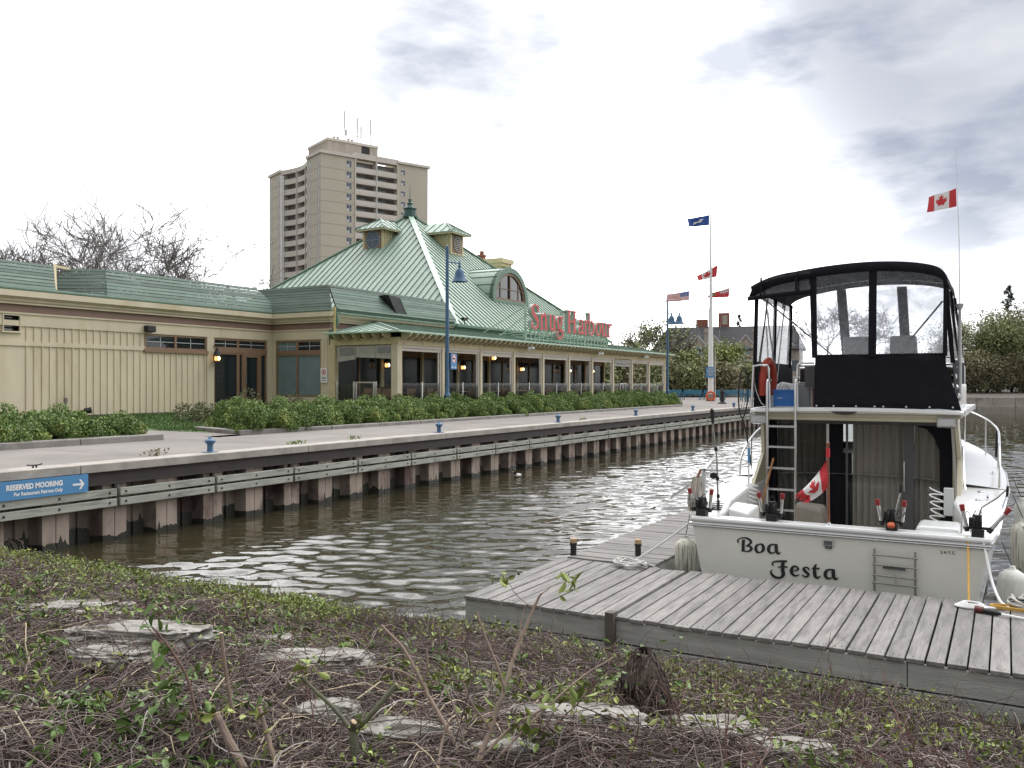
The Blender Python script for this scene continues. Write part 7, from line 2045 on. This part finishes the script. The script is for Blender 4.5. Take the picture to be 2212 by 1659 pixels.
def twigs(n, L, r0, lift, K=8, curl=.5, dens=None, ylo=-3, yhi=16, flow=None, lo=1.0, zadd=0):
    P0 = bank_pts(n, lo, 8.6, ylo, yhi, dens)
    P = np.zeros((n, K, 3)); Rr = np.zeros((n, K))
    th = rng.uniform(0, 2 * np.pi, n) if flow is None else rng.normal(flow, .7, n)
    cu = rng.normal(0, curl, n); ln = L * rng.uniform(.4, 1.5, n); lf = lift * rng.gamma(1.4, .6, n)
    for i in range(n):
        x, y = P0[i]; a = th[i]; rr = r0 * rng.uniform(.6, 1.5); s = ln[i] / (K - 1)
        zz = lf[i]; off = rng.uniform(0, .06) + zadd
        for k in range(K):
            q = k / (K - 1)
            P[i, k] = (x, y, bank_h(x, y) + off + zz * math.sin(math.pi * min(1, q * 1.15)) + rng.normal(0, .006))
            Rr[i, k] = rr * (1 - .6 * q)
            a += cu[i] / K * 2 + rng.normal(0, .22)
            x += s * math.cos(a); y += s * math.sin(a)
    return P, Rr
dm('vine', (.12, .088, .078), .85, .3, 3, island=.6)
dm('vine_grey', (.27, .24, .22), .85, .2, 3, island=.35)
dm('straw', (.38, .31, .21), .85, .2, 3, island=.3)
dm('twig_red', (.13, .062, .05), .8, .2, 3, island=.3)
def sparse(x, y): return (.75 if y > 3.2 else .35) if near_rock(x, y) else 1.0
V, F, o_ = [], [], 0
for args in ((21000, .5, .003, .022), (8500, .7, .0034, .05), (1800, .5, .0026, .12)):
    P, Rr = twigs(*args, dens=sparse); v, f = tubes(P, Rr, 3); V.append(v); F.append(f + o_); o_ += len(v)
def frontdock(x, y): return 1.0 if (y < 6.3 and bank_edge(y) - x < 1.5) else 0
P, Rr = twigs(4200, .6, .0032, .07, dens=frontdock, ylo=-.5, yhi=6.3, lo=5.8); v, f = tubes(P, Rr, 3); V.append(v); F.append(f + o_); o_ += len(v)
tag(npmesh('vine_tangle', np.concatenate(V), np.concatenate(F), M['vine'], None, True), 'dense tangle of leafless purple brown vines covering the near bank', 'vines', kind='stuff')
P, Rr = twigs(2600, .5, .0034, .045, dens=sparse); v, f = tubes(P, Rr, 3)
tag(npmesh('dead_twigs', v, f, M['vine_grey'], None, True), 'pale grey dead twigs strewn over the vine tangle of the near bank', 'twigs', kind='stuff')
P, Rr = twigs(1500, .5, .0035, .03, K=6, curl=.2, dens=lambda x, y: 1.0 if (x < 6.2 and y > 1.5) else .1, flow=.6); v, f = tubes(P, Rr, 3)
tag(npmesh('dry_straw', v, f, M['straw'], None, True), 'dry straw coloured stalks lying on the left part of the near bank', 'straw', kind='stuff')
# young leaves
dm('leaf_young', (.2, .235, .045), .55, .2, 2, island=.4, col2=(.14, .2, .05), t2=(.45, .65), s2=1.2)
dm('leaf_herb', (.115, .19, .045), .55, .2, 2, island=.35)
C = []
def crest(x, y):
    d = bank_edge(y) - x
    return (.9 if d < .75 else .35 if d < 1.3 else .08) * (1.0 if y > 5.8 else .38) * (.4 + 1.2 * max(0, noise.noise((x * 1.1, y * 1.1, 9))))
P = np.concatenate([bank_pts(3200, 2.5, 8.6, -1, 16, crest), bank_pts(1500, 5.5, 8.6, 5.5, 16, crest)])
for x, y in P:
    z = bank_h(x, y); k = rng.integers(5, 15); hgt = rng.uniform(.04, .2)
    for i in range(k): C.append((x + rng.normal(0, .06), y + rng.normal(0, .06), z + hgt * rng.uniform(.3, 1.1)))
P = bank_pts(1800, 1.2, 7.6, -1, 15)
for x, y in P:
    if noise.noise((x * .8, y * .8, 4)) < (.04 if y > 4.5 else .2): continue
    z = bank_h(x, y)
    for i in range(rng.integers(5, 12)): C.append((x + rng.normal(0, .05), y + rng.normal(0, .05), z + rng.uniform(.05, .16)))
v, f = leaves6(np.array(C), .04, rng, up=(0, 0, .6))
tag(npmesh('vine_leaves', v, f, M['leaf_young']), 'small yellow green young leaves sprouting from the vines, thickest along the water edge', 'leaves', kind='stuff')
C = []
P = bank_pts(1200, 1.2, 7.0, 2.0, 13)
for x, y in P:
    if noise.noise((x * 1.3, y * 1.3, 7)) < .1: continue
    z = bank_h(x, y)
    for i in range(rng.integers(4, 10)): C.append((x + rng.normal(0, .05), y + rng.normal(0, .05), z + rng.uniform(.04, .12)))
v, f = leaves6(np.array(C), .062, rng, up=(0, 0, .35))
tag(npmesh('ground_plants', v, f, M['leaf_herb']), 'low green broad leaved herbs scattered over the left of the near bank', 'herbs', kind='stuff')
# cut stems and saplings standing in front
def px(x, y, Y):
    X = (x - 1106) / 1878 * Y; u, w = XY(X, Y); return Vector((u, w, 3 + (829.5 - y) / 1878 * Y))
dm('stem_tan', (.235, .175, .135), .8, .2, 6, col2=(.12, .09, .075), t2=(.5, .7), s2=12)
dm('stem_green', (.1, .1, .06), .8, .25, 6)
dm('stem_red', (.15, .085, .07), .8, .2, 6)
dm('cut_wood', (.5, .38, .24), .7, .1, 9)
def stem(name, label, parts, m, lv=(), lm='leaf_young', lsize=.05, n_=14, cut=(), cat='sapling'):
    base = px(*parts[0][0][0]); gz = bank_h(base.x, base.y)
    t = thing(name, label, cat, (base.x, base.y, min(gz, base.z)))
    for i, (pts, r0, r1) in enumerate(parts):
        q = spline([px(*p) for p in pts], 5)
        if i == 0: q = [Vector((q[0].x, q[0].y, gz - .1))] + q if q[0].z > gz - .05 else q
        n = len(q)
        q = [p + Vector((rng.normal(0, .0012), rng.normal(0, .0012), 0)) for p in q]
        MB().tube(q, [.86 * (r0 + (r1 - r0) * k / (n - 1)) for k in range(n)], 8).build('stem' if i == 0 else 'branch', M[m], t)
        if i in cut:
            d = (q[-1] - q[-2]).normalized()
            MB().lathe([(r1 * .96, 0), (r1 * .9, .004), (.0, .005)], q[-1], 8, d).build('cut_end', M['cut_wood'], t)
    if lv:
        C = []
        for p in lv:
            c = px(*p)
            for i in range(n_): C.append((c.x + rng.normal(0, .035), c.y + rng.normal(0, .035), c.z + rng.normal(0, .028)))
        v, f = leaves6(np.array(C), lsize, rng, up=(0, 0, .2))
        npmesh('leaf', v - np.array(t.location), f, M[lm], t)['kind'] = 'stuff'
    return t
Y = 4.0
stem('cut_sapling', 'tall straight cut brown stem left of the middle, behind the thicker leaning stump', [([(522, 1665, Y), (505, 1560, Y), (488, 1450, Y), (478, 1368, Y)], .013, .0095)], 'stem_tan', cut=(0,), lv=[(500, 1535, Y)], n_=3)
stem('sapling', 'thin reddish sapling with a few green leaves at the left', [([(462, 1665, 3.9), (430, 1560, 3.95), (400, 1455, 4), (355, 1385, 4.0), (329, 1354, 4.0)], .009, .004), ([(410, 1490, 4), (425, 1440, 4.0), (470, 1395, 4.05), (540, 1372, 4.1)], .003, .0015)], 'stem_red', lv=[(345, 1355, 4), (352, 1405, 4), (382, 1505, 4), (372, 1490, 4), (400, 1440, 4)], lm='leaf_herb', n_=8, lsize=.06)
stem('cut_stump', 'thick leaning cut stump in front of the tall straight stem', [([(530, 1668, 3.7), (500, 1610, 3.75), (480, 1570, 3.78), (469, 1543, 3.8)], .023, .018), ([(470, 1548, 3.8), (445, 1542, 3.82), (430, 1538, 3.84)], .005, .003)], 'stem_tan', cut=(0,), lv=[(482, 1538, 3.8)], n_=5)
stem('cut_sapling', 'grey brown cut stem with three yellow leaves right of the leaning stump', [([(600, 1668, 3.7), (580, 1600, 3.75), (568, 1555, 3.78), (561, 1529, 3.8)], .014, .011)], 'stem_tan', cut=(0,), lv=[(562, 1540, 3.8), (575, 1592, 3.76)], n_=4)
stem('cut_stump', 'forked greenish stump with two cut arms at the bottom of the picture', [([(766, 1668, 3.75), (765, 1610, 3.78), (763, 1575, 3.8)], .024, .022), ([(763, 1580, 3.8), (720, 1530, 3.85), (680, 1490, 3.9), (650, 1462, 3.92)], .012, .008), ([(765, 1582, 3.8), (800, 1545, 3.8), (830, 1510, 3.82), (855, 1480, 3.85)], .015, .013), ([(763, 1578, 3.8), (763, 1568, 3.78), (764, 1560, 3.77)], .016, .015)], 'stem_green', cut=(1, 2, 3), lv=[(780, 1570, 3.75), (650, 1452, 3.92), (655, 1445, 3.92)], n_=5)
stem('cut_sapling', 'short mossy cut stem at the bottom, left of the forked stump', [([(330, 1670, 3.7), (345, 1640, 3.72), (358, 1620, 3.74)], .013, .011)], 'stem_green', cut=(0,))
stem('sapling', 'curved pale branching sapling in the middle of the bank, right of the forked stump', [([(1003, 1668, 3.7), (975, 1590, 3.8), (935, 1520, 3.9), (912, 1474, 3.95), (870, 1400, 4.0), (823, 1350, 4.05)], .013, .007), ([(912, 1478, 3.95), (870, 1452, 3.95), (820, 1442, 3.97), (772, 1446, 4.0)], .006, .004), ([(915, 1472, 3.95), (924, 1440, 3.95), (921, 1400, 3.97)], .006, .0045), ([(910, 1490, 3.94), (870, 1475, 3.9), (835, 1470, 3.9)], .004, .003)], 'stem_tan', lv=[(838, 1470, 3.9)], n_=3)
stem('leafy_sapling', 'tall many branched sapling with fresh green leaves in front of the dock corner', [([(1020, 1672, 3.6), (1050, 1600, 3.7), (1085, 1500, 3.8), (1110, 1420, 3.9), (1150, 1320, 4.0), (1169, 1282, 4.02)], .016, .006), ([(1090, 1490, 3.8), (1075, 1440, 3.82), (1050, 1380, 3.85), (1029, 1322, 3.88)], .009, .006), ([(1060, 1575, 3.72), (1020, 1520, 3.74), (1000, 1470, 3.76)], .007, .004), ([(1030, 1650, 3.62), (1100, 1575, 3.7), (1190, 1520, 3.8), (1260, 1460, 3.9), (1325, 1420, 4.0)], .009, .003), ([(1050, 1668, 3.6), (1110, 1600, 3.65), (1180, 1530, 3.75), (1240, 1475, 3.85)], .008, .004), ([(1169, 1284, 4.02), (1195, 1265, 4.05), (1235, 1255, 4.1)], .003, .0015), ([(1155, 1315, 4.0), (1120, 1290, 4.05), (1095, 1255, 4.1), (1080, 1240, 4.1)], .003, .0015), ([(1120, 1400, 3.92), (1125, 1350, 3.95), (1135, 1310, 3.98)], .005, .002), ([(1190, 1520, 3.8), (1250, 1505, 3.85), (1350, 1500, 3.95)], .003, .0015), ([(1000, 1600, 3.68), (985, 1540, 3.7), (960, 1480, 3.75)], .006, .003)], 'stem_tan', lv=[(1238, 1258, 4.1), (1225, 1262, 4.1), (1180, 1500, 3.8), (1215, 1495, 3.85), (1250, 1490, 3.85), (1290, 1495, 3.9), (1130, 1560, 3.7), (1140, 1590, 3.7), (1150, 1600, 3.7), (1040, 1540, 3.75), (1090, 1250, 4.1), (1125, 1495, 3.8)], n_=9, lsize=.052)
stem('cut_sapling', 'dead grey stem curving at the bottom between the two saplings', [([(945, 1672, 3.5), (955, 1600, 3.6), (970, 1560, 3.62)], .008, .005)], 'stem_tan')
# stump wrapped in vines
vs = px(1390, 1500, 5.1); gz = bank_h(vs.x, vs.y)
t = thing('vine_covered_stump', 'dark stump wrapped in hanging vines below the gap between the dock sections', 'stump', (vs.x, vs.y, gz))
MB().lathe([(.2, -.2), (.16, .03), (.145, .15), (.13, .3), (.08, .4), (.0, .43)], (vs.x, vs.y, gz), 14).build('stump', M['bank_soil'], t)
n = 420; K = 8; P = np.zeros((n, K, 3)); a = rng.uniform(0, 2 * np.pi, n)
for k in range(K):
    q = k / (K - 1); r = .158 + .03 * q ** 3 + rng.normal(0, .012, n)
    P[:, k, 0] = vs.x + np.cos(a) * r; P[:, k, 1] = vs.y + np.sin(a) * r; P[:, k, 2] = gz + np.clip((.42 + .04 * np.sin(a * 3)) * (1 - q) + rng.normal(0, .035, n), -.02, .46)
    zz = np.clip((P[:, k, 2] - gz) / .46, 0, 1); P[:, k, :2] = np.array([vs.x, vs.y]) + (P[:, k, :2] - np.array([vs.x, vs.y])) * (1 - .75 * zz ** 2.5)[:, None]
    a = a + rng.normal(.1, .32, n)
v, f = tubes(P, np.full((n, K), .0038), 3)
npmesh('vine_wrap', v - np.array(t.location), f, M['vine'], t, True)
C = np.stack([vs.x + rng.normal(0, .2, 90), vs.y + rng.normal(0, .2, 90), gz + rng.uniform(0, .48, 90)], 1)
v, f = leaves6(C, .045, rng); ob = npmesh('leaf', v - np.array(t.location), f, M['leaf_herb'], t); ob['kind'] = 'stuff'
# fine upright shoots standing out of the tangle
P0 = bank_pts(260, 3.0, 8.3, -.5, 14); SG_ = []
for x, y in P0:
    z = bank_h(x, y); hh = rng.uniform(.12, .42) * (1.15 if x < 5.5 else .7); a = rng.uniform(0, 6.28); tl = rng.uniform(.05, .5)
    def shoot(p, d, L, r, lv):
        pts = [p]
        for k in range(7):
            d = d + Vector(rng.normal(0, .14, 3)); d.normalize(); pts.append(pts[-1] + d * L / 7)
        SG_.append((pts, [r * (1 - .07 * k) for k in range(8)]))
        if lv < 2:
            for k in range(rng.integers(1, 4)):
                q = pts[rng.integers(2, 7)]; nd = (d + Vector(rng.normal(0, .55, 3))).normalized()
                shoot(q, nd, L * rng.uniform(.4, .65), r * .62, lv + 1)
    shoot(Vector((x, y, z)), Vector((tl * math.cos(a), tl * math.sin(a), 1)).normalized(), hh, rng.uniform(.0022, .0042), 0)
v, f = tubes(np.array([[tuple(q) for q in p] for p, r in SG_]), np.array([r for p, r in SG_]), 4)
tag(npmesh('upright_shoots', v, f, M['twig_red'], None, True), 'fine upright branching shoots standing out of the vine tangle', 'shoots', kind='stuff')
# floating stick
t = thing('floating_stick', 'dark wet stub of driftwood poking out of the water by the near bank', 'driftwood', (8.9, 10.0, 0))
MB().tube([(8.9, 10.06, -.05), (8.9, 10.03, .05), (8.88, 10.0, .07), (8.9, 9.97, .04)], [.03, .035, .03, .02], 7).build('stub', M['dark'], t)
MB().tube([(8.9, 9.98, .04), (8.9, 9.94, .1), (8.9, 9.93, .16)], [.012, .01, .004], 6).build('twig', M['dark'], t)
